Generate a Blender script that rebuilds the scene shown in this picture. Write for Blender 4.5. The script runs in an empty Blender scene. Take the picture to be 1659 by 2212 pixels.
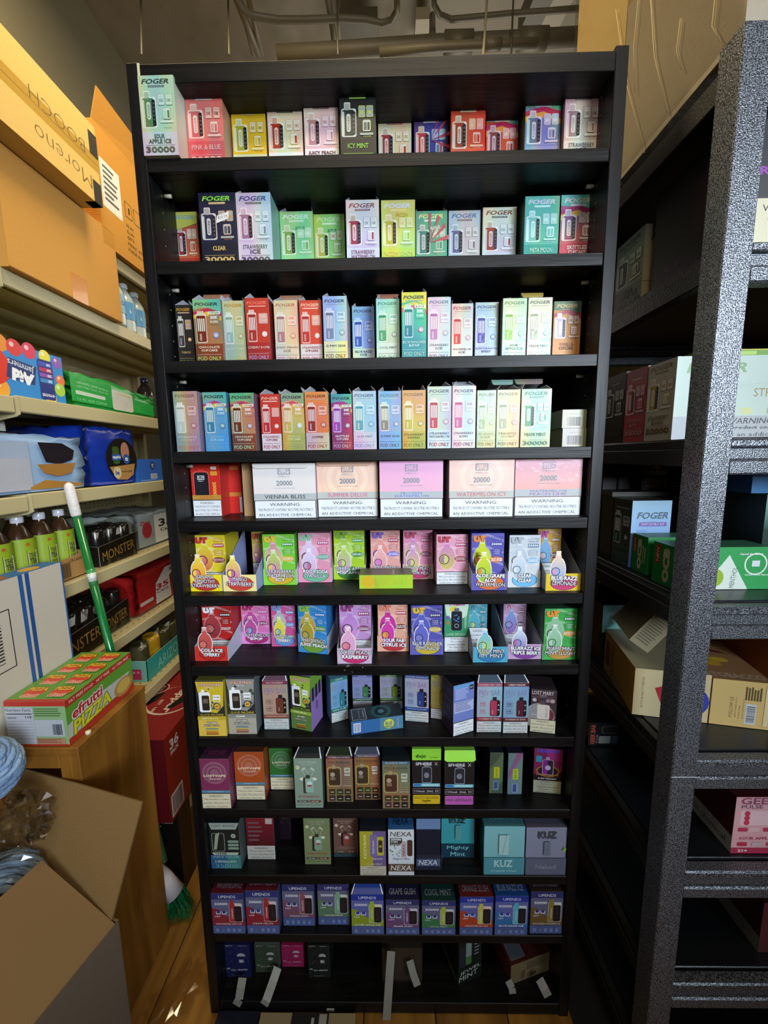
import bpy, math, random
from mathutils import Matrix, Vector
random.seed(7)
S = bpy.context.scene
COL = S.collection
# ---------------------------------------------------------------- camera, fitted to the bookcase (0.95 m wide, front on y = 0, floor z = 0)
FP = 848.1
CP = Vector((0.0193, -0.8498, 1.469))
def _rot(yaw, pitch, roll):
    return (Matrix.Rotation(yaw, 3, 'Z') @ Matrix.Rotation(-pitch, 3, 'X') @ Matrix.Rotation(roll, 3, 'Y'))
RM = _rot(math.radians(.891), math.radians(7.922), math.radians(.748))
cam_d = bpy.data.cameras.new('camera'); cam = bpy.data.objects.new('camera', cam_d); COL.objects.link(cam)
cam_d.sensor_fit = 'HORIZONTAL'; cam_d.sensor_width = 36; cam_d.lens = FP / 1659 * 36
cam_d.clip_start = .02; cam_d.clip_end = 50
rt, fw, up = RM.col[0], RM.col[1], RM.col[2]
m = Matrix((rt, up, -fw)).transposed().to_4x4(); m.translation = CP
cam.matrix_world = m
S.camera = cam
# ---------------------------------------------------------------- world, light, exposure
w = bpy.data.worlds.new('world'); S.world = w; w.use_nodes = True
w.node_tree.nodes['Background'].inputs[0].default_value = (.55, .62, .75, 1)
w.node_tree.nodes['Background'].inputs[1].default_value = .05
S.view_settings.view_transform = 'Standard'
S.view_settings.look = 'None'; S.view_settings.gamma = 1; S.view_settings.exposure = 0
S.view_settings.use_curve_mapping = False
def area(name, loc, target, sx, sy, power, col, spread=180):
    d = bpy.data.lights.new(name, 'AREA'); d.shape = 'RECTANGLE'; d.size = sx; d.size_y = sy
    d.energy = power; d.color = col; d.spread = math.radians(spread)
    o = bpy.data.objects.new(name, d); COL.objects.link(o); o.location = loc
    o.rotation_euler = (Vector(target) - Vector(loc)).to_track_quat('-Z', 'Y').to_euler()
    return o
area('assumed_tube_light', (-.52, .30, 3.3), (-.85, .30, 1.0), .3, 1.2, 40, (1, .80, .47))  # assumed warm tube above the cream shelving, out of view
area('assumed_front_tube', (.1, -1.2, 3.25), (-.4, .3, 1.6), 1.2, .3, 17, (1, .84, .58))  # assumed warm tube behind the camera, out of view
area('assumed_daylight', (1.75, -3.0, 2.1), (-.08, 0, 1.55), 1.3, 1.0, 17, (.78, .89, 1.0), 50)  # assumed cool daylight from behind on the right, a bare lamp without any window
area('added_fill', (-.1, -2.3, 2.3), (.2, .2, 1.6), .8, .8, 6.5, (.95, .93, .95), 150)  # added fill lamp, no such source is seen
area('added_uplight', (.5, 2.3, 2.5), (0, 1.3, 3.6), 1.8, 1.0, 20, (1, .92, .78))  # added uplight, hidden behind the bookcase, only brightens the ceiling
# ---------------------------------------------------------------- helpers
def px_ray(x, y):
    return rt * ((x - 829.5) / FP) + fw - up * ((y - 1106) / FP)
def at(x, y, **k):           # the point of a plane of the room that the photograph shows at (x, y)
    d = px_ray(x, y); (a, v), = k.items(); i = 'XYZ'.index(a)
    return CP + d * ((v - CP[i]) / d[i])
def lin(h, k=1.0):
    if not isinstance(h, str): return h
    h = h.lstrip('#'); o = []
    for i in (0, 2, 4):
        c = int(h[i:i+2], 16) / 255
        o.append(((c + .055) / 1.055) ** 2.4 if c > .04045 else c / 12.92)
    return (o[0] * k, o[1] * k, o[2] * k)
def mixh(a, b, t):
    a = lin(a); b = lin(b); return tuple(a[i] * (1 - t) + b[i] * t for i in range(3))
MATS = {}
def mat(name, rough=.5, metal=0, col=None, bump=None, coat=0, spec=.5, fn=None, **kw):
    if name in MATS: return MATS[name]
    m = bpy.data.materials.new(name); m.use_nodes = True; nt = m.node_tree
    b = nt.nodes['Principled BSDF']
    b.inputs['Roughness'].default_value = rough; b.inputs['Metallic'].default_value = metal
    b.inputs['Specular IOR Level'].default_value = spec; b.inputs['Coat Weight'].default_value = coat
    if col is None:
        a = nt.nodes.new('ShaderNodeVertexColor'); a.layer_name = 'Col'
        nt.links.new(a.outputs[0], b.inputs['Base Color'])
    else:
        b.inputs['Base Color'].default_value = (*lin(col), 1)
    if bump:
        tc = nt.nodes.new('ShaderNodeTexCoord'); mp = nt.nodes.new('ShaderNodeMapping')
        nz = nt.nodes.new('ShaderNodeTexNoise'); bp = nt.nodes.new('ShaderNodeBump')
        mp.inputs['Scale'].default_value = bump[2] if len(bump) > 2 else (1, 1, 1)
        nz.inputs['Scale'].default_value = bump[0]; nz.inputs['Detail'].default_value = 3
        bp.inputs['Strength'].default_value = bump[1]; bp.inputs['Distance'].default_value = .003
        nt.links.new(tc.outputs['Object'], mp.inputs[0]); nt.links.new(mp.outputs[0], nz.inputs[0])
        nt.links.new(nz.outputs[0], bp.inputs['Height']); nt.links.new(bp.outputs[0], b.inputs['Normal'])
    if fn: fn(nt, b)
    MATS[name] = m
    return m
def ramp(nt, stops):
    r = nt.nodes.new('ShaderNodeValToRGB'); e = r.color_ramp.elements
    while len(e) < len(stops): e.new(.5)
    for i, (p, c) in enumerate(stops): e[i].position = p; e[i].color = (*lin(c), 1)
    return r
def foil_fn(amount):
    def f(nt, b):
        L = nt.links.new; a = [n for n in nt.nodes if n.type == 'VERTEX_COLOR'][0]
        tc = nt.nodes.new('ShaderNodeTexCoord'); oi = nt.nodes.new('ShaderNodeObjectInfo')
        va = nt.nodes.new('ShaderNodeVectorMath'); va.operation = 'MULTIPLY_ADD'
        va.inputs[1].default_value = (16, 9, 5)
        cb = nt.nodes.new('ShaderNodeCombineXYZ'); ml = nt.nodes.new('ShaderNodeMath'); ml.operation = 'MULTIPLY'; ml.inputs[1].default_value = 37
        L(oi.outputs['Random'], ml.inputs[0]); L(ml.outputs[0], cb.inputs[0]); L(ml.outputs[0], cb.inputs[2])
        L(tc.outputs['Object'], va.inputs[0]); L(cb.outputs[0], va.inputs[2])
        nz = nt.nodes.new('ShaderNodeTexNoise'); nz.inputs['Scale'].default_value = 1.0; nz.inputs['Detail'].default_value = .5
        L(va.outputs[0], nz.inputs[0])
        r = ramp(nt, [(.28, '#5a86e8'), (.38, '#76dfe8'), (.46, '#9cf0b0'), (.54, '#f6f08c'), (.62, '#ffb27c'), (.70, '#f39ad0'), (.8, '#8f9af5')])
        L(nz.outputs[0], r.inputs[0])
        mx = nt.nodes.new('ShaderNodeMix'); mx.data_type = 'RGBA'; mx.blend_type = 'SOFT_LIGHT'; mx.inputs[0].default_value = min(1, amount * 3)
        L(a.outputs[0], mx.inputs[6]); L(r.outputs[0], mx.inputs[7]); dk = nt.nodes.new('ShaderNodeMix'); dk.data_type = 'RGBA'; dk.blend_type = 'MULTIPLY'; dk.inputs[0].default_value = 1; dk.inputs[7].default_value = (.76, .76, .76, 1)
        L(mx.outputs[2], dk.inputs[6]); L(dk.outputs[2], b.inputs['Base Color'])
    return f
def wood_fn(c1, c2, scale, rough_var=False, stretch=(1, 1, 1), bs=.25):
    def f(nt, b):
        L = nt.links.new
        tc = nt.nodes.new('ShaderNodeTexCoord'); mp = nt.nodes.new('ShaderNodeMapping'); mp.inputs['Scale'].default_value = stretch
        nz = nt.nodes.new('ShaderNodeTexNoise'); nz.inputs['Scale'].default_value = scale; nz.inputs['Detail'].default_value = 6; nz.inputs['Distortion'].default_value = .6
        r = ramp(nt, [(.35, c1), (.65, c2)]); bp = nt.nodes.new('ShaderNodeBump')
        bp.inputs['Strength'].default_value = bs; bp.inputs['Distance'].default_value = .002
        L(tc.outputs['Object'], mp.inputs[0]); L(mp.outputs[0], nz.inputs[0]); L(nz.outputs[0], r.inputs[0])
        L(r.outputs[0], b.inputs['Base Color']); L(nz.outputs[0], bp.inputs['Height']); L(bp.outputs[0], b.inputs['Normal'])
    return f
def hammer_fn(nt, b):
    L = nt.links.new
    tc = nt.nodes.new('ShaderNodeTexCoord'); nz = nt.nodes.new('ShaderNodeTexNoise')
    nz.inputs['Scale'].default_value = 480; nz.inputs['Detail'].default_value = 1
    bp = nt.nodes.new('ShaderNodeBump'); bp.inputs['Strength'].default_value = .6; bp.inputs['Distance'].default_value = .0012
    r = ramp(nt, [(.40, '#2a2c31'), (.62, '#83878f')])
    L(tc.outputs['Object'], nz.inputs[0]); L(nz.outputs[0], bp.inputs['Height']); L(bp.outputs[0], b.inputs['Normal'])
    L(nz.outputs[0], r.inputs[0]); L(r.outputs[0], b.inputs['Base Color'])
def film_fn(strength, tint='#ffffff', k=.22):
    def f(nt, b):
        L = nt.links.new; out = [n for n in nt.nodes if n.type == 'OUTPUT_MATERIAL'][0]
        tr = nt.nodes.new('ShaderNodeBsdfTransparent'); tr.inputs[0].default_value = (*lin(tint), 1)
        gl = nt.nodes.new('ShaderNodeBsdfGlossy'); gl.inputs['Roughness'].default_value = .12
        fr = nt.nodes.new('ShaderNodeFresnel'); fr.inputs[0].default_value = 1.45
        ad = nt.nodes.new('ShaderNodeMath'); ad.operation = 'MULTIPLY_ADD'; ad.inputs[1].default_value = k; ad.inputs[2].default_value = strength
        mx = nt.nodes.new('ShaderNodeMixShader')
        bp = [n for n in nt.nodes if n.type == 'BUMP'][0]
        L(bp.outputs[0], gl.inputs['Normal'])
        L(fr.outputs[0], ad.inputs[0]); L(ad.outputs[0], mx.inputs[0]); L(tr.outputs[0], mx.inputs[1]); L(gl.outputs[0], mx.inputs[2])
        L(mx.outputs[0], out.inputs[0])
    return f
PAPER = mat('printed_card', .42)
FOIL = mat('holographic_card', .42, .12, fn=foil_fn(.19))
FOIL2 = mat('faint_holographic_card', .42, .05, fn=foil_fn(.08))
GLOSS = mat('gloss_plastic', .2, coat=.3)
MATTE = mat('matte', .75)
CARD = mat('cardboard', .8, bump=(60, .25, (1, 1, 8)))
CRINK = mat('crinkled_film', .28, bump=(14, .9))
BLACKWOOD = mat('black_wood', .42, spec=.26, fn=wood_fn('#060606', '#141314', 60, stretch=(.06, 1, 1), bs=.5))
BLACKWOODV = mat('black_wood_upright', .42, spec=.26, fn=wood_fn('#060606', '#141314', 60, stretch=(1, 1, .06), bs=.5))
OAK = mat('oak_veneer', .45, fn=wood_fn('#6b4213', '#9a6826', 14, stretch=(1, 1, .12)))
HAMMER = mat('hammered_steel', .33, .5, fn=hammer_fn)
SHADEDSTEEL = mat('shaded_steel', .5, .3, col='#1c1c1d', bump=(300, .3))  # rack steel again for the side beams, their shade put into the colour
DARKBOARD = mat('dark_board', .35, col='#111317', bump=(200, .1))
CREAM = mat('cream_steel', .4, col='#b9ad82', bump=(8, .05))
FILM = mat('clear_film', bump=(35, 1.0), fn=film_fn(.004, '#ffffff', .09))
FILM2 = mat('stretch_film', bump=(9, 1.0, (1, 1, .25)), fn=film_fn(.06, '#f4f0e8', .3))
GLASSY = mat('clear_plastic', bump=(3, .05), fn=film_fn(.06))

class MB:
    """collects faces with a colour each, then links them as ONE mesh object"""
    def __init__(s): s.V = []; s.F = []; s.C = []; s.M = []; s.mats = []; s.sm = []
    def mi(s, m):
        if m not in s.mats: s.mats.append(m)
        return s.mats.index(m)
    def face(s, pts, col='#888888', m=None, smooth=False):
        n = len(s.V); s.V += [tuple(p) for p in pts]; s.F.append(tuple(range(n, n + len(pts))))
        s.C.append(col if isinstance(col, list) else lin(col)); s.M.append(s.mi(m or PAPER)); s.sm.append(smooth)
    def mesh(s, V, F, col, m=None, smooth=False):
        n = len(s.V); s.V += [tuple(p) for p in V]; c = lin(col); k = s.mi(m or PAPER)
        for f in F: s.F.append(tuple(i + n for i in f)); s.C.append(c); s.M.append(k); s.sm.append(smooth)
    def box(s, x0, y0, z0, x1, y1, z1, col='#888888', m=None, side=None, top=None, bev=0):
        if bev:
            V, F = bev_box(x0, y0, z0, x1, y1, z1, bev); s.mesh(V, F, col, m); return
        P = [(x, y, z) for z in (z0, z1) for y in (y0, y1) for x in (x0, x1)]
        side = side or col; top = top or col
        for idx, c in (((0, 1, 5, 4), col), ((3, 2, 6, 7), side), ((2, 0, 4, 6), side), ((1, 3, 7, 5), side), ((4, 5, 7, 6), top), ((2, 3, 1, 0), side)):
            s.face([P[i] for i in idx], c, m)
    def tube(s, pts, r, col, m=None, n=10, cap=True):
        pts = [Vector(p) for p in pts]; rs = r if isinstance(r, (list, tuple)) else [r] * len(pts); rings = []
        for i, p in enumerate(pts):
            d = (pts[min(i + 1, len(pts) - 1)] - pts[max(i - 1, 0)]).normalized()
            a = d.orthogonal().normalized() if i == 0 else (a - d * a.dot(d)).normalized()
            b = d.cross(a)
            rings.append([p + (a * math.cos(t) + b * math.sin(t)) * rs[i] for t in [2 * math.pi * k / n for k in range(n)]])
        V = [v for r_ in rings for v in r_]; F = []
        for i in range(len(rings) - 1):
            for k in range(n): F.append((i * n + k, i * n + (k + 1) % n, (i + 1) * n + (k + 1) % n, (i + 1) * n + k))
        if cap: F.append(tuple(range(n))[::-1]); F.append(tuple((len(rings) - 1) * n + k for k in range(n)))
        s.mesh(V, F, col, m, True)
    def lathe(s, prof, col, m=None, n=20, c=(0, 0, 0)):
        V = []; F = []
        for r, z in prof: V += [(c[0] + r * math.cos(2 * math.pi * k / n), c[1] + r * math.sin(2 * math.pi * k / n), c[2] + z) for k in range(n)]
        for i in range(len(prof) - 1):
            for k in range(n): F.append((i * n + k, i * n + (k + 1) % n, (i + 1) * n + (k + 1) % n, (i + 1) * n + k))
        s.mesh(V, F, col, m, True)
    def add(s, art, T):
        """stamp an Art through T(u, v, off)"""
        n = len(s.V); s.V += [T(*v) for v in art.V]
        ks = {}
        for f, c, mm in zip(art.F, art.C, art.M):
            if mm not in ks: ks[mm] = s.mi(mm)
            s.F.append(tuple(i + n for i in f)); s.C.append(c); s.M.append(ks[mm]); s.sm.append(False)
    def data(s, name):
        me = bpy.data.meshes.new(name); me.from_pydata(s.V, [], s.F)
        for k in s.mats: me.materials.append(k)
        me.polygons.foreach_set('material_index', s.M); me.polygons.foreach_set('use_smooth', s.sm)
        a = me.color_attributes.new('Col', 'FLOAT_COLOR', 'CORNER'); buf = []
        for f, c in zip(s.F, s.C):
            if isinstance(c, list):
                for x in c: buf += [*x, 1]
            else: buf += [*c, 1] * len(f)
        a.data.foreach_set('color', buf); me.update()
        return me
    def build(s, name, parent=None, loc=(0, 0, 0), rz=0, **props):
        o = bpy.data.objects.new(name, s.data(name)); COL.objects.link(o); o.location = loc; o.rotation_euler = (0, 0, rz)
        if parent: o.parent = parent
        for k, v in props.items(): o[k] = v
        return o
def bev_box(x0, y0, z0, x1, y1, z1, b):
    V = []; F = []
    xs = (x0, x1); ys = (y0, y1); zs = (z0, z1); idx = {}
    for i in (0, 1):
        for j in (0, 1):
            for k in (0, 1):
                sx, sy, sz = 1 - 2 * i, 1 - 2 * j, 1 - 2 * k; c = (xs[i], ys[j], zs[k])
                for a in range(3):
                    p = [c[0] + sx * b, c[1] + sy * b, c[2] + sz * b]; p[a] = c[a]
                    idx[i, j, k, a] = len(V); V.append(tuple(p))
    for a in range(3):
        o = [x for x in range(3) if x != a]
        for s_ in (0, 1):
            q = []
            for t in ((0, 0), (1, 0), (1, 1), (0, 1)):
                c = [0, 0, 0]; c[a] = s_; c[o[0]] = t[0]; c[o[1]] = t[1]; q.append(idx[(*c, a)])
            if (s_ == 0) != (a == 1): q = q[::-1]
            F.append(tuple(q))
    for a in range(3):
        o = [x for x in range(3) if x != a]
        for s1 in (0, 1):
            for s2 in (0, 1):
                c = [0, 0, 0]; c[o[0]] = s1; c[o[1]] = s2; d = list(c); d[a] = 1
                q = [idx[(*c, o[0])], idx[(*d, o[0])], idx[(*d, o[1])], idx[(*c, o[1])]]
                F.append(tuple(q))
    for i in (0, 1):
        for j in (0, 1):
            for k in (0, 1): F.append(tuple(idx[i, j, k, a] for a in range(3)))
    return V, F
TXT = {}
def glyphs(s, bold, res):
    if any(c in 'MWNmw' for c in s): bold = min(bold, 0)
    elif bold < .08: bold = min(bold, .03)
    k = (s, bold, res)
    if k not in TXT:
        c = bpy.data.curves.new('t', 'FONT'); c.body = s; c.resolution_u = res; c.offset = bold; c.fill_mode = 'FRONT'
        o = bpy.data.objects.new('t', c); me = bpy.data.meshes.new_from_object(o)
        V = [(v.co.x, v.co.y) for v in me.vertices]; F = [tuple(p.vertices) for p in me.polygons]
        bpy.data.objects.remove(o); bpy.data.curves.remove(c); bpy.data.meshes.remove(me)
        if V:
            x0 = min(v[0] for v in V); x1 = max(v[0] for v in V); y0 = min(v[1] for v in V); y1 = max(v[1] for v in V)
            V = [((x - x0) / (x1 - x0 or 1) - .5, (y - y0) / (y1 - y0 or 1) - .5) for x, y in V]
        TXT[k] = (V, F)
    return TXT[k]
class Art:
    """flat print on a w x h panel, u and v run 0..1; z counts layers of ink"""
    def __init__(s, w, h, m=None): s.w = w; s.h = h; s.V = []; s.F = []; s.C = []; s.M = []; s.z = 0; s.m = m or PAPER
    def poly(s, pts, col, m=None):
        n = len(s.V); s.z += 1; s.V += [(u, v, s.z) for u, v in pts]; s.F.append(tuple(range(n, n + len(pts))))
        if isinstance(col, tuple) and isinstance(col[0], str):
            v0 = min(p[1] for p in pts); v1 = max(p[1] for p in pts)
            s.C.append([mixh(col[0], col[1], (v - v0) / (v1 - v0 or 1)) for u, v in pts])
        else: s.C.append(lin(col))
        s.M.append(m or s.m)
    def rect(s, u0, v0, u1, v1, col, m=None): s.poly([(u0, v0), (u1, v0), (u1, v1), (u0, v1)], col, m)
    def ell(s, cx, cy, r, col, ry=None, n=18, m=None):
        ry = ry or r * s.w / s.h
        s.poly([(cx + r * math.cos(2 * math.pi * k / n), cy + ry * math.sin(2 * math.pi * k / n)) for k in range(n)], col, m)
    def rr(s, u0, v0, u1, v1, col, r=.03, m=None):
        ry = r * s.w / s.h; P = []
        for cx, cy, a in ((u1 - r, v1 - ry, 0), (u0 + r, v1 - ry, 90), (u0 + r, v0 + ry, 180), (u1 - r, v0 + ry, 270)):
            for t in (0, 30, 60, 90): P.append((cx + r * math.cos(math.radians(a + t)), cy + ry * math.sin(math.radians(a + t))))
        s.poly(P, col, m)
    def frame(s, u0, v0, u1, v1, col, inner, r=.03, t=.008):
        s.rr(u0, v0, u1, v1, col, r); s.rr(u0 + t, v0 + t * s.w / s.h, u1 - t, v1 - t * s.w / s.h, inner, max(r - t, .004))
    def text(s, t, cx, cy, w, h, col, bold=.02, shear=0, rot=0, m=None, out=None):
        if out:
            for dx, dy in ((-1, -1), (1, -1), (1, 1), (-1, 1)):
                s.text(t, cx + dx * .009, cy + dy * .009 * s.w / s.h, w, h, out, bold, shear, rot, m)
        res = 1 if len(t) > 16 or h * s.h < .006 else 2
        V, F = glyphs(t, bold, res)
        n = len(s.V); s.z += 1; W = w * s.w; H = h * s.h
        if 45 < abs(rot) < 135: W = h * s.h; H = w * s.w     # w, h always describe the printed extent on the panel
        c = math.cos(math.radians(rot)); q = math.sin(math.radians(rot))
        for x, y in V:
            X = x * W + shear * y * H; Y = y * H
            s.V.append((cx + (X * c - Y * q) / s.w, cy + (X * q + Y * c) / s.h, s.z))
        k = lin(col); mm = m or s.m
        for f in F: s.F.append(tuple(i + n for i in f)); s.C.append(k); s.M.append(mm)
    def bars(s, u0, v0, u1, v1, n, col, rot=False):
        for k in range(n):
            e = random.uniform(.7, 1)
            if rot: x = u0 + (u1 - u0) * k / n; s.rect(x, v0, x + (u1 - u0) / n * .45, v0 + (v1 - v0) * e, col)
            else: y = v1 - (v1 - v0) * (k + .5) / n; s.rect(u0, y, u0 + (u1 - u0) * e, y + (v1 - v0) / n * .4, col)
    def line(s, u0, v0, u1, v1, t, col):
        X = (u1 - u0) * s.w; Y = (v1 - v0) * s.h; L = math.hypot(X, Y) or 1; a = -Y / L * t / 2 * s.w / s.w; b = X / L * t / 2 * s.w / s.h
        s.poly([(u0 - a, v0 - b), (u1 - a, v1 - b), (u1 + a, v1 + b), (u0 + a, v0 + b)], col)
    def warn(s, v0, v1, u0=0, u1=1, bg='#d8dde2', ink='#20242c', lines=None, border=True, head='WARNING:'):
        if border: s.rect(u0, v0, u1, v1, '#2a2d33')
        t = .012 if border else 0
        s.rect(u0 + t, v0 + t, u1 - t, v1 - t, bg)
        lines = lines or ['This product contains', 'nicotine. Nicotine is an', 'addictive chemical.']
        n = len(lines) + 1; h = (v1 - v0) / (n + .5); W = u1 - u0; c = (u0 + u1) / 2
        s.text(head, c, v1 - h * .8, W * .5, h * .58, ink, .03)
        for i, l in enumerate(lines): s.text(l, c, v1 - h * (1.8 + i), W * min(.88, len(l) * .042), h * .52, ink, .012)
EPS = .00004
def face_map(side, w, d, h):
    if side == 'front': return lambda u, v, z: ((u - .5) * w, -.0002 - z * EPS, v * h)
    if side == 'right': return lambda u, v, z: (w / 2 + .0002 + z * EPS, u * d, v * h)
    if side == 'left': return lambda u, v, z: (-w / 2 - .0002 - z * EPS, (1 - u) * d, v * h)
    if side == 'top': return lambda u, v, z: ((u - .5) * w, v * d, h + .0002 + z * EPS)
    if side == 'back': return lambda u, v, z: ((.5 - u) * w, d + .0002 + z * EPS, v * h)
def tag(o, label, cat, group=None, kind=None):
    if len(label.split()) > 16: label = label.replace(' bookcase shelf', ' shelf').replace(' display box', ' box')
    o['label'] = label; o['category'] = cat
    if group: o['group'] = group
    if kind: o['kind'] = kind
    return o
def empty(name, loc, rz=0):
    o = bpy.data.objects.new(name, None); COL.objects.link(o); o.location = loc; o.rotation_euler = (0, 0, rz); o.empty_display_size = .05
    return o
def clamp(x, a, b): return max(a, min(b, x))
# ================================================================ the room
def struct(name, mb, **k):
    o = mb.build(name, **k); o['kind'] = 'structure'; return o
CONC = mat('painted_wall', .85, col='#6b6753', bump=(5, .2))
INSUL = mat('foil_insulation', .55, bump=(1.6, 1.0), spec=.4)
INSUL.node_tree.nodes['Bump'].inputs['Distance'].default_value = .08
X0, X1, Y0, Y1, ZC = -1.4, 2.3, -3.6, 3.2, 3.6
b = MB(); b.box(X0 - .1, Y0, 0, X0, Y1, ZC + .1, m=CONC); struct('wall_left', b)
b = MB(); b.box(X1, Y0, 0, X1 + .1, Y1, ZC + .1, m=CONC); struct('wall_right', b)
b = MB(); b.box(X0, Y1, 0, X1, Y1 + .1, ZC + .1, m=CONC); struct('wall_back', b)
b = MB(); b.box(X0, Y0 - .1, 0, X1, Y0, ZC + .1, m=CONC); struct('wall_front', b)
b = MB()                                             # crumpled insulation blanket under the roof
NX, NY = 40, 60; P = {}
for i in range(NX + 1):
    for j in range(NY + 1):
        x = X0 + (X1 - X0) * i / NX; y = Y0 + (Y1 - Y0) * j / NY
        P[i, j] = (x, y, ZC + .03 * math.sin(x * 5 + math.sin(y * 3) * 2) * math.sin(y * 4.3 + x) + random.uniform(-.012, .012))
V = [P[i, j] for i in range(NX + 1) for j in range(NY + 1)]
F = [(i * (NY + 1) + j, i * (NY + 1) + j + 1, (i + 1) * (NY + 1) + j + 1, (i + 1) * (NY + 1) + j) for i in range(NX) for j in range(NY)]
b.mesh(V, F, '#77705f', INSUL, True); ceil = struct('ceiling', b)
b = MB(); b.box(X0, Y0, ZC + .08, X1, Y1, ZC + .12, '#3a372f', MATTE); b.build('roof_deck', ceil)
PIPE = mat('painted_pipe', .5)
def part(name, mb, parent, label=None, **k):
    o = mb.build(name, parent, **k)
    if label: o['label'] = label
    return o
def pipe(label, name, cat, pts, r, col='#5f5a4b', coll=()):
    b = MB(); b.tube(pts, r, col, PIPE, 12); o = b.build(name); tag(o, label, cat, 'pipes and conduits under the ceiling')
    for p in coll:
        c = MB(); c.tube([(p[0] - r * 2, p[1], p[2]), (p[0] + r * 2, p[1], p[2])], r * 1.25, col, PIPE, 12); part('pipe_coupling', c, o)
def A(x, y, z): return tuple(at(x, y, Z=z))
zp = 3.3
pipe('grey conduit bending up beside the hanging strap above the black bookcase', 'bent_conduit', 'conduit',
     [A(500, -25, zp), A(520, 12, zp), A(545, 34, zp), A(600, 43, zp), A(660, 43, zp), A(740, 40, zp), A(790, 43, zp), A(825, 51, zp), A(846, 44, zp), A(858, 22, zp), A(856, -30, zp)], .013)
pipe('grey conduit with upturned left end near the carton wrapped in film', 'curved_conduit', 'conduit',
     [A(938, -30, zp), A(938, 10, zp), A(950, 32, zp), A(975, 42, zp), A(1020, 38, zp), A(1100, 30, zp), A(1190, 24, zp), A(1290, 15, zp)], .011)
pipe('thick grey pipe with couplings running just above the bookcase top', 'water_pipe', 'pipe',
     [A(600, 118, 3.2), A(760, 108, 3.2), A(930, 96, 3.2), A(1100, 88, 3.2), A(1300, 76, 3.2)], .03, coll=[A(990, 92, 3.2), A(1150, 85, 3.2)])
pipe('thin grey pipe joining the thick pipe at its right end', 'sprinkler_pipe', 'pipe',
     [A(820, 112, 3.1), A(950, 101, 3.1), A(1070, 96, 3.1), A(1160, 93, 3.1)], .016, coll=[A(1065, 96, 3.1)])
pipe('upright grey stub rising from the thick pipe', 'sprinkler_stub', 'pipe', [A(935, 96, 3.2), A(934, 60, 3.35), A(934, 34, 3.5)], .014)
pipe('short pointed sprinkler on the thick pipe', 'sprinkler', 'sprinkler', [A(976, 90, 3.2), A(976, 80, 3.27), A(976, 70, 3.32)], [.016, .012, .003])
pipe('slanting grey pipe crossing the ceiling behind the bent conduit', 'slanting_pipe', 'pipe', [A(704, -30, 3.4), A(716, 40, 3.35), A(726, 115, 3.3)], .014)
for i, (xa, xb) in enumerate(((304, 306), (492, 495), (728, 730), (1054, 1044), (1110, 1104))):
    b = MB(); b.tube([A(xa, -30, 3.5), A(xb, 118, 3.0)], .004 if i != 3 else .005, '#4a4638' if i != 3 else '#b5ad92', PIPE, 6)
    tag(b.build('hanger_wire'), ['thin dark hanger wire above the left end of the bookcase', 'hanger wire beside the bundle of diagonal conduits', 'hanger wire behind the slanting grey pipe', 'pale shiny hanger wire right of the sprinkler head', 'dark hanger wire right of the pale shiny one'][i], 'wire', 'hanger wires from the ceiling')
for i, (p, q, r) in enumerate((((500, -30), (560, 118), .016), ((512, -30), (548, 118), .012), ((530, -30), (566, 118), .012))):
    b = MB(); b.tube([A(*p, 3.45), A(*q, 3.4)], r, '#6f6856', PIPE, 10)
    tag(b.build('diagonal_conduit'), ['leftmost diagonal conduit of the ceiling bundle', 'middle diagonal conduit of the ceiling bundle', 'rightmost diagonal conduit of the ceiling bundle'][i], 'conduit', 'diagonal conduit bundle')
b = MB(); p, q = at(1160, -20, Z=3.48), at(1118, 80, Z=3.48); dx = Vector((.09, 0, 0)); up_ = Vector((0, 0, .09))
for s_, c in ((0, '#4c483c'), (1, '#8d8673')):
    a0, a1 = p + dx * s_, q + dx * s_
    b.face([a0, a1, a1 + dx, a0 + dx], c, PIPE); b.face([a0, a1, a1 + up_, a0 + up_], c, PIPE); b.face([a0 + dx, a1 + dx, a1 + dx + up_, a0 + dx + up_], c, PIPE)
tag(b.build('ceiling_joist'), 'dark and light ceiling joist above the right half of the bookcase', 'joist')
b = MB(); p = at(733, 48, Z=3.5); q = at(817, 88, Z=3.5); b.box(p.x, p.y, 3.5, q.x, q.y + .05, 3.56, '#4b4838', PIPE); tag(b.build('junction_cover'), 'dark square cover panel on the ceiling between conduits', 'panel')
b = MB(); p = at(898, 42, Z=3.52); q = at(925, 88, Z=3.52); b.box(p.x, p.y, 3.52, q.x, q.y + .05, 3.57, '#9a927d', PIPE); tag(b.build('access_plate'), 'pale upright plate on the ceiling beside the pipe stub', 'panel')
# assumed lamps that light the stock room, their fittings out of view
for i, (x, y) in enumerate(((.1, -1.2), (-.52, .30))):
    t = empty('assumed_ceiling_light', (x, y, 3.32)); tag(t, ['assumed fluorescent fitting hanging behind the photographer', 'assumed fluorescent fitting hanging above the cream shelving'][i], 'light')
    b = MB(); b.box(*((-.65, -.17, .0, .65, .17, .05) if i == 0 else (-.17, -.65, .0, .17, .65, .05)), '#e6e2d4', MATTE); part('assumed_lamp_housing', b, t)
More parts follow.
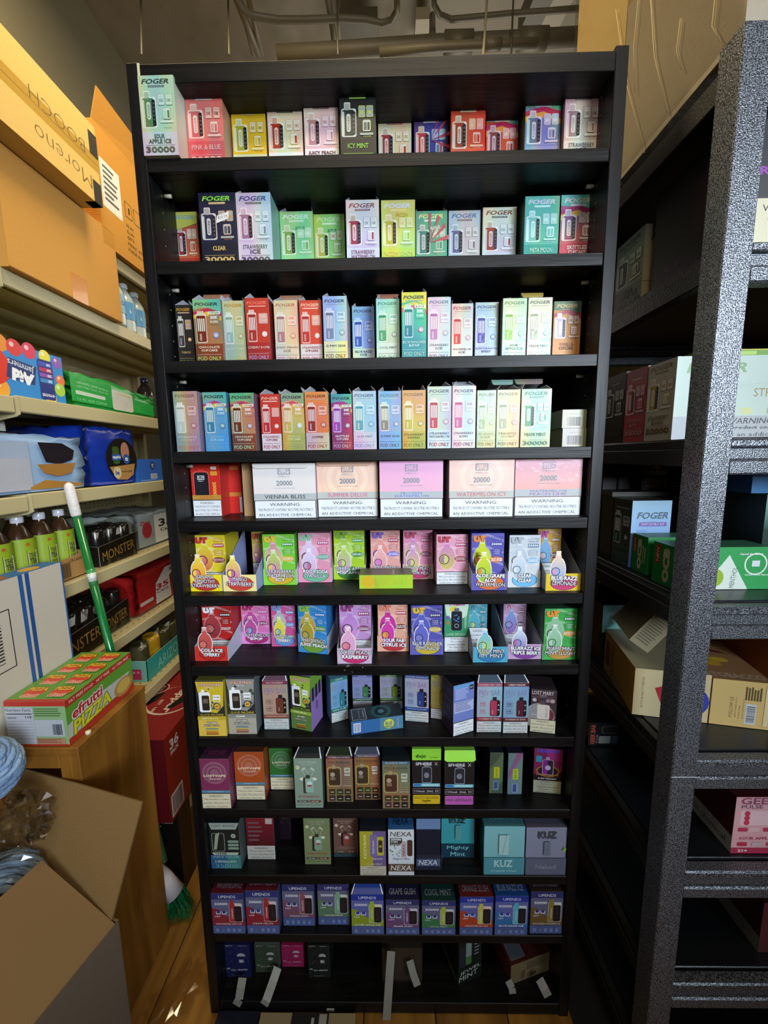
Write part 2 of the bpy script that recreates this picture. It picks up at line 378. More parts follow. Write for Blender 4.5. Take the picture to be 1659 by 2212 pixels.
# floor: laminate planks
FLO = MATTE
b = MB(); b.box(X0, Y0, -.06, X1, Y1, -.012, '#2b1c0b', MATTE); fl = struct('floor', b)
PLANK = mat('laminate_plank', .38, spec=.4, fn=wood_fn('#74501f', '#a2742f', 9, stretch=(1.6, .16, 1), bs=.1))
pb = MB(); pb.box(-.0935, -.598, -.011, .0935, .598, 0, bev=.0015, m=PLANK); pm = pb.data('plank')
for i in range(20):
    for j in range(6):
        o = bpy.data.objects.new('plank', pm); COL.objects.link(o); o.parent = fl
        yy = Y0 + .3 + j * 1.2 + (i * .37) % 1.2 - .3
        o.location = (X0 + .1 + i * .19, yy, 0)
        if yy < Y0 + .6 or yy > Y1 - .55: o.scale = (1, .5, 1); o.location.y = clamp(yy, Y0 + .31, Y1 - .31)
# ================================================================ bookcase
SZ = [2.0544, 1.8675, 1.6743, 1.4866, 1.3347, 1.1624, .9916, .8083, .6153, .4276, .2508, .0382]
W_ = .475; TP = .025; DEP = .30
bc = empty('bookcase', (0, 0, 0)); tag(bc, 'tall narrow black wood bookcase packed with small printed boxes, centre of the picture', 'bookcase')
for s in (-1, 1):
    b = MB(); zt = 2.224 if s > 0 else 2.218
    b.box(min(s * W_, s * (W_ - TP)), 0, 0, max(s * W_, s * (W_ - TP)), DEP, zt, m=BLACKWOODV, bev=.0012); part('side_panel', b, bc)
b = MB(); b.box(-W_ + TP, 0, 2.182, W_ - TP, DEP - .008, 2.215, m=BLACKWOOD, bev=.001); part('top_board', b, bc)
b = MB(); b.box(-W_ + TP, DEP - .008, 0, W_ - TP, DEP, 2.215, m=mat('back_board', .5, col='#0b0a0b')); part('back_panel', b, bc)
for i, z in enumerate(SZ):
    b = MB(); e = .0 if i in (2, 4) else .001; tk = .0245 if i < 11 else .034
    b.box(-W_ + TP + .0005, e, z - tk, W_ - TP - .0005, DEP - .008, z, m=BLACKWOOD, bev=.0012); part('shelf', b, bc)
for i, z in enumerate(SZ[:4]):
    for s in (-1, 1):
        b = MB(); b.tube([(s * (W_ - TP) , .06, z - .032), (s * (W_ - TP - .014), .06, z - .032)], .004, '#b9b3a2', GLOSS, 8); part('shelf_pin', b, bc)
b = MB()
for s in (-1, 1):
    for k in range(58):
        z = .35 + k * .032
        if min(abs(z - (q - .012)) for q in SZ) > .02:
            x = s * (W_ - TP - .0006); b.face([(x, .045 + .0018 * math.cos(t), z + .0018 * math.sin(t)) for t in [k2 * math.pi / 3 for k2 in range(6)]], '#8d887c', MATTE)
o = part('peg_holes', b, bc); o['kind'] = 'stuff'
b = MB(); b.box(-W_ + TP - .002, -.0012, 2.15, -W_ + TP + .0025, 0, 2.216, '#c9c39c', MATTE); part('chipped_edge', b, bc, 'pale chipped laminate edge')
b = MB(); b.box(.482, -.15, .0005, 1.9, 1.4, .006, '#0b0b0c', MATTE); tag(b.build('floor_shade_sheet'), 'black sheet added to darken the floor under the steel rack', 'mat')  # black sheet added over the planks to stand in for shade
# ================================================================ printed fronts
WH = '#e9ecf0'
def t_pro(a, bg, name, dev, bot=WH, logo='#30343c', ink='#4a4d55', swirl=None, digits=True, small=False, acc=None, badge=None, lift=.055):
    a.rect(0, 0, 1, 1, bg)
    if swirl:
        a.poly([(0, .86), (.5, .84), (1, .78), (1, 1), (0, 1)], swirl[0]); a.poly([(0, .80), (.5, .86), (1, .80), (1, .70), (.5, .78), (0, .74)], swirl[1]); a.poly([(0, .74), (.5, .80), (1, .70), (1, .64), (.5, .72), (0, .66)], swirl[2])
        a.text('CUPCAKE' if swirl[3] == 1 else swirl[3], .68, .72, .3, .035, '#f3ead0', .03, 0, 8)
    if bot: a.rect(0, 0, 1, .30 + lift, bot)
    a.text('FOGER', .5, .925, .78, .062, logo, .035, .35)
    a.rr(.27, .852, .73, .878, acc or ink, .01); a.text('SWITCH PRO KIT', .5, .865, .4, .013, '#e8e8e8', .01)
    a.rr(.045, .345 + lift * .8, .46, .735, mixh(bg, '#ffffff', .6), .05); a.rr(.125, .72, .30, .81, mixh(bg, '#ffffff', .6), .03)
    a.rr(.07, .36 + lift * .8, .40, .72, dev, .05); a.rr(.07, .36 + lift * .8, .13, .70, mixh(dev, '#ffffff', .55), .02)
    a.rr(.14, .715, .28, .795, mixh(dev, '#ffffff', .35), .03); a.rr(.34, .37 + lift * .8, .435, .70, '#17141c', .03)
    for k in range(5): a.rr(.365, .44 + k * .05, .41, .465 + k * .05, '#5b5360', .008)
    a.rr(.19, .45, .30, .67, mixh(dev, '#ffffff', .6), .05); a.text('FOGER', .245, .56, .06, .17, dev, .02, 0, 90)
    c2 = badge or mixh(bg, '#000000', .55)
    for x, t in ((.62, '30K'), (.84, '18K')):
        a.frame(x - .095, .625, x + .095, .765, c2, mixh(bg, '#ffffff', .35), .03)
        a.text(t, x, .685, .13, .045, c2, .03); a.text('UP TO', x, .735, .10, .012, c2, 0)
    a.frame(.64, .45, .86, .59, c2, mixh(bg, '#ffffff', .5), .04); a.rect(.77, .465, .83, .56, dev); a.rect(.67, .465, .75, .56, mixh(bg, '#ffffff', .1))
    a.rr(.56, .405, .93, .432, mixh(bg, '#ffffff', .4), .01); a.text('5% NICOTINE', .76, .345 + lift * .8, .22, .014, c2, 0)
    L = name.split('|'); lh = .055 if len(L) > 1 else .06
    for i, t in enumerate(L): a.text(t, .5, lift + (.24 if len(L) > 1 else .22) - i * .064, clamp(len(t) * .072, .3, .86), lh, ink, .03)
    if digits:
        a.rect(.08, .123 + lift, .92, .127 + lift, ink); a.text('30000', .5, .07 + lift, .84, .075, ink, .05)
def t_pod(a, bg, name, dev, bot=WH, ink='#4a4d55', logo='#30343c', swirl=None, podink=None, badge=None, digits='POD ONLY'):
    a.rect(0, 0, 1, 1, bg)
    if swirl:
        a.poly([(0, .84), (.5, .88), (1, .80), (1, 1), (0, 1)], swirl[0]); a.poly([(0, .80), (.5, .86), (1, .79), (1, .73), (.5, .80), (0, .76)], swirl[1]); a.poly([(0, .76), (.5, .81), (1, .73), (1, .66), (.5, .74), (0, .70)], swirl[2])
        a.rr(.52, .765, .97, .81, '#e8e2d0', .02); a.text(swirl[3], .74, .787, .36, .026, '#5b4a48', .03, 0, 0)
    if bot: a.rect(0, 0, 1, .30, bot)
    a.text('FOGER', .5, .925, .84, .05, logo, .035, .3)
    a.rr(.14, .865, .86, .880, mixh(logo, '#ffffff', .3), .01)
    a.rr(.08, .315, .455, .775, mixh(bg, '#ffffff', .6), .05)
    for x in (.17, .25, .33): a.rr(x - .03, .72, x + .04, .82, mixh(dev, '#ffffff', .55), .03)
    a.rr(.10, .33, .43, .745, dev, .04); a.rect(.115, .715, .415, .728, mixh(dev, '#000000', .5))
    for k in range(4): a.rect(.14 + k * .07, .50, .18 + k * .07, .70, '#e8e4e2')
    a.rr(.19, .35, .26, .46, mixh(dev, '#ffffff', .3), .02)
    c2 = badge or mixh(bg, '#000000', .5)
    a.frame(.56, .60, .93, .76, c2 if not swirl else bg, mixh(bg, '#ffffff', .35) if not swirl else bg, .04)
    a.text('30K', .745, .715, .28, .05, c2 if not swirl else WH, .03); a.text('PUFFS', .745, .645, .28, .035, c2 if not swirl else WH, .02)
    a.ell(.78, .435, .115, c2); a.ell(.78, .435, .095, mixh(c2, '#ffffff', .25)); a.text('5%', .78, .435, .12, .032, WH, .03)
    L = name.split('|')
    for i, t in enumerate(L): a.text(t, .5, (.245 if len(L) > 1 else .225) - i * .052, clamp(len(t) * .085, .3, .92), .038, ink, .025)
    a.rect(.06, .125, .94, .129, ink); a.text(digits, .5, .065, .84, .062, podink or ink, .04)
def t_flum(a, bg, name, ncol, bg2=None, rings=None, grey='#7f8990'):
    a.rect(0, 0, 1, 1, (bg2 or bg, bg))
    if rings:
        for r in (.42, .34, .26, .18, .12):
            a.ell(.5, .70, r, mixh(rings, bg, .55 if r in (.42, .26, .12) else .0), n=28)
    a.frame(.40, .80, .60, .92, grey, bg, .004, .012); a.text('FLUM', .5, .86, .17, .085, grey, .05)
    a.text('MELLO', .5, .765, .18, .03, grey, .01); a.text('20000', .5, .645, .26, .095, grey, .03)
    a.text('MEGA HD ANIMATED SCREEN', .5, .555, .34, .016, grey, 0)
    a.rect(0, .34, 1, .455, '#a9b0b3' if not rings else '#b0b5b2')
    L = name.split('|')
    for i, t in enumerate(L): a.text(t, .5, (.398 if len(L) == 1 else .425) - i * .05, clamp(len(t) * .055, .3, .88), .07 if len(L) == 1 else .042, ncol, .04)
    a.warn(0, .335, lines=['THIS PRODUCT CONTAINS  NICOTINE. NICOTINE IS', 'AN ADDICTIVE CHEMICAL.'])
def bottle(a, cx, cy, w, h, c, edge=None, slice_=None, flip=False):
    def sh(k):
        P = []
        for t in range(-60, 241, 15):
            q = math.radians(t); r = 1 if True else 1
            P.append((cx + w / 2 * k * math.cos(q), cy - h * .12 + h * .38 * k * math.sin(q)))
        P = [p for p in P if not (abs(p[0] - cx) < w * .16 and p[1] > cy)]
        top = cy + h * .5 * k; nk = w * .15 * k
        Pr = [p for p in P if p[0] > cx and p[1] > cy - h * .1]; 
        body = []
        for t in range(-90, 71, 16): q = math.radians(t); body.append((cx + w / 2 * k * math.cos(q), cy - h * .09 + h * .41 * k * math.sin(q)))
        body += [(cx + nk * 1.3, cy + h * .33 * k), (cx + nk, cy + h * .38 * k), (cx + nk, top), (cx, top + .001)]
        mir = [(2 * cx - x, y) for x, y in body[1:-1]][::-1]
        return body + mir
    if edge: a.poly(sh(1.1), edge)
    a.poly(sh(1), c)
    a.poly([(cx - w * .12, cy + h * .40), (cx + w * .12, cy + h * .40), (cx + w * .12, cy + h * .49), (cx - w * .12, cy + h * .49)], mixh(c[1] if isinstance(c, tuple) else c, '#ffffff', .3))
    sx, sy = cx - w * .16, cy - h * .14; r = w * .30
    a.ell(sx, sy, r, '#141216'); a.ell(sx, sy, r * .85, mixh(slice_[0], '#ffffff', .1)); 
    ry = r * a.w / a.h
    a.poly([(sx, sy - ry * .75), (sx, sy + ry * .75)] + [(sx - r * .75 * math.sin(math.radians(t)), sy + ry * .75 * math.cos(math.radians(t))) for t in range(20, 180, 20)], slice_[1])
    for t in range(0, 180, 45):
        c_, s_ = math.cos(math.radians(t)), math.sin(math.radians(t)); a.line(sx - c_ * r * .7, sy - s_ * ry * .7, sx + c_ * r * .7, sy + s_ * ry * .7, .0012, '#fbe9e0')
def swirls(a, bg):
    lt = mixh(bg, '#ffffff', .18)
    for k in range(4): a.poly([(.02, .95 - k * .22), (.5, .99 - k * .22), (.98, .88 - k * .22), (.98, .84 - k * .22), (.5, .94 - k * .22), (.02, .91 - k * .22)], lt)
def t_ut(a, bg, logo, dev, sl, badge, name, oval, v0=0, warnp=False, multi='12 MULTIPLE'):
    a.rect(0, 0, 1, 1, bg); swirls(a, bg)
    a.z += 30; a.text('UT', .25, .90, .38, .115, logo, .09, 0, 0, out=mixh(logo, '#000000', .35)); a.z -= 34
    a.text(multi, .78, .92, .36, .045, badge, .04, .1); a.text('CHOICES', .78, .875, .34, .03, badge, .03, .1)
    a.rr(.6, .76, .95, .835, badge, .03); a.text('50000', .775, .80, .31, .045, WH, .04)
    a.rr(.62, .60, .93, .72, mixh(bg, badge, .35), .04)
    for k in range(3): a.text('2 TASTES', .775, .69 - k * .034, .18, .016, WH, .01)
    bottle(a, .33, .585, .54, .56, dev, mixh(bg, '#ffffff', .25), sl)
    a.ell(.77, .515, .2, oval, ry=.055)
    for i, t in enumerate(name.split('|')[:2]): a.text(t, .77, .53 - i * .03, .34, .026, WH, .03)
    if warnp: a.warn(0, .30 if warnp is True else warnp)
def t_uttray(a, bg, name, oval, hi=None):
    a.rect(0, 0, 1, 1, bg); a.ell(.52, .45, .40, '#1c1820', ry=.45, n=24); a.ell(.52, .45, .385, oval, ry=.43, n=24)
    L = name.split('|'); n = len(L); a.z = 28
    for i, t in enumerate(L):
        y = .60 + (n - 1) * .14 - i * (.30 if n < 3 else .27)
        a.text(t, .52, y, clamp(len(t) * .085, .3, .92), .24 if n < 3 else .22, '#f2f2f5', .06, 0, -2, out='#241c33')
def t_space(a, c1, c2, name, white=WH):
    a.rect(0, 0, 1, 1, c2); a.rect(0, .36, 1, 1, '#2b2e2c'); a.poly([(0, .98), (1, .98), (.95, .55), (.7, .42), (.2, .45)], c1)
    for k in range(14): a.ell(random.uniform(.03, .97), random.uniform(.45, .86), random.uniform(.03, .07), random.choice(['#3f4a44', '#24302f', '#55604f']), n=7)
    a.text('SPACEMAN', .52, .925, .80, .055, '#f1d7c8', .05, .2, out='#8a2a18'); a.text('PRISM 20K', .5, .875, .3, .02, WH, .02)
    a.rr(.10, .44, .50, .80, white, .07); a.ell(.25, .82, .06, white); a.rr(.2, .47, .47, .74, '#2a241e', .05); a.rr(.24, .60, .42, .68, '#6a5c4e', .02)
    a.rr(.60, .62, .86, .75, WH, .03); a.text('10-26', .73, .71, .2, .03, '#222222', .03); a.rect(.62, .63, .84, .66, c1)
    a.ell(.73, .545, .13, '#243a5c'); a.ell(.73, .545, .10, '#e8b23a'); a.text('4X', .73, .545, .13, .04, '#2a1a12', .05)
    a.text('CLOUD MACHINE', .52, .395, .84, .04, c1 if c1 != '#8f8f88' else '#d6c64a', .04, .15)
    a.rect(0, .30, 1, .355, mixh(c1, '#000000', .15)); a.text(name, .45, .328, clamp(len(name) * .07, .2, .6), .028, '#f4efe0', .03)
    a.text('QUAD', .5, .25, .4, .035, '#e9e6dc', .05, 0, out='#2a2a2a'); a.text('MESH COIL', .5, .20, .56, .03, '#e9e6dc', .05, 0, out='#2a2a2a')
    for i, c in enumerate(('#3d86a8', '#c9b02e', '#c0602c', '#8c2f22')): a.rr(.28, .135 - i * .032, .72, .15 - i * .032, c, .006)
def t_priv(a, band, dev, name, bg='#b9bfe0', last='POWERED BY SMOK', foot=None):
    a.rect(0, 0, 1, 1, bg); a.rect(0, .93, 1, 1, band); a.text(name, .5, .962, clamp(len(name) * .045, .4, .95), .032, WH, .02)
    a.text('PRIV BAR', .5, .80, .84, .11, '#8d86b4', -.0, 0, out=None); a.text('TURBO', .2, .725, .2, .02, '#77729c', .0)
    for y, t in ((.575, '15K'), (.43, '10K')):
        a.frame(.13, y - .05, .37, y + .055, mixh(dev, '#000000', .1), bg, .03); a.text(t, .25, y + .012, .19, .042, dev, .03); a.text('PUFFS', .25, y - .03, .18, .02, dev, .02)
    a.rr(.52, .335, .92, .66, '#1c1a20', .08); a.rr(.535, .345, .80, .65, dev, .07); a.rr(.62, .66, .78, .72, '#26242c', .02)
    a.ell(.86, .56, .03, '#c8ccd8'); a.ell(.86, .46, .03, '#c8ccd8'); a.text('PRIV', .63, .43, .03, .08, WH, .01, 0, 90)
    a.rect(0, .245, 1, .315, foot or band); a.text(last, .5, .28, .8, .034, WH, .02)
    a.warn(0, .245)
def t_lost(a, bg, name, tint):
    a.rect(0, 0, 1, 1, bg)
    for k in range(5):
        r = .42 - k * .07; c = mixh(bg, '#ffffff', .08 if k % 2 == 0 else 0.02); a.ell(.5, .72, r, c, n=24)
    a.text('LOSTVAPE', .5, .665, .76, .045, '#e7d9b8', .03); a.text('ORION BAR', .5, .60, .46, .035, '#d9ccc0', .01)
    a.rect(0, .32, 1, .37, '#4f87a3'); a.text(name, .5, .345, clamp(len(name) * .045, .2, .6), .02, '#cfe0e6', .01)
    a.warn(0, .315, head='WARNING', bg='#d9d2b4', ink='#33302a')
def t_angel(a, bg, dev, name, ncol, side='#3a302b'):
    a.rect(0, 0, 1, 1, bg); lt = mixh(bg, '#ffffff', .35)
    a.text('LOST ANGEL', .5, .925, .66, .035, lt, .02); a.text('PRO MAX', .5, .875, .4, .02, lt, .01); a.ell(.13, .82, .07, '#d5c9a8'); a.text('5%', .13, .82, .07, .018, '#8a3b34', .01)
    for s in (-1, 1): a.poly([(.5, .70), (.5 + s * .12, .83), (.5 + s * .24, .78), (.5 + s * .13, .66)], lt); a.poly([(.5, .69), (.5 + s * .10, .79), (.5 + s * .20, .75), (.5 + s * .12, .67)], bg)
    for x in (.28, .36, .64, .72): a.ell(x, .59, .09, '#d7dccb', ry=.03)
    a.rr(.31, .30, .45, .62, side, .05); a.rr(.39, .32, .68, .61, dev, .04); a.rr(.42, .60, .56, .67, '#3b332c', .01); a.ell(.54, .50, .09, mixh(dev, '#ffffff', .4)); a.ell(.54, .455, .09, '#a2404c', ry=.02)
    a.text(name, .5, .235, .74, .035, ncol, .03)
    for i in range(2): a.rr(.07 + i * .45, .115, .48 + i * .45, .155, '#6d3236' if i else '#3f4a44', .015); a.text('10K 20K', .27 + i * .45, .135, .26, .018, '#d8d6c4', .02)
    a.text('Dual power Dual flash', .5, .065, .9, .03, mixh(bg, '#000000', .45), 0)
def t_more(a, bg, bg2, name, band):
    a.rect(0, 0, 1, 1, (bg2, bg)); a.rect(0, .935, 1, 1, band); a.text(name, .5, .967, .8, .03, WH, .02)
    a.text('MOREBAR', .5, .86, .82, .045, '#2c3348', .04, .15); a.text('TOUCH BAR', .5, .81, .4, .018, '#5c5a52', 0)
    a.rr(.05, .34, .56, .76, '#e5dd70', .09); a.rr(.07, .35, .54, .75, bg, .08); a.rr(.09, .37, .52, .72, '#4c352b', .07); a.rr(.22, .72, .36, .80, '#b39a86', .03); a.ell(.24, .60, .09, '#c2a9a0'); a.rr(.15, .48, .34, .55, '#8b7468', .02)
    a.rr(.68, .64, .90, .75, '#e0dccb', .02); a.text('HD', .79, .70, .15, .05, '#4c4640', .04); a.rr(.68, .57, .90, .62, '#cfc9bb', .01)
    for k in range(4): a.text('ADJUSTABLE', .78, .53 - k * .04, .3, .018, mixh(bg, '#ffffff', .4), .01)
    a.text('SMOK', .78, .36, .34, .035, '#f0e8da', .05); a.rect(0, .30, 1, .315, '#c07a5a')
    for i in range(6): x = .09 + (i % 3) * .3; y = .17 if i < 3 else .03; a.rr(x, y, x + .23, y + .115, ['#4a3a20', '#3e4a24', '#463422', '#4b3440', '#22211f', '#252423'][i], .015); a.rr(x + .05, y + .04, x + .18, y + .06, '#c9bfa4', .005)
def t_dojo(a, top, name, lid=True):
    a.rect(0, 0, 1, 1, '#1d1a1a'); a.rect(0, .80, 1, 1, top)
    if lid: a.text('dojo', .30, .865, .36, .085, '#1d2418', .03); a.text('VAPORESSO', .76, .85, .32, .022, '#3b4a1e', .01)
    a.text('SPHERE', .40, .735, .56, .055, '#c9c3ce', .03); a.text('X', .83, .735, .11, .055, '#c9c3ce', .0)
    a.rr(.34, .39, .68, .68, '#8fa3b4', .05); a.rr(.355, .40, .665, .67, '#2b2a33', .045); a.rr(.42, .67, .60, .71, '#6a6f7a', .01); a.ell(.5, .53, .09, '#77798a', ry=.05)
    a.rr(.03, .325, .97, .385, '#6fb7cf', .02); a.rr(.05, .335, .3, .375, '#2f6fb0', .02); a.rr(.35, .345, .92, .365, '#bfe0d4', .01)
    a.frame(.03, .20, .97, .29, '#b9a8b4', '#1d1a1a', .02); a.text('1100mah  20mL  5%', .5, .245, .84, .04, '#dcd6dc', .03)
    a.rr(.03, .01, .97, .175, name[1], .03); L = name[0].split('|')
    for i, t in enumerate(L): a.text(t, .5, (.095 if len(L) == 1 else .125) - i * .062, clamp(len(t) * .065, .3, .84), .05 if len(L) == 1 else .042, '#2b2418', .03)
def t_up(a, c, dev, name, top=None, navy='#27337e'):
    a.rect(0, 0, 1, 1, navy); a.rect(0, .22, 1, .85, mixh(navy, '#ffffff', .10)); a.poly([(0, .20), (1, .20), (1, .38), (.7, .34), (.35, .48), (.2, .60), (0, .64)], c)
    a.rect(0, 0, 1, .19, '#51639a'); a.rect(0, .855, 1, 1, navy)
    a.text('UPENDS', .5, .915, .54, .065, '#e4e6f0', .05); a.text('50000', .30, .74, .40, .062, '#dcdfe8', .05)
    for x in (.20, .38): a.rr(x - .075, .48, x + .075, .56, '#c9cfe0', .02); a.rr(x - .05, .505, x + .05, .57, navy, .02)
    a.text('UP9', .17, .43, .17, .04, '#d6d9e4', .03)
    a.rr(.54, .29, .95, .76, mixh(c, '#ffffff', .6), .04); a.rr(.55, .30, .73, .75, dev, .03); a.rr(.58, .75, .70, .83, dev, .02); a.rr(.70, .30, .935, .69, '#211c22', .05)
    for k in range(5): a.line(.76 + .02 * k, .36 + .05 * k, .87 - .02 * k, .42 + .05 * k, .0016, '#8e8590')
    a.text('UPENDS', .64, .5, .05, .26, '#e9e9ee', .02, 0, 90)
    a.text(name, .5, .245, clamp(len(name) * .058, .3, .84), .045, '#e3e2ea', .03)
    for k in range(5): a.rr(.09 + k * .175, .05, .18 + k * .175, .14, '#7688b8', .02)
# ================================================================ boxes on the bookcase
ORD = ['top', 'second', 'third', 'fourth', 'fifth', 'sixth', 'seventh', 'eighth', 'ninth', 'tenth', 'eleventh', 'lowest']
HT = [.147, .147, .127]
def lab(desc, name, row):
    nm = name.replace('|', ' ')
    return f"{desc} lettered {nm} on the {ORD[row]} bookcase shelf" if nm else f"{desc} on the {ORD[row]} bookcase shelf"
def plate(mb, pts, col, m=None, t=.0006):
    """a card plate with thickness"""
    P = [Vector(p) for p in pts]; n = (P[1] - P[0]).cross(P[2] - P[0]).normalized() * t
    Q = [p - n for p in P]; mb.face(P, col, m); mb.face(Q[::-1], col, m)
    for i in range(len(P)): j = (i + 1) % len(P); mb.face([P[i], Q[i], Q[j], P[j]], mixh(col, '#000000', .3) if m is CARD else '#c4c4c4', m)
def place(row, q, y=None, rot=False, H=None):
    z0 = SZ[row]
    if len(q) == 3:
        xl, xr, yt = q; xm = (xl + xr) / 2
        if y is None: y = clamp(at(xm, yt, Z=z0 + (H or HT[row])).y, .012, .15)
        L = at(xl, yt, Y=y).x; R = at(xr, yt, Y=y).x; h = at(xm, yt, Y=y).z - z0
        return (L + R) / 2, y, 0, R - L - .0012, h
    a, ya, b, yb, yt = q
    if not rot: ya = yb = (ya + yb) / 2
    pl, pr = at(a, ya, Z=z0), at(b, yb, Z=z0)
    if not rot: yy = clamp((pl.y + pr.y) / 2, .003, .22) if y is None else y; pl = at(a, ya, Y=yy); pr = at(b, yb, Y=yy); pl.y = pr.y = yy; rz = 0
    else: rz = math.atan2(pr.y - pl.y, pr.x - pl.x)
    c = (pl + pr) / 2; wd = (pr.xy - pl.xy).length - .0012
    h = at((a + b) / 2, yt, Y=c.y).z - z0
    return c.x, c.y, rz, wd, h
def body(w_, d, h, front, side, top, art, m, sideart=None, topart=None, leftart=None):
    b = MB(); b.box(-w_ / 2, 0, 0, w_ / 2, d, h, front, m, side, top)
    if art: a = Art(w_, h, m); art(a); b.add(a, face_map('front', w_, d, h))
    if sideart: a = Art(d, h, m); sideart(a); b.add(a, face_map('right', w_, d, h))
    if leftart: a = Art(d, h, m); leftart(a); b.add(a, face_map('left', w_, d, h))
    if topart: a = Art(w_, d, m); topart(a); b.add(a, face_map('top', w_, d, h))
    return b
def flaps(o, w_, d, h, mode, colr='#c9ccd2', m=None):
    m = m or PAPER
    if 'd' in mode:
        for s in (-1, 1):
            b = MB(); x = s * w_ / 2; fh = random.uniform(.011, .017); dx = random.uniform(.003, .014) * (-s)
            plate(b, [(x, .0, h), (x, d * .8, h), (x + dx, d * .55, h + fh), (x + dx * .9, d * .12, h + fh * .9)], colr, m); part('dust_flap', b, o)
    if 'g' in mode:
        b = MB(); f = random.uniform(.55, .65); z = .02
        plate(b, [(-w_ / 2, 0, h), (w_ / 2, 0, h), (w_ / 2 * f, d * .5, h + z), (-w_ / 2 * f, d * .5, h + z)], '#e2e6e8', m)
        plate(b, [(-w_ / 2 + .003, -.0004, h + .0006), (w_ / 2 - .003, -.0004, h + .0006), (w_ / 2 * f - .003, d * .5, h + z + .0008), (-w_ / 2 * f + .003, d * .5, h + z + .0008)], colr, m); part('folded_flap', b, o)
def lid(o, w_, d, h, lh, colr, inner='#6f6d70', tilt=0, tuck=.012, m=None):
    b = MB(); m = m or FOIL2; y1 = d * .42
    plate(b, [(-w_ / 2, d, h), (w_ / 2, d, h), (w_ / 2, y1, h + lh + tilt), (-w_ / 2, y1, h + lh - tilt)], inner, PAPER)
    plate(b, [(-w_ / 2, y1, h + lh - tilt), (-w_ / 2 + .002, y1 - .006, h + lh - tuck * .85 - tilt), (-w_ / 2 + .006, y1 - .007, h + lh - tuck - tilt), (w_ / 2 - .006, y1 - .007, h + lh - tuck + tilt), (w_ / 2 - .002, y1 - .006, h + lh - tuck * .85 + tilt), (w_ / 2, y1, h + lh + tilt)][::-1], colr, m)
    part('open_lid', b, o)
def wrapfilm(o, w_, d, h):
    b = MB(); e = .0012; b.box(-w_ / 2 - e * .4, -e, 0, w_ / 2 + e * .4, d + e, h + e, '#ffffff', FILM); part('plastic_wrap', b, o)
def vbox(row, q, desc, name, art, side='#b9bcc4', top=None, d=.10, fl='', ld=None, m=None, rot=False, y=None, H=None, wrap=False, front='#cccccc', bname='vape_box', sa=None, ta=None, la=None, flc='#c9ccd2', tilt=0, label=None):
    m = m or FOIL
    x, yy, rz, w_, h = place(row, q, y, rot, H); d = min(d, DEP - .012 - yy)
    nxt = (SZ[row - 1] - .0245) if row else 2.182
    if label is None: label = lab(desc, name, row)
    b = body(w_, d, h, front, side, top or side, art, m, sa, ta, la)
    o = b.build(bname, None, (x, yy, SZ[row] + .0003), rz)
    tag(o, label, 'box', f'boxes on the {ORD[row]} bookcase shelf')
    if fl: flaps(o, w_, d, h, fl, flc)
    if ld: lid(o, w_, d, h, min(max(ld[1], .03) if row else ld[1], nxt - SZ[row] - h - .004 - abs(tilt)), ld[0], tilt=tilt)
    if wrap: wrapfilm(o, w_, d, h)
    return o, w_, d, h
CUP = ('#6fb39a', '#b51f56', '#e0a23c')
CUPS = lambda t='CUPCAKE': CUP + (t,)
BP = ('#d9b84a', '#b03a68', '#4a5fa8')
# ---- top shelf
R = 0
vbox(R, (296, 374, 163), 'pale green silver box', 'SOUR APPLE ICE', lambda a: t_pro(a, '#b8cdbd', 'SOUR|APPLE ICE', '#5f7a5e', ink='#5a6068', bot='#c2cbe0', lift=0), side='#d8d8d2', fl='d', y=-.006, d=.13)
vbox(R, (397, 478, 190), 'coral pink box', 'PINK & BLUE', lambda a: t_pro(a, '#e2697c', 'PINK & BLUE', '#d05a74', bot='#d9506a', logo='#8cc6d8', ink='#f0c4cc'), side='#c98a8a', d=.12, wrap=True)
vbox(R, (497, 572, 224), 'golden yellow box', 'MINT', lambda a: t_pro(a, '#e8ae20', 'MINT', '#b59a2c', logo='#f4d87c', ink='#d9a63a', bot='#dcd2b8'), side='#d9a41f', fl='d', d=.11)
vbox(R, (575, 652, 219), 'cream silver box with red device', 'COFFEE', lambda a: t_pro(a, '#dcd3bc', 'COFFEE', '#9c2c1e', logo='#5a3c2a', ink='#3c3d40'), side='#b9b6aa', fl='d')
vbox(R, (654, 730, 210), 'pinkish silver box', 'JUICY PEACH ICE', lambda a: t_pro(a, '#d7c3c6', 'JUICY PEACH|ICE', '#a88792', ink='#5c4048', logo='#8e7c8c'), side='#b5adb0', fl='d')
vbox(R, (731.5, 811, 187), 'black box', 'ICY MINT', lambda a: t_pro(a, '#181a18', 'ICY MINT', '#23302a', bot='#14120f', logo='#f4b23e', ink='#9fe34a', badge='#e0e060'), side='#141414', ld=('#201e1c', .02), tilt=.002, m=FOIL2)
vbox(R, (816, 889, 245), 'cream box with red device', 'STRAWBERRY', lambda a: t_pro(a, '#e3c9b4', 'STRAWBERRY', '#a82238', logo='#b8282c', ink='#a83440'), side='#bcae9c', fl='d')
vbox(R, (894, 968, 241), 'purple starburst box with crimson lid', 'B-POP', lambda a: (t_pro(a, '#4b3a86', 'B-POP', '#b3304a', bot='#8f1f3c', logo='#7a78c8', ink='#e8d0dc', badge='#d4d6f0'),
     [a.poly([(.5, .62), (.5 + .7 * math.cos(t), .62 + .5 * math.sin(t)), (.5 + .7 * math.cos(t + .13), .62 + .5 * math.sin(t + .13))], '#c0355a') for t in (-.3, .15, .6, 1.0)]), side='#7a1a2c', ld=('#8c1f34', .012))
vbox(R, (974, 1050, 217), 'scarlet box with silver open flap', 'WATERMELON', lambda a: t_pro(a, '#c6402e', 'WATERMELON', '#a03426', bot='#c23a2a', logo='#d8e0a0', ink='#f2d0b8', badge='#ecc6a6'), side='#8c2a20', fl='g', flc='#b3aaa4')
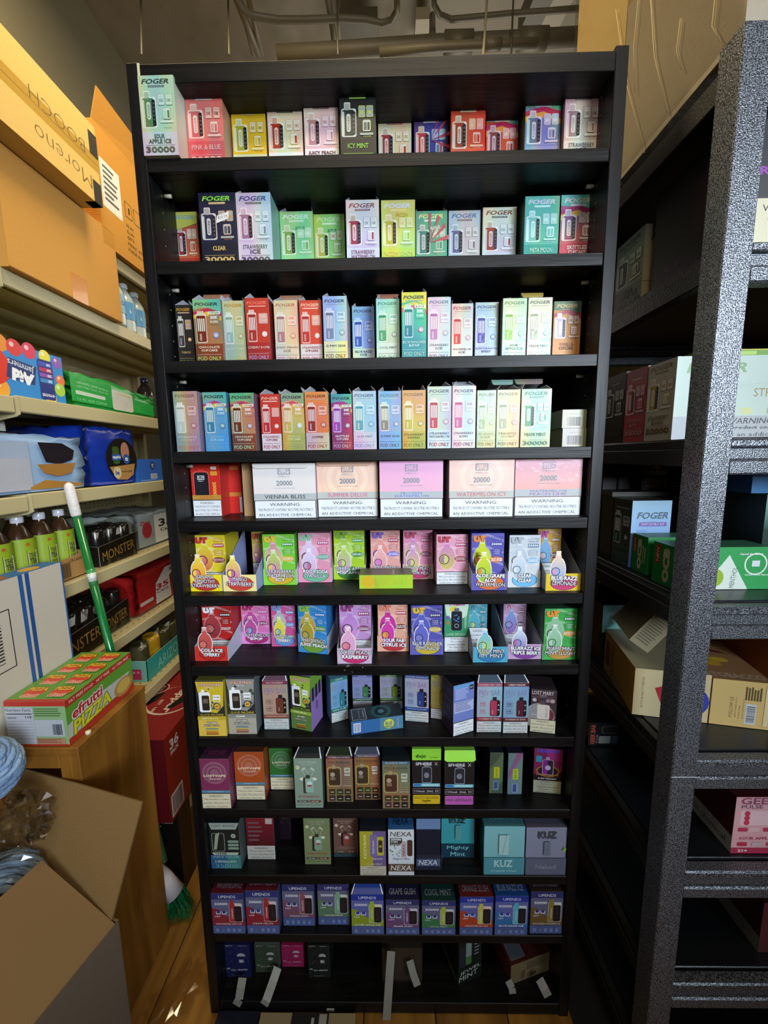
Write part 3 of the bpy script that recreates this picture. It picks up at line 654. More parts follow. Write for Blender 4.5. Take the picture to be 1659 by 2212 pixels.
vbox(R, (1050.5, 1121, 239), 'orange swirl box', 'CUPCAKE', lambda a: t_pro(a, '#cc5a26', 'CHOCOLATE|CUPCAKE', '#7c4a30', bot='#b8401c', swirl=CUPS(), logo='#e0d8b0', ink='#f0d8c0', badge='#f0e4d0'), side='#a8481e')
vbox(R, (1136, 1214, 206), 'blue swirl box', 'COCONUT', lambda a: t_pro(a, '#6f86b8', 'COCONUT', '#5468a0', bot='#7f95c0', swirl=CUPS(), logo='#e6e4d0', ink='#c4d0e8', badge='#e8e8f2'), side='#6a6a44', d=.12)
vbox(R, (1222, 1301, 190), 'mauve silver box', 'STRAWBERRY ICE', lambda a: t_pro(a, '#c9b6bc', 'STRAWBERRY|ICE', '#8f7690', ink='#5d4a5c', logo='#7e3f4c', bot='#d8cfd4', digits=False), side='#a39a8c', fl='', d=.12)
# ---- second shelf
R = 1
vbox(R, (374, 425, 459), 'red and yellow box', 'SLUSH', lambda a: (t_pro(a, '#c7503c', 'SLUSH', '#9c2430', bot='#b32f2c', logo='#7a88a8', ink='#e0b060', badge='#f0d8c0'), a.poly([(0, .74), (1, .84), (1, 1), (0, 1)], '#c8b44a'), a.text('FOGER', .5, .925, .78, .06, '#8a98a8', .03, .35)), ld=('#7c2030', .012), side='#8c4a28')
vbox(R, (427, 506.5, 416.5), 'navy box with a white price sticker', 'CLEAR', lambda a: (t_pro(a, '#161a3c', 'CLEAR', '#23264e', bot='#10132c', logo='#8ce04a', ink='#d2b070', badge='#c98a3c'), a.poly([(.46, .60), (.80, .66), (.83, .75), (.49, .70)], '#e9e9ea'), a.text('$15.99', .645, .68, .26, .04, '#33343c', .0, 0, 9)), side='#0f1228', ld=('#1a1a24', .018), m=FOIL2)
vbox(R, (507.5, 584, 416.5), 'lilac silver box with a tall back flap', 'STRAWBERRY ICE', lambda a: t_pro(a, '#c2c4de', 'STRAWBERRY|ICE', '#8d7898', ink='#555866', logo='#4a4f9c', bot='#ccd0e4'), side='#8ea09a', fl='d', d=.12)
vbox(R, (603, 675.5, 457), 'mint green box', 'SOUR APPLE', lambda a: (t_pro(a, '#86c79a', 'SOUR|APPLE', '#6f9a5c', bot='#88c99a', logo='#cfeee0', ink='#bfe8c8', badge='#e8f4e0'), a.text('SOUR', .62, .765, .3, .045, '#5ca07c', .05, .2)), side='#5fa878', fl='d')
vbox(R, (677, 744, 463), 'lime green box with raised green lid', 'SOUR LIME', lambda a: (t_pro(a, '#9cc46a', 'SOUR|LIME', '#a8aa4c', bot='#94c46c', logo='#cfe6a8', ink='#e0eebc', badge='#d86a4c'), a.text('SOUR', .60, .765, .3, .045, '#4f9060', .05, .2)), side='#6fa044', ld=('#86b04e', .018))
vbox(R, (746, 819, 432), 'pale pink silver box', 'STRAWBERRY WATERMELON', lambda a: t_pro(a, '#d6c8d8', 'STRAWBERRY|WATERMELON', '#b02848', ink='#98405c', logo='#92485c', bot='#dcdde6', digits=False), side='#b0a8b0', fl='d')
vbox(R, (822.5, 897, 432.5), 'pale yellow green box with raised lid', 'FROZEN LEMON', lambda a: (t_pro(a, '#b8cc7c', 'FROZEN LEMON', '#a4b440', bot='#bccf58', logo='#c0dcf0', ink='#ded87c', digits=False, badge='#dcb888'), a.text('FROZEN', .62, .80, .34, .05, '#d8c23c', .05, .1)), side='#86a04c', ld=('#7fae50', .02))
vbox(R, (897.5, 967, 456), 'teal starburst box', 'BLUE RANCHER B-POP', lambda a: (t_pro(a, '#58a898', 'BLUE RANCHER|B-POP', '#3f8c8c', bot='#4aa294', logo='#f0e4a0', ink='#d8ece0', badge='#f2e8e0'), [a.poly([(.45, .55), (.45 + .6 * math.cos(t), .55 + .42 * math.sin(t)), (.45 + .6 * math.cos(t + .16), .55 + .42 * math.sin(t + .16))], '#c25a70') for t in (0.1, .55, 1.0, 1.5)], a.text('B-POP', .62, .76, .3, .045, '#eceae0', .04, 0, 10)), side='#b08c40', fl='d')
vbox(R, (969, 1039, 455), 'lavender silver box with a tilted open flap', 'GRAPE ICE', lambda a: t_pro(a, '#c0bad0', 'GRAPE ICE', '#75588c', logo='#5d6ab0', ink='#665678'), side='#9c9ca4', ld=('#8a8a90', .022), tilt=.005)
vbox(R, (1043, 1117, 448), 'white silver box with orange red device', 'COFFEE', lambda a: t_pro(a, '#d6cfc6', 'COFFEE', '#b23a1e', logo='#7c3c28', ink='#4c4744', bot='#d4dcd8'), side='#a09c98')
vbox(R, (1134.5, 1210.5, 424), 'teal green box', 'META MOON', lambda a: t_pro(a, '#5da39c', 'META MOON', '#7cb0a8', bot='#2f8c8c', logo='#d8c0dc', ink='#c2e4e0', digits=False, badge='#d6ece8'), side='#4c5a50', d=.13, wrap=True)
vbox(R, (1212.5, 1289.5, 421), 'pink and green swirl box', 'SKITTLES CUPCAKE', lambda a: t_pro(a, '#b0506c', 'SKITTLES|CUPCAKE', '#8c3c68', bot='#b03a5c', swirl=CUPS(), logo='#e8d8b8', ink='#f0d0d8', digits=False, badge='#f0e0d8'), side='#8c3450', d=.12,
     label='pink and green swirl box rightmost on the second bookcase shelf')
# ---- third shelf
R = 2; D3 = .13
P3 = lambda *k, **q: (lambda a: t_pod(a, *k, **q))
vbox(R, (377, 413, 659), 'black box', 'TOBACCO', P3('#22211f', 'TOBACCO', '#34343c', bot='#1c1b1a', ink='#b0a060', logo='#c48c2c', badge='#c48c2c', podink='#7c9c3c'), side='#161616', fl='d', d=D3, m=FOIL2)
vbox(R, (414.5, 476, 647), 'brown swirl box', 'CHOCOLATE CUPCAKE', P3('#9a6a58', 'CHOCOLATE|CUPCAKE', '#6a2218', bot='#7c3424', swirl=CUPS(), ink='#e8d4cc', podink='#b6d87c', badge='#6c60c0'), side='#7c5a58', d=D3, ld=('#b87868', .02), fl='d')
vbox(R, (479, 527, 650), 'cream grey box', 'WHITE GUMMY', P3('#b8b09c', 'WHITE GUMMY', '#a8a8a4', bot='#aaa79c', ink='#dcd8c4', logo='#a87c34', badge='#b0803c', podink='#c8b080'), side='#98958c', d=D3, fl='d')
vbox(R, (527.5, 580, 644), 'crimson box', 'CHERRY BOMB', P3('#b83020', 'CHERRY BOMB', '#a02020', bot='#a01c20', ink='#f0d4d0', logo='#e87060', badge='#e0c8c0', podink='#b8a0e0'), side='#7c1c20', d=D3, fl='d', m=FOIL2)
vbox(R, (590, 642, 649), 'peach pink silver box', 'JUICY PEACH ICE', P3('#d8b8a8', 'JUICY PEACH|ICE', '#b86c84', bot='#d8c0bc', ink='#a87078', logo='#b06860', badge='#d07c68', podink='#d86c98'), side='#a8a0a0', d=D3, ld=('#c89080', .024), fl='d')
vbox(R, (645, 694, 649), 'orange red box', 'STRAWBERRY CUPCAKE', P3('#cc3c1c', 'STRAWBERRY|CUPCAKE', '#b02424', bot='#d8d4d4', ink='#98383c', logo='#e8b8a8', badge='#e4c4b8', podink='#b02c2c'), side='#9c2c1c', d=D3, fl='d', m=FOIL2)
vbox(R, (696, 749, 640), 'silver box', 'GUMMY BEAR', P3('#a8b4d0', 'GUMMY BEAR', '#8c8c90', bot='#e0d8a0', ink='#444854', logo='#343c58', badge='#6c7ca8', podink='#8c3c28'), side='#8c94a0', d=D3, fl='d')
vbox(R, (759.5, 808.5, 662.5), 'royal blue silver box', 'BLUE RAZZ ICE', P3('#8ca0cc', 'BLUE RAZZ|ICE', '#2040a0', bot='#c8c8b8', ink='#33405c', logo='#343c58', badge='#5060a0'), side='#8088a0', d=D3, fl='d')
vbox(R, (811.5, 863, 646), 'teal silver box', 'COOL MINT', P3('#a8c8bc', 'COOL MINT', '#3c8c70', bot='#bcd4d4', ink='#3c6060', logo='#4c7a60', badge='#5c8c98', podink='#3c8c78'), side='#9cc0b8', d=D3, fl='d', ld=('#c47c6c', .02))
vbox(R, (867, 922, 631.5), 'tall green and yellow box', 'BLUE RANCHER B-POP', P3('#4ca88c', 'BLUE RANCHER|B-POP', '#1c7a78', bot='#40a088', swirl=('#d0c040', '#d8b84c', '#c85a68', 'B-POP'), ink='#d8ecd8', podink='#c8e0b8', badge='#c06a78'), side='#4c9c80', d=D3, fl='d')
vbox(R, (923.5, 974.5, 642.5), 'lilac silver box with white open top', 'STRAWBERRY ICE', P3('#c0bcd4', 'STRAWBERRY|ICE', '#a078b8', bot='#c8c4d8', ink='#706c8c', logo='#646ca0', badge='#9c78b0', podink='#8868a8'), side='#a0a0b0', d=D3, fl='g', flc='#b8bcc8')
vbox(R, (975.5, 1023, 656), 'pink silver box', 'WATERMELON ICE', P3('#d4c0bc', 'WATERMELON|ICE', '#c82428', bot='#d8cccc', ink='#9c3840', logo='#a83840', badge='#c87080'), side='#b0a0a0', d=D3, fl='d')
vbox(R, (1027, 1078, 653.5), 'grey silver box with purple device', 'KIWI DRAGON BERRY', P3('#b8b8c4', 'KIWI DRAGON|BERRY', '#4c3484', bot='#c0b8d0', ink='#5c4c80', logo='#4c4c78', badge='#6c64a0', podink='#a0a0b0'), side='#8c8c98', d=D3, wrap=True)
vbox(R, (1086.5, 1139.5, 644.5), 'pale silver box with green device', 'SOUR APPLE ICE', P3('#bcc8b4', 'SOUR|APPLE ICE', '#78a844', bot='#c0c8c4', ink='#687868', logo='#60705c', badge='#8ca494', podink='#8c9c8c'), side='#7c706c', d=D3, wrap=True)
vbox(R, (1141.5, 1194.5, 643), 'pale green silver box under a yellow lid', 'MIAMI MINT', P3('#b8c8bc', 'MIAMI MINT', '#84a48c', bot='#c4ccc4', ink='#60746c', logo='#44544c', badge='#8ca498', podink='#7c8c84'), side='#9ca89c', d=D3, ld=('#e4c060', .025), wrap=True)
vbox(R, (1197, 1257.5, 651), 'ochre box', 'VANILLA CUPCAKE', lambda a: t_pro(a, '#c08c3c', 'VANILLA|CUPCAKE', '#b8b4c0', bot='#c88c38', swirl=('#4c7850', '#a83c48', '#c8943c', 1), logo='#d8c088', ink='#7c5420', digits=False, badge='#7c5c28'), side='#a87c34', d=D3, m=FOIL2)
# ---- fourth shelf
R = 3; Y4 = .012
vbox(R, (372, 425, 845.5), 'wrapped tan silver box', 'PINEAPPLE COCONUT', P3('#a89c90', 'PINEAPPLE|COCONUT', '#c8bcc8', bot='#9c9498', ink='#e0d4d8', logo='#78685c', badge='#a05c44', podink='#c07868'), side='#98a0b0', y=Y4, d=D3, wrap=True)
vbox(R, (436, 488, 847.5), 'wrapped sky blue swirl box', 'COCONUT CUPCAKE', P3('#6890d0', 'COCONUT|CUPCAKE', '#2c74b8', bot='#5c90d8', swirl=('#5ca0b0', '#a83c80', '#c8b068', 'CUPCAKE'), ink='#a8c8ec', podink='#88a8d8'), side='#5c84b0', y=Y4, d=D3, wrap=True)
vbox(R, (495, 548, 849), 'wrapped brown swirl box', 'CHOCOLATE CUPCAKE', P3('#a87870', 'CHOCOLATE|CUPCAKE', '#782818', bot='#7c3830', swirl=('#5ca088', '#a83068', '#c88c50', 'CUPCAKE'), ink='#e0c8c0', podink='#c8d8b0', badge='#7c5ca8'), side='#7c6c88', y=Y4, d=D3, wrap=True)
vbox(R, (560.5, 604.5, 851.5), 'red and white box', 'STRAWBERRY CUPCAKE', P3('#b82c24', 'STRAWBERRY|CUPCAKE', '#a82838', bot='#d0ccd8', ink='#983c48', logo='#e0b0a8', badge='#d8a8a0', podink='#a03030'), side='#a83838', y=Y4 + .004, d=D3, fl='d', m=FOIL2)
vbox(R, (605.5, 656, 849), 'tan swirl box', 'VANILLA CUPCAKE', P3('#b8a070', 'VANILLA|CUPCAKE', '#b0a068', bot='#b09858', swirl=('#70a888', '#b04868', '#c8a058', 'CUPCAKE'), ink='#e4d8a8', podink='#c0a878', badge='#c0b8d0'), side='#a08c68', y=Y4, d=D3, fl='d')
vbox(R, (657, 708.5, 846.5), 'copper orange box', 'COFFEE', P3('#c87c4c', 'COFFEE', '#782414', bot='#b8b4b0', ink='#50403c', logo='#5c2c1c', badge='#8c3018', podink='#983828'), side='#a0a4a8', y=Y4, d=D3, fl='d')
vbox(R, (714, 760, 851.5), 'magenta swirl box', 'SKITTLES CUPCAKE', P3('#a02868', 'SKITTLES|CUPCAKE', '#b040a0', bot='#983058', swirl=('#50a090', '#b83068', '#d0a050', 'CUPCAKE'), ink='#ecc8dc', podink='#e0b0c8', badge='#8c5c9c'), side='#98a0b8', y=Y4, d=D3, fl='d',
     label='magenta swirl box beside the blue GUM MINT box on the fourth bookcase shelf')
vbox(R, (761, 812.5, 845), 'pale blue silver box', 'GUM MINT', P3('#a8b4d8', 'GUM MINT', '#5890b8', bot='#c0b8dc', ink='#7c94c0', logo='#505c90', badge='#6c84b8', podink='#88a8e0'), side='#a0a8c0', y=Y4, d=D3, fl='d')
vbox(R, (816.5, 867, 845), 'blue rainbow silver box', 'GUMMY BEAR', P3('#7c9cd8', 'GUMMY BEAR', '#787c84', bot='#6ca0e0', ink='#485474', logo='#64748c', badge='#5874b8', podink='#50688c'), side='#90a0c0', y=Y4, d=D3, fl='d')
vbox(R, (868, 920, 843), 'gold silver box', 'STRAWBERRY BANANA', P3('#c0a868', 'STRAWBERRY|BANANA', '#b0a85c', bot='#b8a04c', ink='#706034', logo='#7c7448', badge='#8c7c40', podink='#98843c'), side='#a89c78', y=Y4, d=D3, fl='d')
vbox(R, (923, 976, 835), 'silver box with pink red device', 'STRAWBERRY WATERMELON', P3('#c8bcb4', 'STRAWBERRY|WATERMELON', '#c83848', bot='#ccc8dc', ink='#6c5c78', logo='#585868', badge='#c07c78', podink='#b83c3c'), side='#b8a8a8', y=Y4, d=D3, fl='d')
vbox(R, (977, 1029, 834.5), 'silver box with magenta device', 'STRAWBERRY KIWI', P3('#c4bccc', 'STRAWBERRY|KIWI', '#b850a0', bot='#c8c4d0', ink='#80548c', logo='#48486c', badge='#98709c', podink='#984c98'), side='#b0a8b0', y=Y4, d=D3, fl='gd', flc='#c4ccd4')
vbox(R, (1031, 1073, 843.5), 'wrapped cream silver box', 'STRAWBERRY BANANA', P3('#c4bca8', 'STRAWBERRY|BANANA', '#a8a078', bot='#b8b0a0', ink='#c8bca0', logo='#8c8058', badge='#a89c78', podink='#b0a068'), side='#a8a090', y=Y4 + .003, d=D3, wrap=True)
vbox(R, (1074, 1125, 842), 'peach silver box', 'PINEAPPLE COCONUT', P3('#ccb8a0', 'PINEAPPLE|COCONUT', '#98948c', bot='#c4b49c', ink='#94887c', logo='#7c6860', badge='#c08c7c', podink='#a07868'), side='#b0a898', y=Y4, d=D3, fl='d', ld=('#8cc0b0', .026))
vbox(R, (1127, 1193, 840.5), 'wide pale green silver box', 'MIAMI MINT', lambda a: t_pro(a, '#a8bca8', 'MIAMI MINT', '#4c7c68', logo='#485c54', ink='#50685c', bot='#b0b8a0', lift=0), side='#98a894', y=Y4, d=D3, fl='d', ld=('#9a9488', .03))
for i, (yt, yb, ds) in enumerate(((919.5, 960, 'lower'), (876.7, 917, 'upper'))):
    L = at(1214, yb, Y=.03); Rr = at(1266, yb, Y=.03); h = at(1240, yt, Y=.03).z - at(1240, yb, Y=.03).z
    w_ = Rr.x - L.x
    def art(a): a.rect(0, 0, 1, 1, '#b8bcb0'); a.rect(.86, 0, 1, 1, '#8c9468'); a.text('SWITCH PRO KIT', .55, .76, .55, .05, '#6c7078', 0); [a.rect(.2 + k * .037, .12, .2 + k * .037 + random.uniform(.006, .024), .60, '#5c6470') for k in range(16)]
    b = body(w_, .12, h - .0005, '#b8bcb0', '#6c7064', '#c8ccc4', art, FOIL2); z = SZ[3] + .0003 + (h if i else 0)
    if i == 0: h0 = h
    o = b.build('vape_box', None, ((L.x + Rr.x) / 2, .03, SZ[3] + .0004 + (h0 if i else 0)), .0)
    tag(o, f'{ds} grey box of the flat barcoded pair at the right end of the fourth bookcase shelf', 'box', 'boxes on the fourth bookcase shelf')
# ---- fifth shelf
R = 4
def reindeer(a):
    a.rect(0, 0, 1, 1, '#c8261c'); a.rr(.08, .30, .62, .86, '#e06050', .1); a.rr(.10, .28, .60, .84, '#14131c', .1); a.rr(.24, .84, .46, .90, '#d8443a', .03); a.frame(.22, .70, .46, .78, WH, '#14131c', .004, .012); a.text('FLUM', .34, .74, .2, .055, WH, .04); a.text('MELLO', .34, .675, .18, .018, WH)
    a.text('20000', .80, .53, .13, .26, '#d8b040', .05, 0, -90); a.rr(.68, .78, .92, .86, '#d89030', .03); a.rr(.70, .89, .90, .95, '#e8d8c0', .01)
    a.rect(0, .325, 1, .41, '#b88838'); a.text('REINDEER', .52, .368, .5, .035, '#c84028', .03); a.warn(0, .32, lines=['THIS PRODUCT CONTAINS', 'NICOTINE. NICOTINE IS', 'AN ADDICTIVE CHEMICAL.'])
vbox(R, (419, 1116, 481, 1116, 1002), 'red box with black device', 'REINDEER', reindeer, side='#b82820', m=PAPER, d=.07)
vbox(R, (497, 1109, 526, 1109, 1000), 'narrow red box with gold 0000', '', lambda a: (a.rect(0, 0, 1, 1, '#c4241c'), a.text('0000', .5, .90, .66, .08, '#d8a848', .05), [a.frame(.28, .46 + k * .12, .72, .55 + k * .12, '#a02828', '#b8241c', .05) for k in range(3)], a.rect(0, .34, 1, .42, '#c07830'), a.rect(.8, .02, 1, .33, '#d0d0d4')), side='#8c1c18', m=PAPER, d=.09)
vbox(R, (527.5, 1107, 549, 1107, 1000), 'tan card box squeezed behind the white box', '', lambda a: (a.rect(0, 0, 1, 1, '#b08c64'), a.text('2000', .4, .9, .5, .06, '#8c6c4c')), side='#98784f', m=PAPER, d=.05, y=.07)
fl5 = [((551, 1120.5, 685, 1120, 1001), 'white', 'VIENNA BLISS', '#d4cfce', None, None, '#14161c', '#dccfc8'),
       ((687, 1118, 818, 1116, 996), 'peach ringed', 'SUMMER DELUX', '#e0b9a4', '#e6c4b2', '#eccdb8', '#d23a78', None),
       ((820.5, 1118, 957, 1118, 993), 'pink', 'FROZEN|WATERMELON', '#d9a0c8', '#e0b0bc', None, '#4a70c8', None),
       ((969, 1118, 1108.5, 1117, 991), 'pale peach ringed', 'WATERMELON ICY', '#dcb8ac', '#e2c4bc', '#e6c8bc', '#c04848', None),
       ((1109.5, 1115, 1253, 1114, 987), 'pink and orange', 'WATERMELON|PEACH LIME', '#d49cae', '#e0a68a', None, '#8a4ca0', None)]
for k, (q, ds, nm, bg, bg2, ring, ink, _) in enumerate(fl5):
    o, w_, d, h = vbox(R, q, f'wide {ds} box', nm, lambda a: t_flum(a, bg, nm, ink, bg2, ring), side='#a88c94', m=PAPER, d=.10)
    if k < 2:
        b = MB(); plate(b, [(-w_ / 2, -.003, h - .004), (-w_ / 2 + .006, -.004, h - .011), (w_ / 2 - .02, -.004, h - .011), (w_ / 2 - .012, -.003, h - .003)], ['#c8c4c0', '#d4a890'][k]); part('tuck_flap', b, o)
    if k in (2, 4): wrapfilm(o, w_, d, h)
# ---- sixth and seventh shelves: display boxes with a tray and a cut-out bottle on its front
def ut(row, tq, trayh, bt, inset, desc, name, art, traybg, oval, side, dev=None, sl=None, d=.085, backh=.6, wrap=False, top=None, inn=None, traycol=None, notray=False, bw=None, rot=False, bx=0):
    x, y, rz, w_, hh = place(row, (*tq, trayh), None, rot)
    iw = (bw or w_ - .003); ih = at((tq[0] + tq[2]) / 2, bt, Y=y + inset).z - SZ[row]
    ih = min(ih, SZ[row - 1] - .0245 - SZ[row] - .003)
    d = min(d, DEP - .012 - y - inset)
    b = body(iw, d, ih, side, side, top or side, art, PAPER)
    c = Vector((x, y, SZ[row] + .001))
    o = b.build('vape_display_box', None, (x + bx - math.sin(rz) * (inset + .0014), y + math.cos(rz) * (inset + .0014), SZ[row] + .001), rz)
    tag(o, lab(desc, name, row), 'box', f'display boxes on the {ORD[row]} bookcase shelf')
    if notray: return o
    t = MB(); tl = traycol or '#b8bccc'; yb = inset + d * .9; z0 = -.0007; x0, x1 = -w_ / 2 - bx, w_ / 2 - bx; of = -inset - .0014
    plate(t, [(x0, of, z0), (x1, of, z0), (x1, of, hh), (x0, of, hh)], traybg)
    for s, X in ((-1, x0), (1, x1)):
        P = [(X, of, z0), (X, of + yb, z0), (X, of + yb, ih * backh), (X, of, hh)]
        plate(t, P if s < 0 else P[::-1], tl)
    a = Art(w_, hh); t_uttray(a, traybg, name, oval); t.add(a, lambda u, v, z: (x0 + u * w_, of - .0004 - z * EPS, v * hh))
    part('display_tray', t, o)
    if dev:
        k = MB(); ch = ih * .52; cw = w_ * .46; a = Art(cw, ch); bottle(a, .5, .5, .92, 1.0, dev, '#e8dfe0', sl)
        k.add(a, lambda u, v, z: (x0 + w_ * .1 + u * cw, of - .0004 - (z + 4) * EPS, hh * .50 + v * ch)); 
        part('bottle_cutout', k, o)
    if wrap:
        f = MB(); f.box(x0 - .001, of - .002, 0, x1 + .001, of + yb + .002, max(ih + .001, hh), '#ffffff', FILM); part('plastic_wrap', f, o)
    return o
YL = '#e0cc2a'
U = lambda *k, **q: (lambda a: t_ut(a, *k, **q))
R = 5
ut(R, (408, 1277.5, 481, 1277.5), 1242.5, 1157, .035, 'yellow display box', 'BANANA|SMOOTHY|STRAWBERRY', U('#d8c828', '#b8342c', ('#d87048', '#d8d02c'), ('#d84c50', '#e0cc3c'), '#b83840', 'BANANA|SMOOTHY', '#8c2c28', warnp=.28), '#e8d21c', '#b83430', '#c0b02c', ('#e0883c', '#e8d03c'), ('#d86058', '#e8d040'), wrap=True)
ut(R, (483, 1277.5, 555, 1277.5), 1242.5, 1150, .10, 'pale yellow half empty display box', 'MANGO|STRAWBERRY', U('#b8a040', '#b83c34', ('#a060a8', '#c8b040'), ('#c050a0', '#d8c840'), '#8c2c3c', 'MANGO', '#8c2c28', warnp=.34), '#e6d68c', '#c04038', '#98903c', ('#c050a8', '#e8d820'), ('#b030a0', '#e8e040'), traycol='#8e96c4', d=.06, bw=.045, bx=.02, backh=1.0)
ut(R, (570, 1263.5, 641.5, 1264), 1231, 1155, .0, 'lime green display box', 'STRAWBERRY|WATERMELON|ICY', U('#78c43c', '#d8b83c', ('#c0e040', '#d070a8'), ('#d08c98', '#d8c038'), '#3c8c40', 'STRAWBERRY|WATERMELON', '#d8b030', multi='12 MULTIPLE'), '#7ac83c', '#c8a82c', '#4c9c2c', ('#d070a0', '#a8d850'), ('#d880b0', '#e0c838'))
ut(R, (646, 1258, 717, 1258), 1227, 1152, .0, 'rose pink display box', 'ROOT SODA|VANILLA', U('#dc94ac', '#88c0a0', ('#e0a0c0', '#d8c8e8'), ('#c03c68', '#a8a0b0'), '#b84c7c', 'ROOT SODA|VANILLA', '#60a088'), '#e090ac', '#6cb090', '#d8a4b8', ('#d0a8c8', '#dcd0ec'), ('#c04070', '#b0a0c0'))
ut(R, (721.5, 1252, 790, 1252), 1221, 1147, .0, 'yellow green display box', 'GREEN APPLE|FUJI APPLE', U('#a0c428', '#78a83c', ('#d0e08c', '#90b828'), ('#a0c840', '#c8b868'), '#3c8c4c', 'GREEN APPLE|FUJI APPLE', '#3c8440'), '#a8cc2c', '#408c40', '#7c9c2c', ('#d098c8', '#a0d020'), ('#a8d040', '#c878b0'))
ut(R, (800, 1250, 866, 1250), 1219, 1147, .0, 'salmon pink display box behind the yellow green carton', 'STRAWBERRY|GUAVA', U('#dc9c94', '#8060c0', ('#d8707c', '#e4a090'), ('#c050b8', '#c86ca8'), '#a82c50', 'STRAWBERRY|GUAVA', '#7868c8', multi='6 MULTIPLE'), '#dc9c94', '#7868c8', '#c07870', ('#d8909c', '#e8b0a8'), ('#c858b8', '#d080b8'))
ut(R, (870, 1251, 936, 1251), 1220, 1146.5, .0, 'narrow pink display box', 'WHITE PEACH|LEMON HEAD', U('#d888a8', '#c04868', ('#c8c048', '#c878c0'), ('#b0c048', '#b070b0'), '#b03460', 'WHITE PEACH|LEMON HEAD', '#8c3454'), '#d8a8a0', '#b03460', '#b87088', ('#d0c848', '#c880c8'), ('#c0c850', '#b878b8'))
vbox(R, (942, 1263, 1010.5, 1262, 1154.5), 'pink box without a tray', 'WHITE PEACH LEMON HEAD', U('#dc9cb0', '#b83c50', ('#c8b858', '#cc70c0'), ('#c4c850', '#a86c90'), '#b03060', 'WHITE PEACH|LEMON HEAD', '#9c2c3c', warnp=.26), side='#c080a0', top='#5c2c40', m=PAPER, d=.10, bname='vape_display_box')
ut(R, (1019, 1275, 1094, 1275), 1240, 1153, .02, 'violet display box', 'ALOE GRAPE|ALOE|WATERMELON', U('#5450a8', '#d87c34', ('#b8c828', '#c8d020'), ('#b8c030', '#e08c20'), '#3c3c98', 'ALOE GRAPE|ALOE', '#d07030', warnp=.24), '#5c54b0', '#d06c2c', '#403c90', ('#90c030', '#c8cc20'), ('#88b828', '#e08020'), top='#38348c')
ut(R, (1096, 1269, 1166, 1269), 1235, 1157, .0, 'white wrapped display box', 'CLEAR|CLEAR', U('#c4cad0', '#a8b0b8', ('#9cb0c4', '#c4ccd4'), ('#b0b8c0', '#c8ccd4'), '#5c7c98', 'CLEAR|CLEAR', '#7cb0d8'), '#ccd0d4', '#6ab4e0', '#50545c', ('#a8bcd0', '#ccd4dc'), ('#a8c0d4', '#d0d8e0'), top='#23242c', wrap=True)
ut(R, (1178, 1276.5, 1253, 1276), 1240, 1143, .055, 'golden yellow half empty display box', 'BLUE RAZZ|LEMONADE', U('#b88c20', '#b8388c', ('#6c9cc8', '#78a0c8'), ('#88a8c0', '#c8a8a0'), '#a06828', 'BLUE RAZZ|LEMONADE', '#7c2c28', warnp=.38), '#dcc020', '#c03c70', '#907020', ('#78a8d8', '#e8c8a8'), ('#7ca0d0', '#e088b8'), traycol='#8c8c90', bw=.055, bx=-.012, backh=.9)
L = at(776.5, 1272, Z=SZ[5]); Rr = at(892, 1272, Z=SZ[5])
b = body(Rr.x - L.x, .055, .033, '#b8dc38', '#98b830', '#6c7050', lambda a: (a.rect(0, 0, 1, 1, '#b6e03c'), a.ell(.17, .5, .13, '#e8c830', ry=.46), a.text('on', .27, .5, .06, .3, '#d8cc48', .02), [a.frame(.4 + k * .13, .3, .48 + k * .13, .7, '#d0c848', '#b6e03c', .01) for k in range(4)], [a.ell(.30 + i * .02, .1 + j * .1, .004, '#5c7028', n=6) for i in range(5) for j in range(9 - i * 2)]), FOIL2,
         topart=lambda a: (a.rect(0, 0, 1, 1, '#7c8070'), a.rect(.62, .1, .66, .8, '#b8b8b0'), a.frame(.3, .1, .6, .6, '#98a080', '#7c8070')))
o = b.build('vape_display_box', None, ((L.x + Rr.x) / 2, max(L.y, .004), SZ[5] + .0004)); wrapfilm(o, Rr.x - L.x, .055, .033)
tag(o, 'shiny yellow green carton lying flat in front of the pink boxes on the sixth bookcase shelf', 'box', 'display boxes on the sixth bookcase shelf')
R = 6
ut(R, (423, 1428, 493.5, 1428), 1397, 1309, .04, 'red display box', 'COLA ICE|CHERRY', U('#b02420', '#e8e0e4', ('#903038', '#a83c40'), ('#a83c38', '#b85048'), '#2c1c20', 'COLA ICE|CHERRY', '#a02828', warnp=.27), '#c83028', '#b02820', '#a02420', ('#b84848', '#c05850'), ('#c04840', '#d06858'), backh=.55)
ut(R, (523, 1391, 585.5, 1391), 1366, 1305.5, .0, 'orchid pink display box', 'WATERMELON|B-POP', U('#d070ac', '#a83060', ('#a058a8', '#c04c8c'), ('#c04880', '#4c90b8'), '#b04888', 'WATERMELON|B-POP', '#8c2858'), '#d888c8', '#a83070', '#b04c88', ('#b0589c', '#b84888'), ('#50a0d0', '#d05898'))
ut(R, (587.5, 1396, 642, 1397), 1368, 1305.5, .0, 'pink display box with yellow bottle', 'WHITE GUMMY|CHERRY', U('#c8508c', '#6c90c8', ('#d8c838', '#88b0d0'), ('#4c90c8', '#a03870'), '#5878b0', 'WHITE GUMMY|CHERRY', '#5080c0'), '#cc5890', '#6090c8', '#a84078', ('#d8cc40', '#e0d448'), ('#60a8d8', '#e0c840'))
ut(R, (645, 1408, 709, 1414), 1374, 1307, .0, 'sky blue display box turned a little', 'THAI MANGO|JUICE PEACH', U('#3484c4', '#88b840', ('#c08838', '#c8b040'), ('#5c9838', '#d89030'), '#306cac', 'THAI MANGO|JUICE PEACH', '#5c8c38'), '#3c8ccc', '#6c9838', '#2c6ca8', ('#c88c38', '#a0a838'), ('#68a038', '#e09828'), rot=True, d=.12)
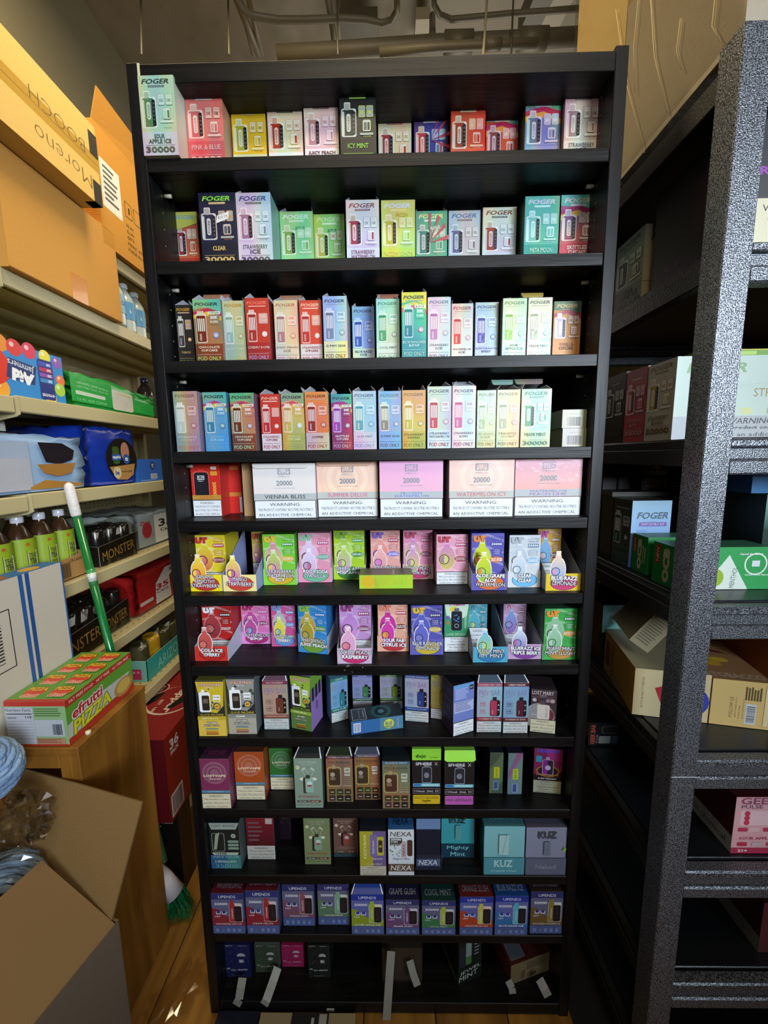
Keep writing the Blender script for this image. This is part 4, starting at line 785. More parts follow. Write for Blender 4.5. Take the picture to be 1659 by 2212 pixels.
ut(R, (729, 1434, 803, 1434), 1401, 1304, .04, 'pale lilac torn wrapped display box', 'WHITE PEACH|RASPBERRY', U('#b88cc4', '#8c3c78', ('#c890cc', '#b078c0'), ('#b87cc0', '#c890c8'), '#8c3c6c', 'WHITE PEACH|RASPBERRY', '#7c2858', warnp=.3), '#c4acc8', '#c02c6c', '#94709c', ('#d0a0c8', '#d8a0c0'), ('#c85070', '#d88090'), wrap=True)
ut(R, (815.5, 1407, 883, 1407.5), 1375, 1304, .0, 'peach display box', 'SOUR FAB|CITRUS ICE', U('#dca48c', '#d87c68', ('#c83c98', '#c02c90'), ('#c84898', '#d07040'), '#b84458', 'SOUR FAB|CITRUS ICE', '#7c3430'), '#dca088', '#b03038', '#c08878', ('#c83ca0', '#d040a0'), ('#d85838', '#e0a030'))
ut(R, (886.5, 1414, 957, 1415), 1382, 1309, .0, 'indigo display box', 'BLUE RANCHER|LEMONADE', U('#5450a8', '#d8b038', ('#5458b0', '#5c60b8'), ('#4c48a0', '#6c68b8'), '#28284c', 'BLUE RANCHER|LEMONADE', '#c8a838'), '#5c5cb8', '#c0a830', '#403c88', ('#5c60b8', '#6468c0'), ('#4c50a8', '#7478c8'), top='#1c1c50')
def lime(a):
    a.rect(0, 0, 1, 1, '#3c9468'); a.poly([(0, 1), (.5, .96), (1, 1), (.9, .7), (.1, .7)], '#c8dcc8'); a.text('UTBAR', .52, .97, .66, .05, '#b83890', .05); a.poly([(.2, .9), (.5, .95), (.45, .85), (.25, .83)], '#e0c83c')
    a.rr(.28, .44, .72, .84, '#2b3040', .08); a.rr(.30, .455, .70, .825, '#14161f', .08); a.rr(.40, .83, .60, .90, '#5a5f70', .03); [a.ell(.5 + random.uniform(-.12, .12), .70 + random.uniform(-.08, .08), .03, '#5c88c8', n=7) for _ in range(9)]; a.ell(.5, .54, .09, '#c8ccd4'); a.ell(.5, .54, .075, '#14161f')
    a.ell(.14, .71, .08, '#7858a8'); a.ell(.14, .60, .08, '#a87848'); a.text('25000', .86, .62, .10, .26, '#a0c8ac', .03, 0, -90); a.text('LIME SPLASH', .5, .365, .80, .045, '#c8e0c8', .04)
    a.warn(0, .32, lines=['This product', 'contains nicotine.', 'Nicotine is an', 'addictive chemical.'])
vbox(R, (959, 1408, 1012, 1408.5, 1303), 'green box with a black device', 'LIME SPLASH', lime, side='#2c7450', m=PAPER, d=.08)
ut(R, (1021.5, 1431, 1096, 1431), 1398, 1304, .075, 'aqua half empty display box', 'COOL MINT|ICY MINT', U('#4c98a8', '#508c9c', ('#4c9cb0', '#58a8b8'), ('#b0c048', '#5ca0a8'), '#2c6474', 'COOL MINT|ICY MINT', '#245c70', warnp=.45), '#4ca0c0', '#2c78a8', '#3c7888', ('#a8c868', '#60b4d8'), ('#b0cc48', '#68b0d0'), traycol='#98a0ac', bw=.048, bx=-.014, backh=.95)
ut(R, (1097, 1424, 1168.5, 1424), 1392.5, 1303, .06, 'mauve wrapped display box', 'BLUERAZZ ICE|TRIPLE BERRY', U('#b090b0', '#c890b0', ('#9068b0', '#6c9cd0'), ('#9060b0', '#6898c8'), '#8c4c6c', 'BLUERAZZ ICE|TRIPLE BERRY', '#5c2c48', warnp=.3), '#b898c0', '#7c3c98', '#8c7098', ('#7858b0', '#c8e0ec'), ('#5c7cc0', '#c06098'), wrap=True, bw=.056, bx=-.006)
ut(R, (1171, 1425, 1244, 1425.5), 1393, 1316, .0, 'green wrapped display box', 'MIAMI MINT|MINT SLUSHY', U('#38a048', '#e0902c', ('#78b088', '#8cb898'), ('#508c60', '#98c0a0'), '#2c5c34', 'MIAMI MINT|MINT SLUSHY', '#c89038'), '#3ca850', '#b88c38', '#2c6c3c', ('#80b490', '#98c4a4'), ('#60a070', '#a8d0b0'), top='#284c34', wrap=True, d=.12)
# ---- eighth shelf
R = 7
vbox(R, (430.5, 1590, 491, 1590, 1470.5), 'yellow and charcoal box', 'LEMON POP', lambda a: t_space(a, '#c8b02c', '#d8b84c', 'LEMON POP'), side='#a89828', top='#5c5c24', m=PAPER, d=.085)
vbox(R, (495, 1585, 556, 1586, 1465), 'grey and charcoal box', 'CLEAR', lambda a: t_space(a, '#8f8f88', '#a8a494', 'CLEAR'), side='#60666c', top='#40444c', m=PAPER, d=.085)
PV = lambda *k, **q: (lambda a: t_priv(a, *k, **q))
vbox(R, (571, 1576, 626, 1576, 1471), 'dusty pink box', 'KIWI STRAWBERRY', PV('#8c3c58', '#6c3c30', 'KIWI STRAWBERRY', '#b8a098', last='Smart yet powerful', foot='#9c5c50'), side='#40404c', m=FOIL2, d=.06, fl='g', flc='#6c4c5c')
vbox(R, (630, 1571.8, 675, 1581, 1459), 'green and violet box turned to the right', 'CLOUD MACHINE', lambda a: t_space(a, '#98b83c', '#5c7c3c', 'STRAW MELON'), side='#8c70b0', m=PAPER, d=.06, rot=True,
     sa=lambda a: (a.rect(0, .7, 1, 1, '#6c9838'), [a.rr(.08 + k * .3, .52, .28 + k * .3, .76, '#26242c', .04) for k in range(3)], a.text('PRISM', .5, .38, .2, .14, '#38304c', .03, 0, 90)))
vbox(R, (716, 1563, 753, 1552.5, 1464), 'teal blue box turned to the left', 'WINTERMINT', PV('#2c7c70', '#2c8484', 'WINTERMINT', '#7ca4d0', last='SMOK'), side='#5c8cb8', m=FOIL2, d=.045, rot=True)
vbox(R, (762, 1531, 805, 1531, 1458), 'blue box behind the fallen one', 'GUMMY BEAR', PV('#5c70b0', '#3c8c48', 'GUMMY BEAR', '#8ca0cc', foot='#2c6c50'), side='#3c4c7c', m=FOIL2, d=.05)
vbox(R, (821, 1531, 870, 1531, 1457), 'grey green box behind the fallen box', '', PV('#5c8c50', '#708c34', 'LIME GRAPE', '#98a8b8', foot='#4c7c34', last='Smart yet powerful'), side='#3c4c3c', m=FOIL2, d=.05)
vbox(R, (874.5, 1557, 926.5, 1561.5, 1459), 'lavender box with a blue device', 'BLUE RAZZ WATERMELON', PV('#2c4c9c', '#2c4498', 'BLUE RAZZ WATERMELON', '#b0b4d4', foot='#2c50a0', last='Smart yet powerful'), side='#38406c', m=FOIL2, d=.05, rot=True)
vbox(R, (930, 1551, 968, 1557, 1459), 'olive yellow box', 'PINEAPPLE', PV('#98902c', '#b8982c', 'PINEAPPLE', '#b8ac68', foot='#a09030', last='Smart yet'), side='#6c6430', m=FOIL2, d=.04, rot=True)
def backside(a):
    a.rect(0, 0, 1, 1, '#6878b8'); a.rect(.03, .93, .97, .985, '#5c98c8')
    a.bars(.08, .70, .74, .92, 7, '#aeb8dc')
    a.rect(.03, .45, .97, .66, '#a0acd0')
    a.bars(.08, .47, .92, .65, 6, '#5c6490')
    a.rr(.78, .86, .96, .95, '#1c1c2c', .02); a.text('21+', .87, .905, .13, .03, WH, .02); a.warn(0, .27)
vbox(R, (978, 1591.7, 1022.7, 1578.6, 1477), 'blue box showing its printed back, turned left', '', backside, side='#3a2a44', top='#15151c', m=PAPER, d=.055, rot=True,
     la=lambda a: [a.rr(.2, .25 + k * .17, .8, .36 + k * .17, '#3c4474', .04) for k in range(4)])
vbox(R, (1028.5, 1582, 1083, 1582, 1475.5), 'rose topped box', 'STRAWBERRY MINT CANDY', PV('#a84868', '#c03c5c', 'STRAWBERRY MINT CANDY', '#a0bcd8', foot='#983848'), side='#3c4860', m=FOIL2, d=.06, fl='g', flc='#4c5c6c')
vbox(R, (1085, 1584, 1139.7, 1584, 1475.5), 'maroon topped box', 'CHERRY PARADISE', PV('#782c38', '#5c1c34', 'CHERRY PARADISE', '#90acd0', foot='#702830'), side='#3c4860', m=FOIL2, d=.06, fl='g', flc='#3c4450')
def mary(a):
    a.rect(0, 0, 1, 1, '#3c2c34'); a.ell(.35, .38, .6, '#88888a'); a.ell(.6, .42, .32, '#682c34'); a.text('LOST MARY', .46, .93, .84, .085, '#d4d0d0', .04); a.text('OS5000', .46, .865, .26, .025, '#b8a8a8'); a.text('RECHARGEABLE  DISPOSABLE', .46, .83, .8, .016, '#988c90', 0)
    a.rr(.26, .32, .74, .66, '#c8c0b8', .06); a.rr(.36, .66, .56, .75, '#54444c', .03); a.text('LOST MARY', .62, .48, .08, .26, '#50545c', .02, 0, -90)
    a.ell(.14, .76, .08, '#b8acae'); a.ell(.66, .76, .08, '#887880'); a.rr(.76, .72, .92, .80, '#a8989c', .02); a.text('BLACK CHERRY', .15, .42, .2, .03, '#d8ccc8', .01); a.warn(0, .32, bg='#c8c4a8')
vbox(R, (1143.5, 1580, 1199.5, 1586, 1491), 'dark brown and grey box, last on the right,', 'BLACK CHERRY', mary, side='#2c2428', m=PAPER, d=.06, rot=True, label='dark brown and grey box with a white device, rightmost on the eighth bookcase shelf')
# the fallen box
P1 = at(757.5, 1588, Z=SZ[7]); P2 = at(872.5, 1572, Z=SZ[7]); rz = math.atan2(P2.y - P1.y, P2.x - P1.x); c = (P1 + P2) / 2
b = body((P2.xy - P1.xy).length - .004, .05, .034, '#3c6ca8', '#28384c', '#23303c', lambda a: (a.rect(0, 0, 1, 1, '#2f629c'), a.rect(.55, 0, 1, 1, '#4c7c98'), a.rr(.04, .12, .18, .85, '#b8c4dc', .01), [a.rect(.06 + k * .012, .2, .06 + k * .012 + random.uniform(.002, .008), .78, '#2c3c5c') for k in range(9)], a.ell(.72, .5, .11, '#7c8c4c', ry=.42), a.ell(.72, .5, .095, '#c4cc58', ry=.36), a.text('BLUE', .72, .55, .13, .25, '#3c5c7c', .06), a.text('RAZZ', .72, .3, .13, .2, '#3c5c7c', .06), a.text('BLACKBERRY LEMON', .9, .5, .02, .7, '#c8c8dc', .01, 0, 90)), PAPER,
         topart=lambda a: (a.rect(0, 0, 1, 1, '#26323c'), a.frame(.03, .06, .3, .9, '#c8ccd4', '#38444c', .01), a.text('WARNING:', .25, .5, .03, .6, '#b8bcc4', .02, 0, -90), a.text('This product contains nicotine', .17, .5, .03, .7, '#b8bcc4', 0, 0, -90), a.ell(.6, .5, .2, '#2c5c60'), a.ell(.6, .5, .13, '#1c2c34'), a.ell(.6, .5, .06, '#4c7c90')))
o = b.build('vape_box', None, (c.x, c.y, SZ[7] + .0004), rz); tag(o, 'dark blue box lying on its side in the middle of the eighth bookcase shelf', 'box', 'boxes on the eighth bookcase shelf')
# ---- ninth shelf
R = 8
for q, nm, bg, ds, tp in (((438, 1746, 501, 1747, 1639.5), 'JUICY PEACH', '#7c3054', 'plum purple', '#3a1c34'), ((511.5, 1727.5, 574.5, 1728, 1624.5), 'ORANGE CARD', '#a84c1c', 'burnt orange', '#50281c'), ((585, 1705, 636, 1706.5, 1617), 'SOUR APPLE ICE', '#2f6c30', 'forest green', '#1c3c1c')):
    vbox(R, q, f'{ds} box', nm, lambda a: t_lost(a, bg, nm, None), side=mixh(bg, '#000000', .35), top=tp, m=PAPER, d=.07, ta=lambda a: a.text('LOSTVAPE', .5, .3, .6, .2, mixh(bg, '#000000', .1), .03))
AN = lambda *k: (lambda a: t_angel(a, *k))
vbox(R, (638.5, 1744.5, 699, 1745, 1638.5), 'sage green box', 'BLUE RAZZ ICE', AN('#7f9484', '#8cb0a4', 'BLUE RAZZ ICE', '#98545c'), side='#3c5048', top='#2c3430', m=PAPER, d=.075, fl='g', flc='#202424')
MO = lambda *k: (lambda a: t_more(a, *k))
vbox(R, (706.5, 1732, 764, 1732, 1633), 'brown and green box', 'WATERMELON SOUR PEACH', MO('#9c6c5c', '#8c7454', 'WATERMELON SOUR PEACH', '#6c3c40'), side='#3c2c2c', top='#241c20', m=FOIL2, d=.07, fl='g', flc='#26301c')
vbox(R, (767, 1727.5, 822.5, 1727.5, 1630), 'orange brown box', 'STRAW NANA DRAGON', MO('#a07040', '#94684c', 'STRAW NANA DRAGON', '#6c5468'), side='#3c2c30', top='#30303c', m=FOIL2, d=.07, fl='g', flc='#484c5c')
vbox(R, (826.5, 1746, 886.5, 1747, 1645), 'grey olive box', 'ALASKA MINT', MO('#7c7864', '#8c8064', 'ALASKA MINT', '#50708c'), side='#3c4448', top='#1c242c', m=FOIL2, d=.08)
vbox(R, (890, 1737, 952.5, 1737.5, 1618), 'black box with a lime lid', 'FROSTY BANANA TAFFY', lambda a: t_dojo(a, '#8cd03c', ('FROSTY BANANA|TAFFY', '#d0b020')), side='#1c1c1c', top='#7cb838', m=PAPER, d=.07)
o, w_, d, h = vbox(R, (958.8, 1739, 1024, 1739, 1621), 'black box with lime flap', 'PINK LEMONADE', lambda a: t_dojo(a, '#1d1a1a', ('PINK LEMONADE', '#b85cb0'), False), side='#1c1c1c', top='#7cb838', m=PAPER, d=.07)
b = MB(); plate(b, [(-w_ / 2 - .001, -.008, h - .02), (-w_ / 2 + .006, -.0085, h - .024), (w_ / 2 - .006, -.0085, h - .024), (w_ / 2 + .001, -.008, h - .02), (w_ / 2, -.001, h + .001), (-w_ / 2, -.001, h + .001)], '#98dc44'); part('folded_lid', b, o, 'lime green folded lid')
def slim(a): a.rect(0, 0, 1, 1, '#4c5c50'); a.poly([(0, 0), (0, .6), (1, 1), (1, .3)], '#607860'); a.rr(.32, .38, .74, .65, '#c8d42c', .04); a.text('MIAMI MINT', .53, .51, .2, .22, '#4c6430', .03, 0, 90); a.rr(.28, .08, .70, .32, '#6c90b8', .03); a.rect(.36, .12, .6, .28, '#3c508c')
vbox(R, (1056, 1714, 1085.5, 1713, 1626), 'slim green box with a yellow sticker', '', slim, side='#1c242c', top='#1c2030', m=FOIL2, d=.07)
vbox(R, (1095, 1716.5, 1127, 1714.5, 1627), 'slim silver box with a yellow sticker', '', lambda a: (a.rect(0, 0, 1, 1, '#788c94'), a.poly([(0, .5), (.6, 1), (1, 1), (0, .3)], '#98609c'), a.rr(.34, .36, .72, .62, '#c8d42c', .04), a.text('MIAMI MINT', .53, .49, .2, .22, '#4c6430', .03, 0, 90), a.rr(.30, .03, .74, .27, '#8c98c0', .03), a.rect(.38, .06, .6, .24, '#4c4c80')), side='#1c1c2c', top='#1c1c38', m=FOIL2, d=.07)
def ruby(a):
    a.rect(0, 0, 1, 1, '#2a1420'); a.poly([(0, 1), (1, 1), (1, .5), (0, .42)], '#8c2858'); a.poly([(.4, 1), (1, 1), (1, .72), (.5, .75)], '#b02c78'); a.text('KRAKVAPE', .52, .95, .8, .08, '#4c50d8', .05, .1); a.ell(.5, .50, .42, '#a8702c', ry=.13); a.ell(.5, .50, .36, '#3a1828', ry=.10)
    a.rr(.30, .42, .70, .76, '#c8a8c8', .07); a.rr(.32, .43, .68, .75, '#2c2430', .06); a.rr(.32, .43, .48, .75, '#982c8c', .05); a.ell(.5, .58, .1, '#c8b8d0'); a.rr(.42, .75, .55, .82, '#b8a0b8', .02); a.rr(.07, .70, .28, .84, '#3c98b8', .03); a.text('EXTREME DUAL MODES', .5, .42, .8, .03, '#d8a878', .03); a.text('RUBY DELIGHT', .5, .335, .66, .035, '#dcd0d0', .04)
    a.warn(0, .30, lines=['This product', 'contains nicotine.', 'Nicotine is an', 'addictive chemical.'], bg='#b8b494')
vbox(R, (1150, 1711, 1211.5, 1716, 1618), 'magenta and black box', 'RUBY DELIGHT', ruby, side='#1c1418', m=FOIL2, d=.06, rot=True)
# ---- tenth shelf
R = 9
def aclear(a):
    a.rect(0, 0, 1, 1, '#1c201e'); a.poly([(0, 1), (1, 1), (.9, .86), (.08, .86)], '#98a49c'); a.text('LOST ANGEL', .5, .94, .8, .05, '#2c3430', .03, 0, 0); a.rr(.07, .38, .50, .78, '#8c948c', .06); a.rr(.09, .39, .48, .77, '#20241f', .05); a.poly([(.12, .42), (.22, .42), (.34, .8), (.2, .75)], '#98a090')
    a.ell(.80, .72, .08, '#a0aca4'); a.text('Go', .80, .72, .08, .04, '#2c3430', .03); [a.rr(.60, .42 + k * .075, .96, .475 + k * .075, '#7c9888', .03) for k in range(3)]
    a.rect(0, 0, 1, .30, '#2c5c80'); a.poly([(.4, 0), (1, 0), (1, .3), (.6, .3)], '#3c7c78'); a.poly([(.05, .36), (.95, .36), (.9, .30), (.12, .30)], '#a8b4a8'); a.text('CLEAR', .35, .332, .4, .04, '#1c2420', .05); a.text('WIDE VISION', .5, .26, .86, .045, '#98c0c0', .02); a.text('1000mAh', .5, .16, .70, .055, '#c8d4d4', .04); a.text('35000', .52, .06, .74, .085, '#6c98a8', .0)
vbox(R, (457.5, 1875.5, 522.5, 1876, 1778), 'black and blue box', 'CLEAR WIDE VISION', aclear, side='#4c5858', top='#181c1c', m=PAPER, d=.06)
vbox(R, (535.5, 1855, 596, 1856, 1767.5), 'red and black box showing its back', '', lambda a: (a.rect(0, 0, 1, 1, ('#101014', '#7c1c28')), a.rr(.70, .86, .94, .99, '#b8b0a8', .01), a.bars(.07, .40, .6, .92, 5, '#6c5458'), a.warn(0, .33, bg='#b8b8b0', border=False)), side='#101014', m=PAPER, d=.05)
vbox(R, (600, 1815, 629, 1812, 1768), 'dark purple box deep in the shadow', '', lambda a: (a.rect(0, 0, 1, 1, '#1c0e1c'), a.text('ON', .3, .8, .3, .1, '#3c1c44', .03)), side='#120a12', m=PAPER, d=.03, rot=False)
vbox(R, (659, 1867, 715.5, 1866.5, 1768), 'sage box', 'FUJI APPLE', AN('#76845c', '#7c9c88', 'FUJI APPLE', '#a8443c', '#2c2420'), side='#2c3020', m=PAPER, d=.05)
vbox(R, (721.5, 1850, 775, 1850, 1768), 'brown and teal box', 'STRAZZ', lambda a: (t_angel(a, '#6c5044', '#8c4438', 'STRAZZ', '#98786c', '#1c1c20'), a.rect(0, 0, 1, .10, '#2c4448')), side='#2c2420', m=PAPER, d=.05)
def fizz(a):
    a.rect(0, 0, 1, 1, '#6c5c90'); a.rect(0, 0, .5, 1, '#a8a430'); a.text('FZZYBAR', .20, .66, .10, .56, '#d8d4a0', .03, .15, 90); a.rr(.40, .42, .66, .93, '#7c6ca8', .06); a.text('FZZYBAR', .52, .65, .07, .3, '#d0c8e0', .02, 0, 90); a.rr(.66, .45, .92, .88, '#b8b43c', .05); a.rr(.71, .52, .87, .80, '#3c3038', .04); a.ell(.79, .66, .05, '#b8a45c')
    a.text('FIZZ 20000', .68, .375, .4, .04, '#d0c8dc', .03); a.text('CLEAR MINT', .55, .255, .62, .04, '#d8d4a8', .03); a.warn(0, .21, bg='#c0bca8', border=False)
vbox(R, (778, 1891, 835, 1891.5, 1796), 'yellow and violet box', 'CLEAR MINT', fizz, side='#50486c', top='#1c2028', m=PAPER, d=.06, wrap=True)
def nexa(a, full=True):
    a.rect(0, 0, 1, 1, '#d4dce4'); 
    for k in range(14): a.line(-.02 + k * .08, .01, .06 + k * .08, .32, .0028, '#4c3c30')
    a.rect(0, .085, 1, .25, '#5c4a3c'); a.text('NEXA', .5, .165, .80, .11, '#e4e4e4', .07, .1)
    a.text('NEXA', .5, .905, .82, .10, '#4c4038', .07, .1); a.rr(.07, .70, .54, .82, '#3c3c2c', .01); a.text('20000', .3, .79, .4, .05, WH, .04); a.text('PUFFS', .24, .735, .26, .035, WH, .03); [a.rect(.08 + k * .07, .70 - random.uniform(.02, .06), .12 + k * .07, .71, '#3c3c2c') for k in range(6)]
    a.rr(.74, .43, .94, .78, '#4c342c', .06); a.rr(.52, .40, .70, .74, '#c0a8b0', .02); a.text('NEXA', .60, .57, .10, .24, '#3c3038', .04, 0, 90); [a.ell(random.uniform(.08, .5), random.uniform(.42, .62), .03, random.choice(['#5c8c5c', '#8cb0a0', '#88b0d8']), n=7) for _ in range(12)]
    a.text('Mighty Mint', .52, .365, .66, .045, '#3c6c9c', .03)
vbox(R, (839, 1895, 895, 1893, 1792), 'white and brown striped box', 'Mighty Mint', nexa, side='#3c4c5c', top='#2c5c90', m=PAPER, d=.06, wrap=True, ta=lambda a: a.text('NEXA', .5, .4, .6, .4, '#142434', .06))
def nexa2(a):
    a.rect(0, 0, 1, 1, '#141c30'); a.rect(0, .80, 1, 1, '#6c88b4')
    for k in range(16): a.line(-.02 + k * .07, .0, .05 + k * .07, .30, .0024, '#a8b8d8')
    a.rect(0, .08, 1, .22, '#4c5c7c'); a.text('NEXA', .5, .15, .78, .10, '#d8e0ec', .07, .1)
vbox(R, (899, 1879.5, 951, 1878, 1769), 'dark blue wrapped box with zebra foot', '', nexa2, side='#1c2c50', m=PAPER, d=.05, wrap=True)
def kuz(bg, low, word, sub, tall=True):
    def f(a):
        a.rect(0, 0, 1, 1, bg); g = mixh(bg, '#c8b890', .3)
        for k in range(6):
            for j in range(5):
                cx, cy = .1 + k * .18 + (j % 2) * .09, .42 + j * .13
                for t in (30, 150, 270): a.line(cx, cy, cx + .09 * math.cos(math.radians(t)), cy + .075 * math.sin(math.radians(t)), .0006, g)
        a.rect(0, 0, 1, .36, low)
        if word == 'Mighty|Mint': a.text('KUZ', .48, .97, .48, .12, '#2c4450', .03); a.rr(.42, .48, .60, .86, '#5ca0a8', .02); a.line(.47, .5, .55, .84, .004, '#1c3440'); a.text('Mighty', .5, .26, .66, .12, '#8cd8dc', .04); a.text('Mint', .5, .10, .44, .11, '#8cd8dc', .04)
        elif word == 'Naked': a.text('KUZ', .52, .86, .46, .15, '#3c4450', .03); a.rr(.44, .42, .60, .72, '#6c7488', .02); a.line(.49, .44, .56, .70, .004, '#2c3038'); a.text('Naked', .5, .18, .5, .10, '#8c90a0', .04); a.poly([(.90, .53), (.93, .57), (.94, .63), (.96, .57), (1, .58), (.97, .54), (.98, .49), (.94, .52)], '#88b848')
        else: a.rr(.36, .42, .60, .84, '#a0c8cc', .02); a.line(.44, .42, .55, .86, .006, '#2c2c38'); a.line(.36, .41, .62, .41, .004, '#3c3c44'); a.line(.36, .84, .62, .86, .004, '#3c3c44'); a.text('KUZ', .48, .24, .46, .15, '#a8d0d4', .03); a.text('Crystal Clear', .5, .08, .66, .055, '#90c0c4', .03)
    return f
vbox(R, (952.5, 1849, 1024, 1850, 1769), 'turquoise and navy box', 'Mighty Mint', kuz('#3ca0ac', '#173a50', 'Mighty|Mint', ''), side='#4c6c28', m=PAPER, d=.05)
vbox(R, (1043.5, 1886, 1131, 1886, 1785), 'wide pale teal box', 'Crystal Clear', kuz('#7cb8c0', '#4c90a0', 'Crystal', ''), side='#2c5460', top='#3c6c74', m=PAPER, d=.08, ta=lambda a: a.text('Crystal Clear', .5, .3, .66, .2, '#6c9ca0', .02))
vbox(R, (1133, 1886, 1220, 1887, 1787.5), 'wide grey box', 'Naked', kuz('#8488a0', '#5c6278', 'Naked', ''), side='#40445c', top='#4c4c5c', m=PAPER, d=.08)
# ---- eleventh shelf
R = 10
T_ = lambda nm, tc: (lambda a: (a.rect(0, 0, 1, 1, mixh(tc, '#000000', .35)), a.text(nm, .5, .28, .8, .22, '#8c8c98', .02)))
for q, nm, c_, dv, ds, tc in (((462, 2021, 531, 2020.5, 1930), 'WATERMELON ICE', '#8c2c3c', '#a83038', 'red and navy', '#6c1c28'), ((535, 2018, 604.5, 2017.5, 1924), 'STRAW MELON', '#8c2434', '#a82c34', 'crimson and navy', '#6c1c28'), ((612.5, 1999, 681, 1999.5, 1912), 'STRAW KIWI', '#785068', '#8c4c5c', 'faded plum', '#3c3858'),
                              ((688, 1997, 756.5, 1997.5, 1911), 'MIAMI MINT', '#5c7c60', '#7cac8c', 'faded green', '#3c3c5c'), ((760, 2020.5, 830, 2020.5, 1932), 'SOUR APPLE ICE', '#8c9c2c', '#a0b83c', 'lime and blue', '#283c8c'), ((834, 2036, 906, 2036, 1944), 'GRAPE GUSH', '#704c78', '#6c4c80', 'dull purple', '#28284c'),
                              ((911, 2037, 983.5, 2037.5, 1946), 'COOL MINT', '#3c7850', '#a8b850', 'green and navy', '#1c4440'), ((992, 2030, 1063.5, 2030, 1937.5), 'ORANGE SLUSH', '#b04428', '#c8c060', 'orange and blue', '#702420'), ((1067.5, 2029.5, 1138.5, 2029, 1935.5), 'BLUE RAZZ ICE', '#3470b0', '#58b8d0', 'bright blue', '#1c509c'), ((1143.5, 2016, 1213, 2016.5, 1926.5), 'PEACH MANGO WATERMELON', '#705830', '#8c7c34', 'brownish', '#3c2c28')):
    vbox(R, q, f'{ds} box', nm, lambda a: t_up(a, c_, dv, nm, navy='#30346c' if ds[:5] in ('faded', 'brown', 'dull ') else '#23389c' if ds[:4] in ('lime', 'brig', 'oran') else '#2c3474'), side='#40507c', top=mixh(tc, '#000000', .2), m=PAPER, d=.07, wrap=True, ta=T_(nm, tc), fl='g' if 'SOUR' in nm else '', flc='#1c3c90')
# ---- lowest board: boxes, torn card and loose tape
R = 11
def ijoy(bg):
    def f(a):
        a.rect(0, 0, 1, 1, bg); lt = mixh(bg, '#ffffff', .45); a.text('iJOY', .22, .95, .28, .04, lt, .04, .2); a.text('Captain', .72, .95, .34, .04, lt, 0, .3); a.ell(.66, .64, .17, lt, ry=.09); a.rect(.48, .55, .84, .635, bg); a.rr(.56, .44, .76, .54, mixh(bg, '#ffffff', .25), .02); a.text('55', .64, .49, .1, .06, WH, .02)
        a.text('All', .12, .26, .14, .05, lt, .02, .2); a.text('On display', .56, .22, .66, .07, lt, .02, .3, 4); a.text('made with metal', .5, .05, .5, .02, lt, 0); a.line(.16, .7, .34, .8, .003, lt); a.line(.15, .4, .3, .52, .003, lt)
    return f
def low(x0, x1, yb, yt, bg, label, art, d=.07, side=None, nm='vape_box', **k):
    L = at(x0, yb, Z=SZ[11]); Rr = at(x1, yb, Z=SZ[11]); y = max(L.y, .03); L = at(x0, yb, Y=y); Rr = at(x1, yb, Y=y); h = min(at((x0 + x1) / 2, yt, Y=y).z - SZ[11], .172)
    b = body(Rr.x - L.x, d, h, bg, side or bg, side or bg, art, PAPER); o = b.build(nm, None, ((L.x + Rr.x) / 2, y, SZ[11] + .0004)); tag(o, label, 'box', 'boxes on the lowest bookcase board'); return o, h, Rr.x - L.x
low(488, 543, 2110, 2040, '#1a1e48', 'navy blue box at the left end of the lowest bookcase board', ijoy('#1c2252'))
low(553, 603, 2100, 2041, '#3a4a34', 'grey green box with torn base on the lowest bookcase board', ijoy('#3c4c3a'), side='#5c6c60')
low(610, 657, 2088, 2041, '#a01c50', 'bright magenta box on the lowest bookcase board', ijoy('#a02458'))
low(667, 714, 2111, 2041, '#1c201e', 'black box right of the magenta box on the lowest bookcase board', ijoy('#1e2422'))
low(826, 912, 2120, 2048, '#3a3026', 'dim brown card box behind the hanging tape on the lowest bookcase board', lambda a: (a.rect(0, 0, 1, 1, '#3c3228'), a.rect(0, 0, 1, .06, '#2a231c')), d=.1)
A1 = at(990, 2134, Z=SZ[11]); A2 = at(1039.5, 2111, Z=SZ[11]); rz = math.atan2(A2.y - A1.y, A2.x - A1.x); c = (A1 + A2) / 2
def jewel(a): a.rect(0, 0, 1, 1, '#14201c'); a.text('JEWEL', .52, .24, .9, .09, '#c8d4d0', .06, .2, 8); a.text('MINT', .44, .13, .8, .10, '#c8d4d0', .06, .2, 8); a.rr(.06, .36, .30, .80, '#242c38', .04); a.rr(.32, .38, .56, .90, '#8c9ca0', .03); a.rr(.32, .38, .56, .55, '#4c7c40', .03); a.text('30K', .82, .92, .3, .08, '#a8b0b0', .05); a.bars(.68, .50, .95, .78, 4, '#7c8888')
b = body((A2.xy - A1.xy).length, .10, .150, '#14201c', '#101814', '#1c2420', jewel, PAPER, leftart=lambda a: (a.rect(0, 0, 1, 1, '#181c10'), a.rect(0, 0, .9, .05, '#6c7048')))
o = b.build('vape_box', None, (c.x, c.y + .004, SZ[11] + .0004), rz); tag(o, 'black box lettered JEWEL MINT turned left on the lowest bookcase board', 'box', 'boxes on the lowest bookcase board')
A1 = at(1104, 2134, Z=SZ[11]); A2 = at(1188, 2101, Z=SZ[11]); rz = math.atan2(A2.y - A1.y, A2.x - A1.x); c = (A1 + A2) / 2
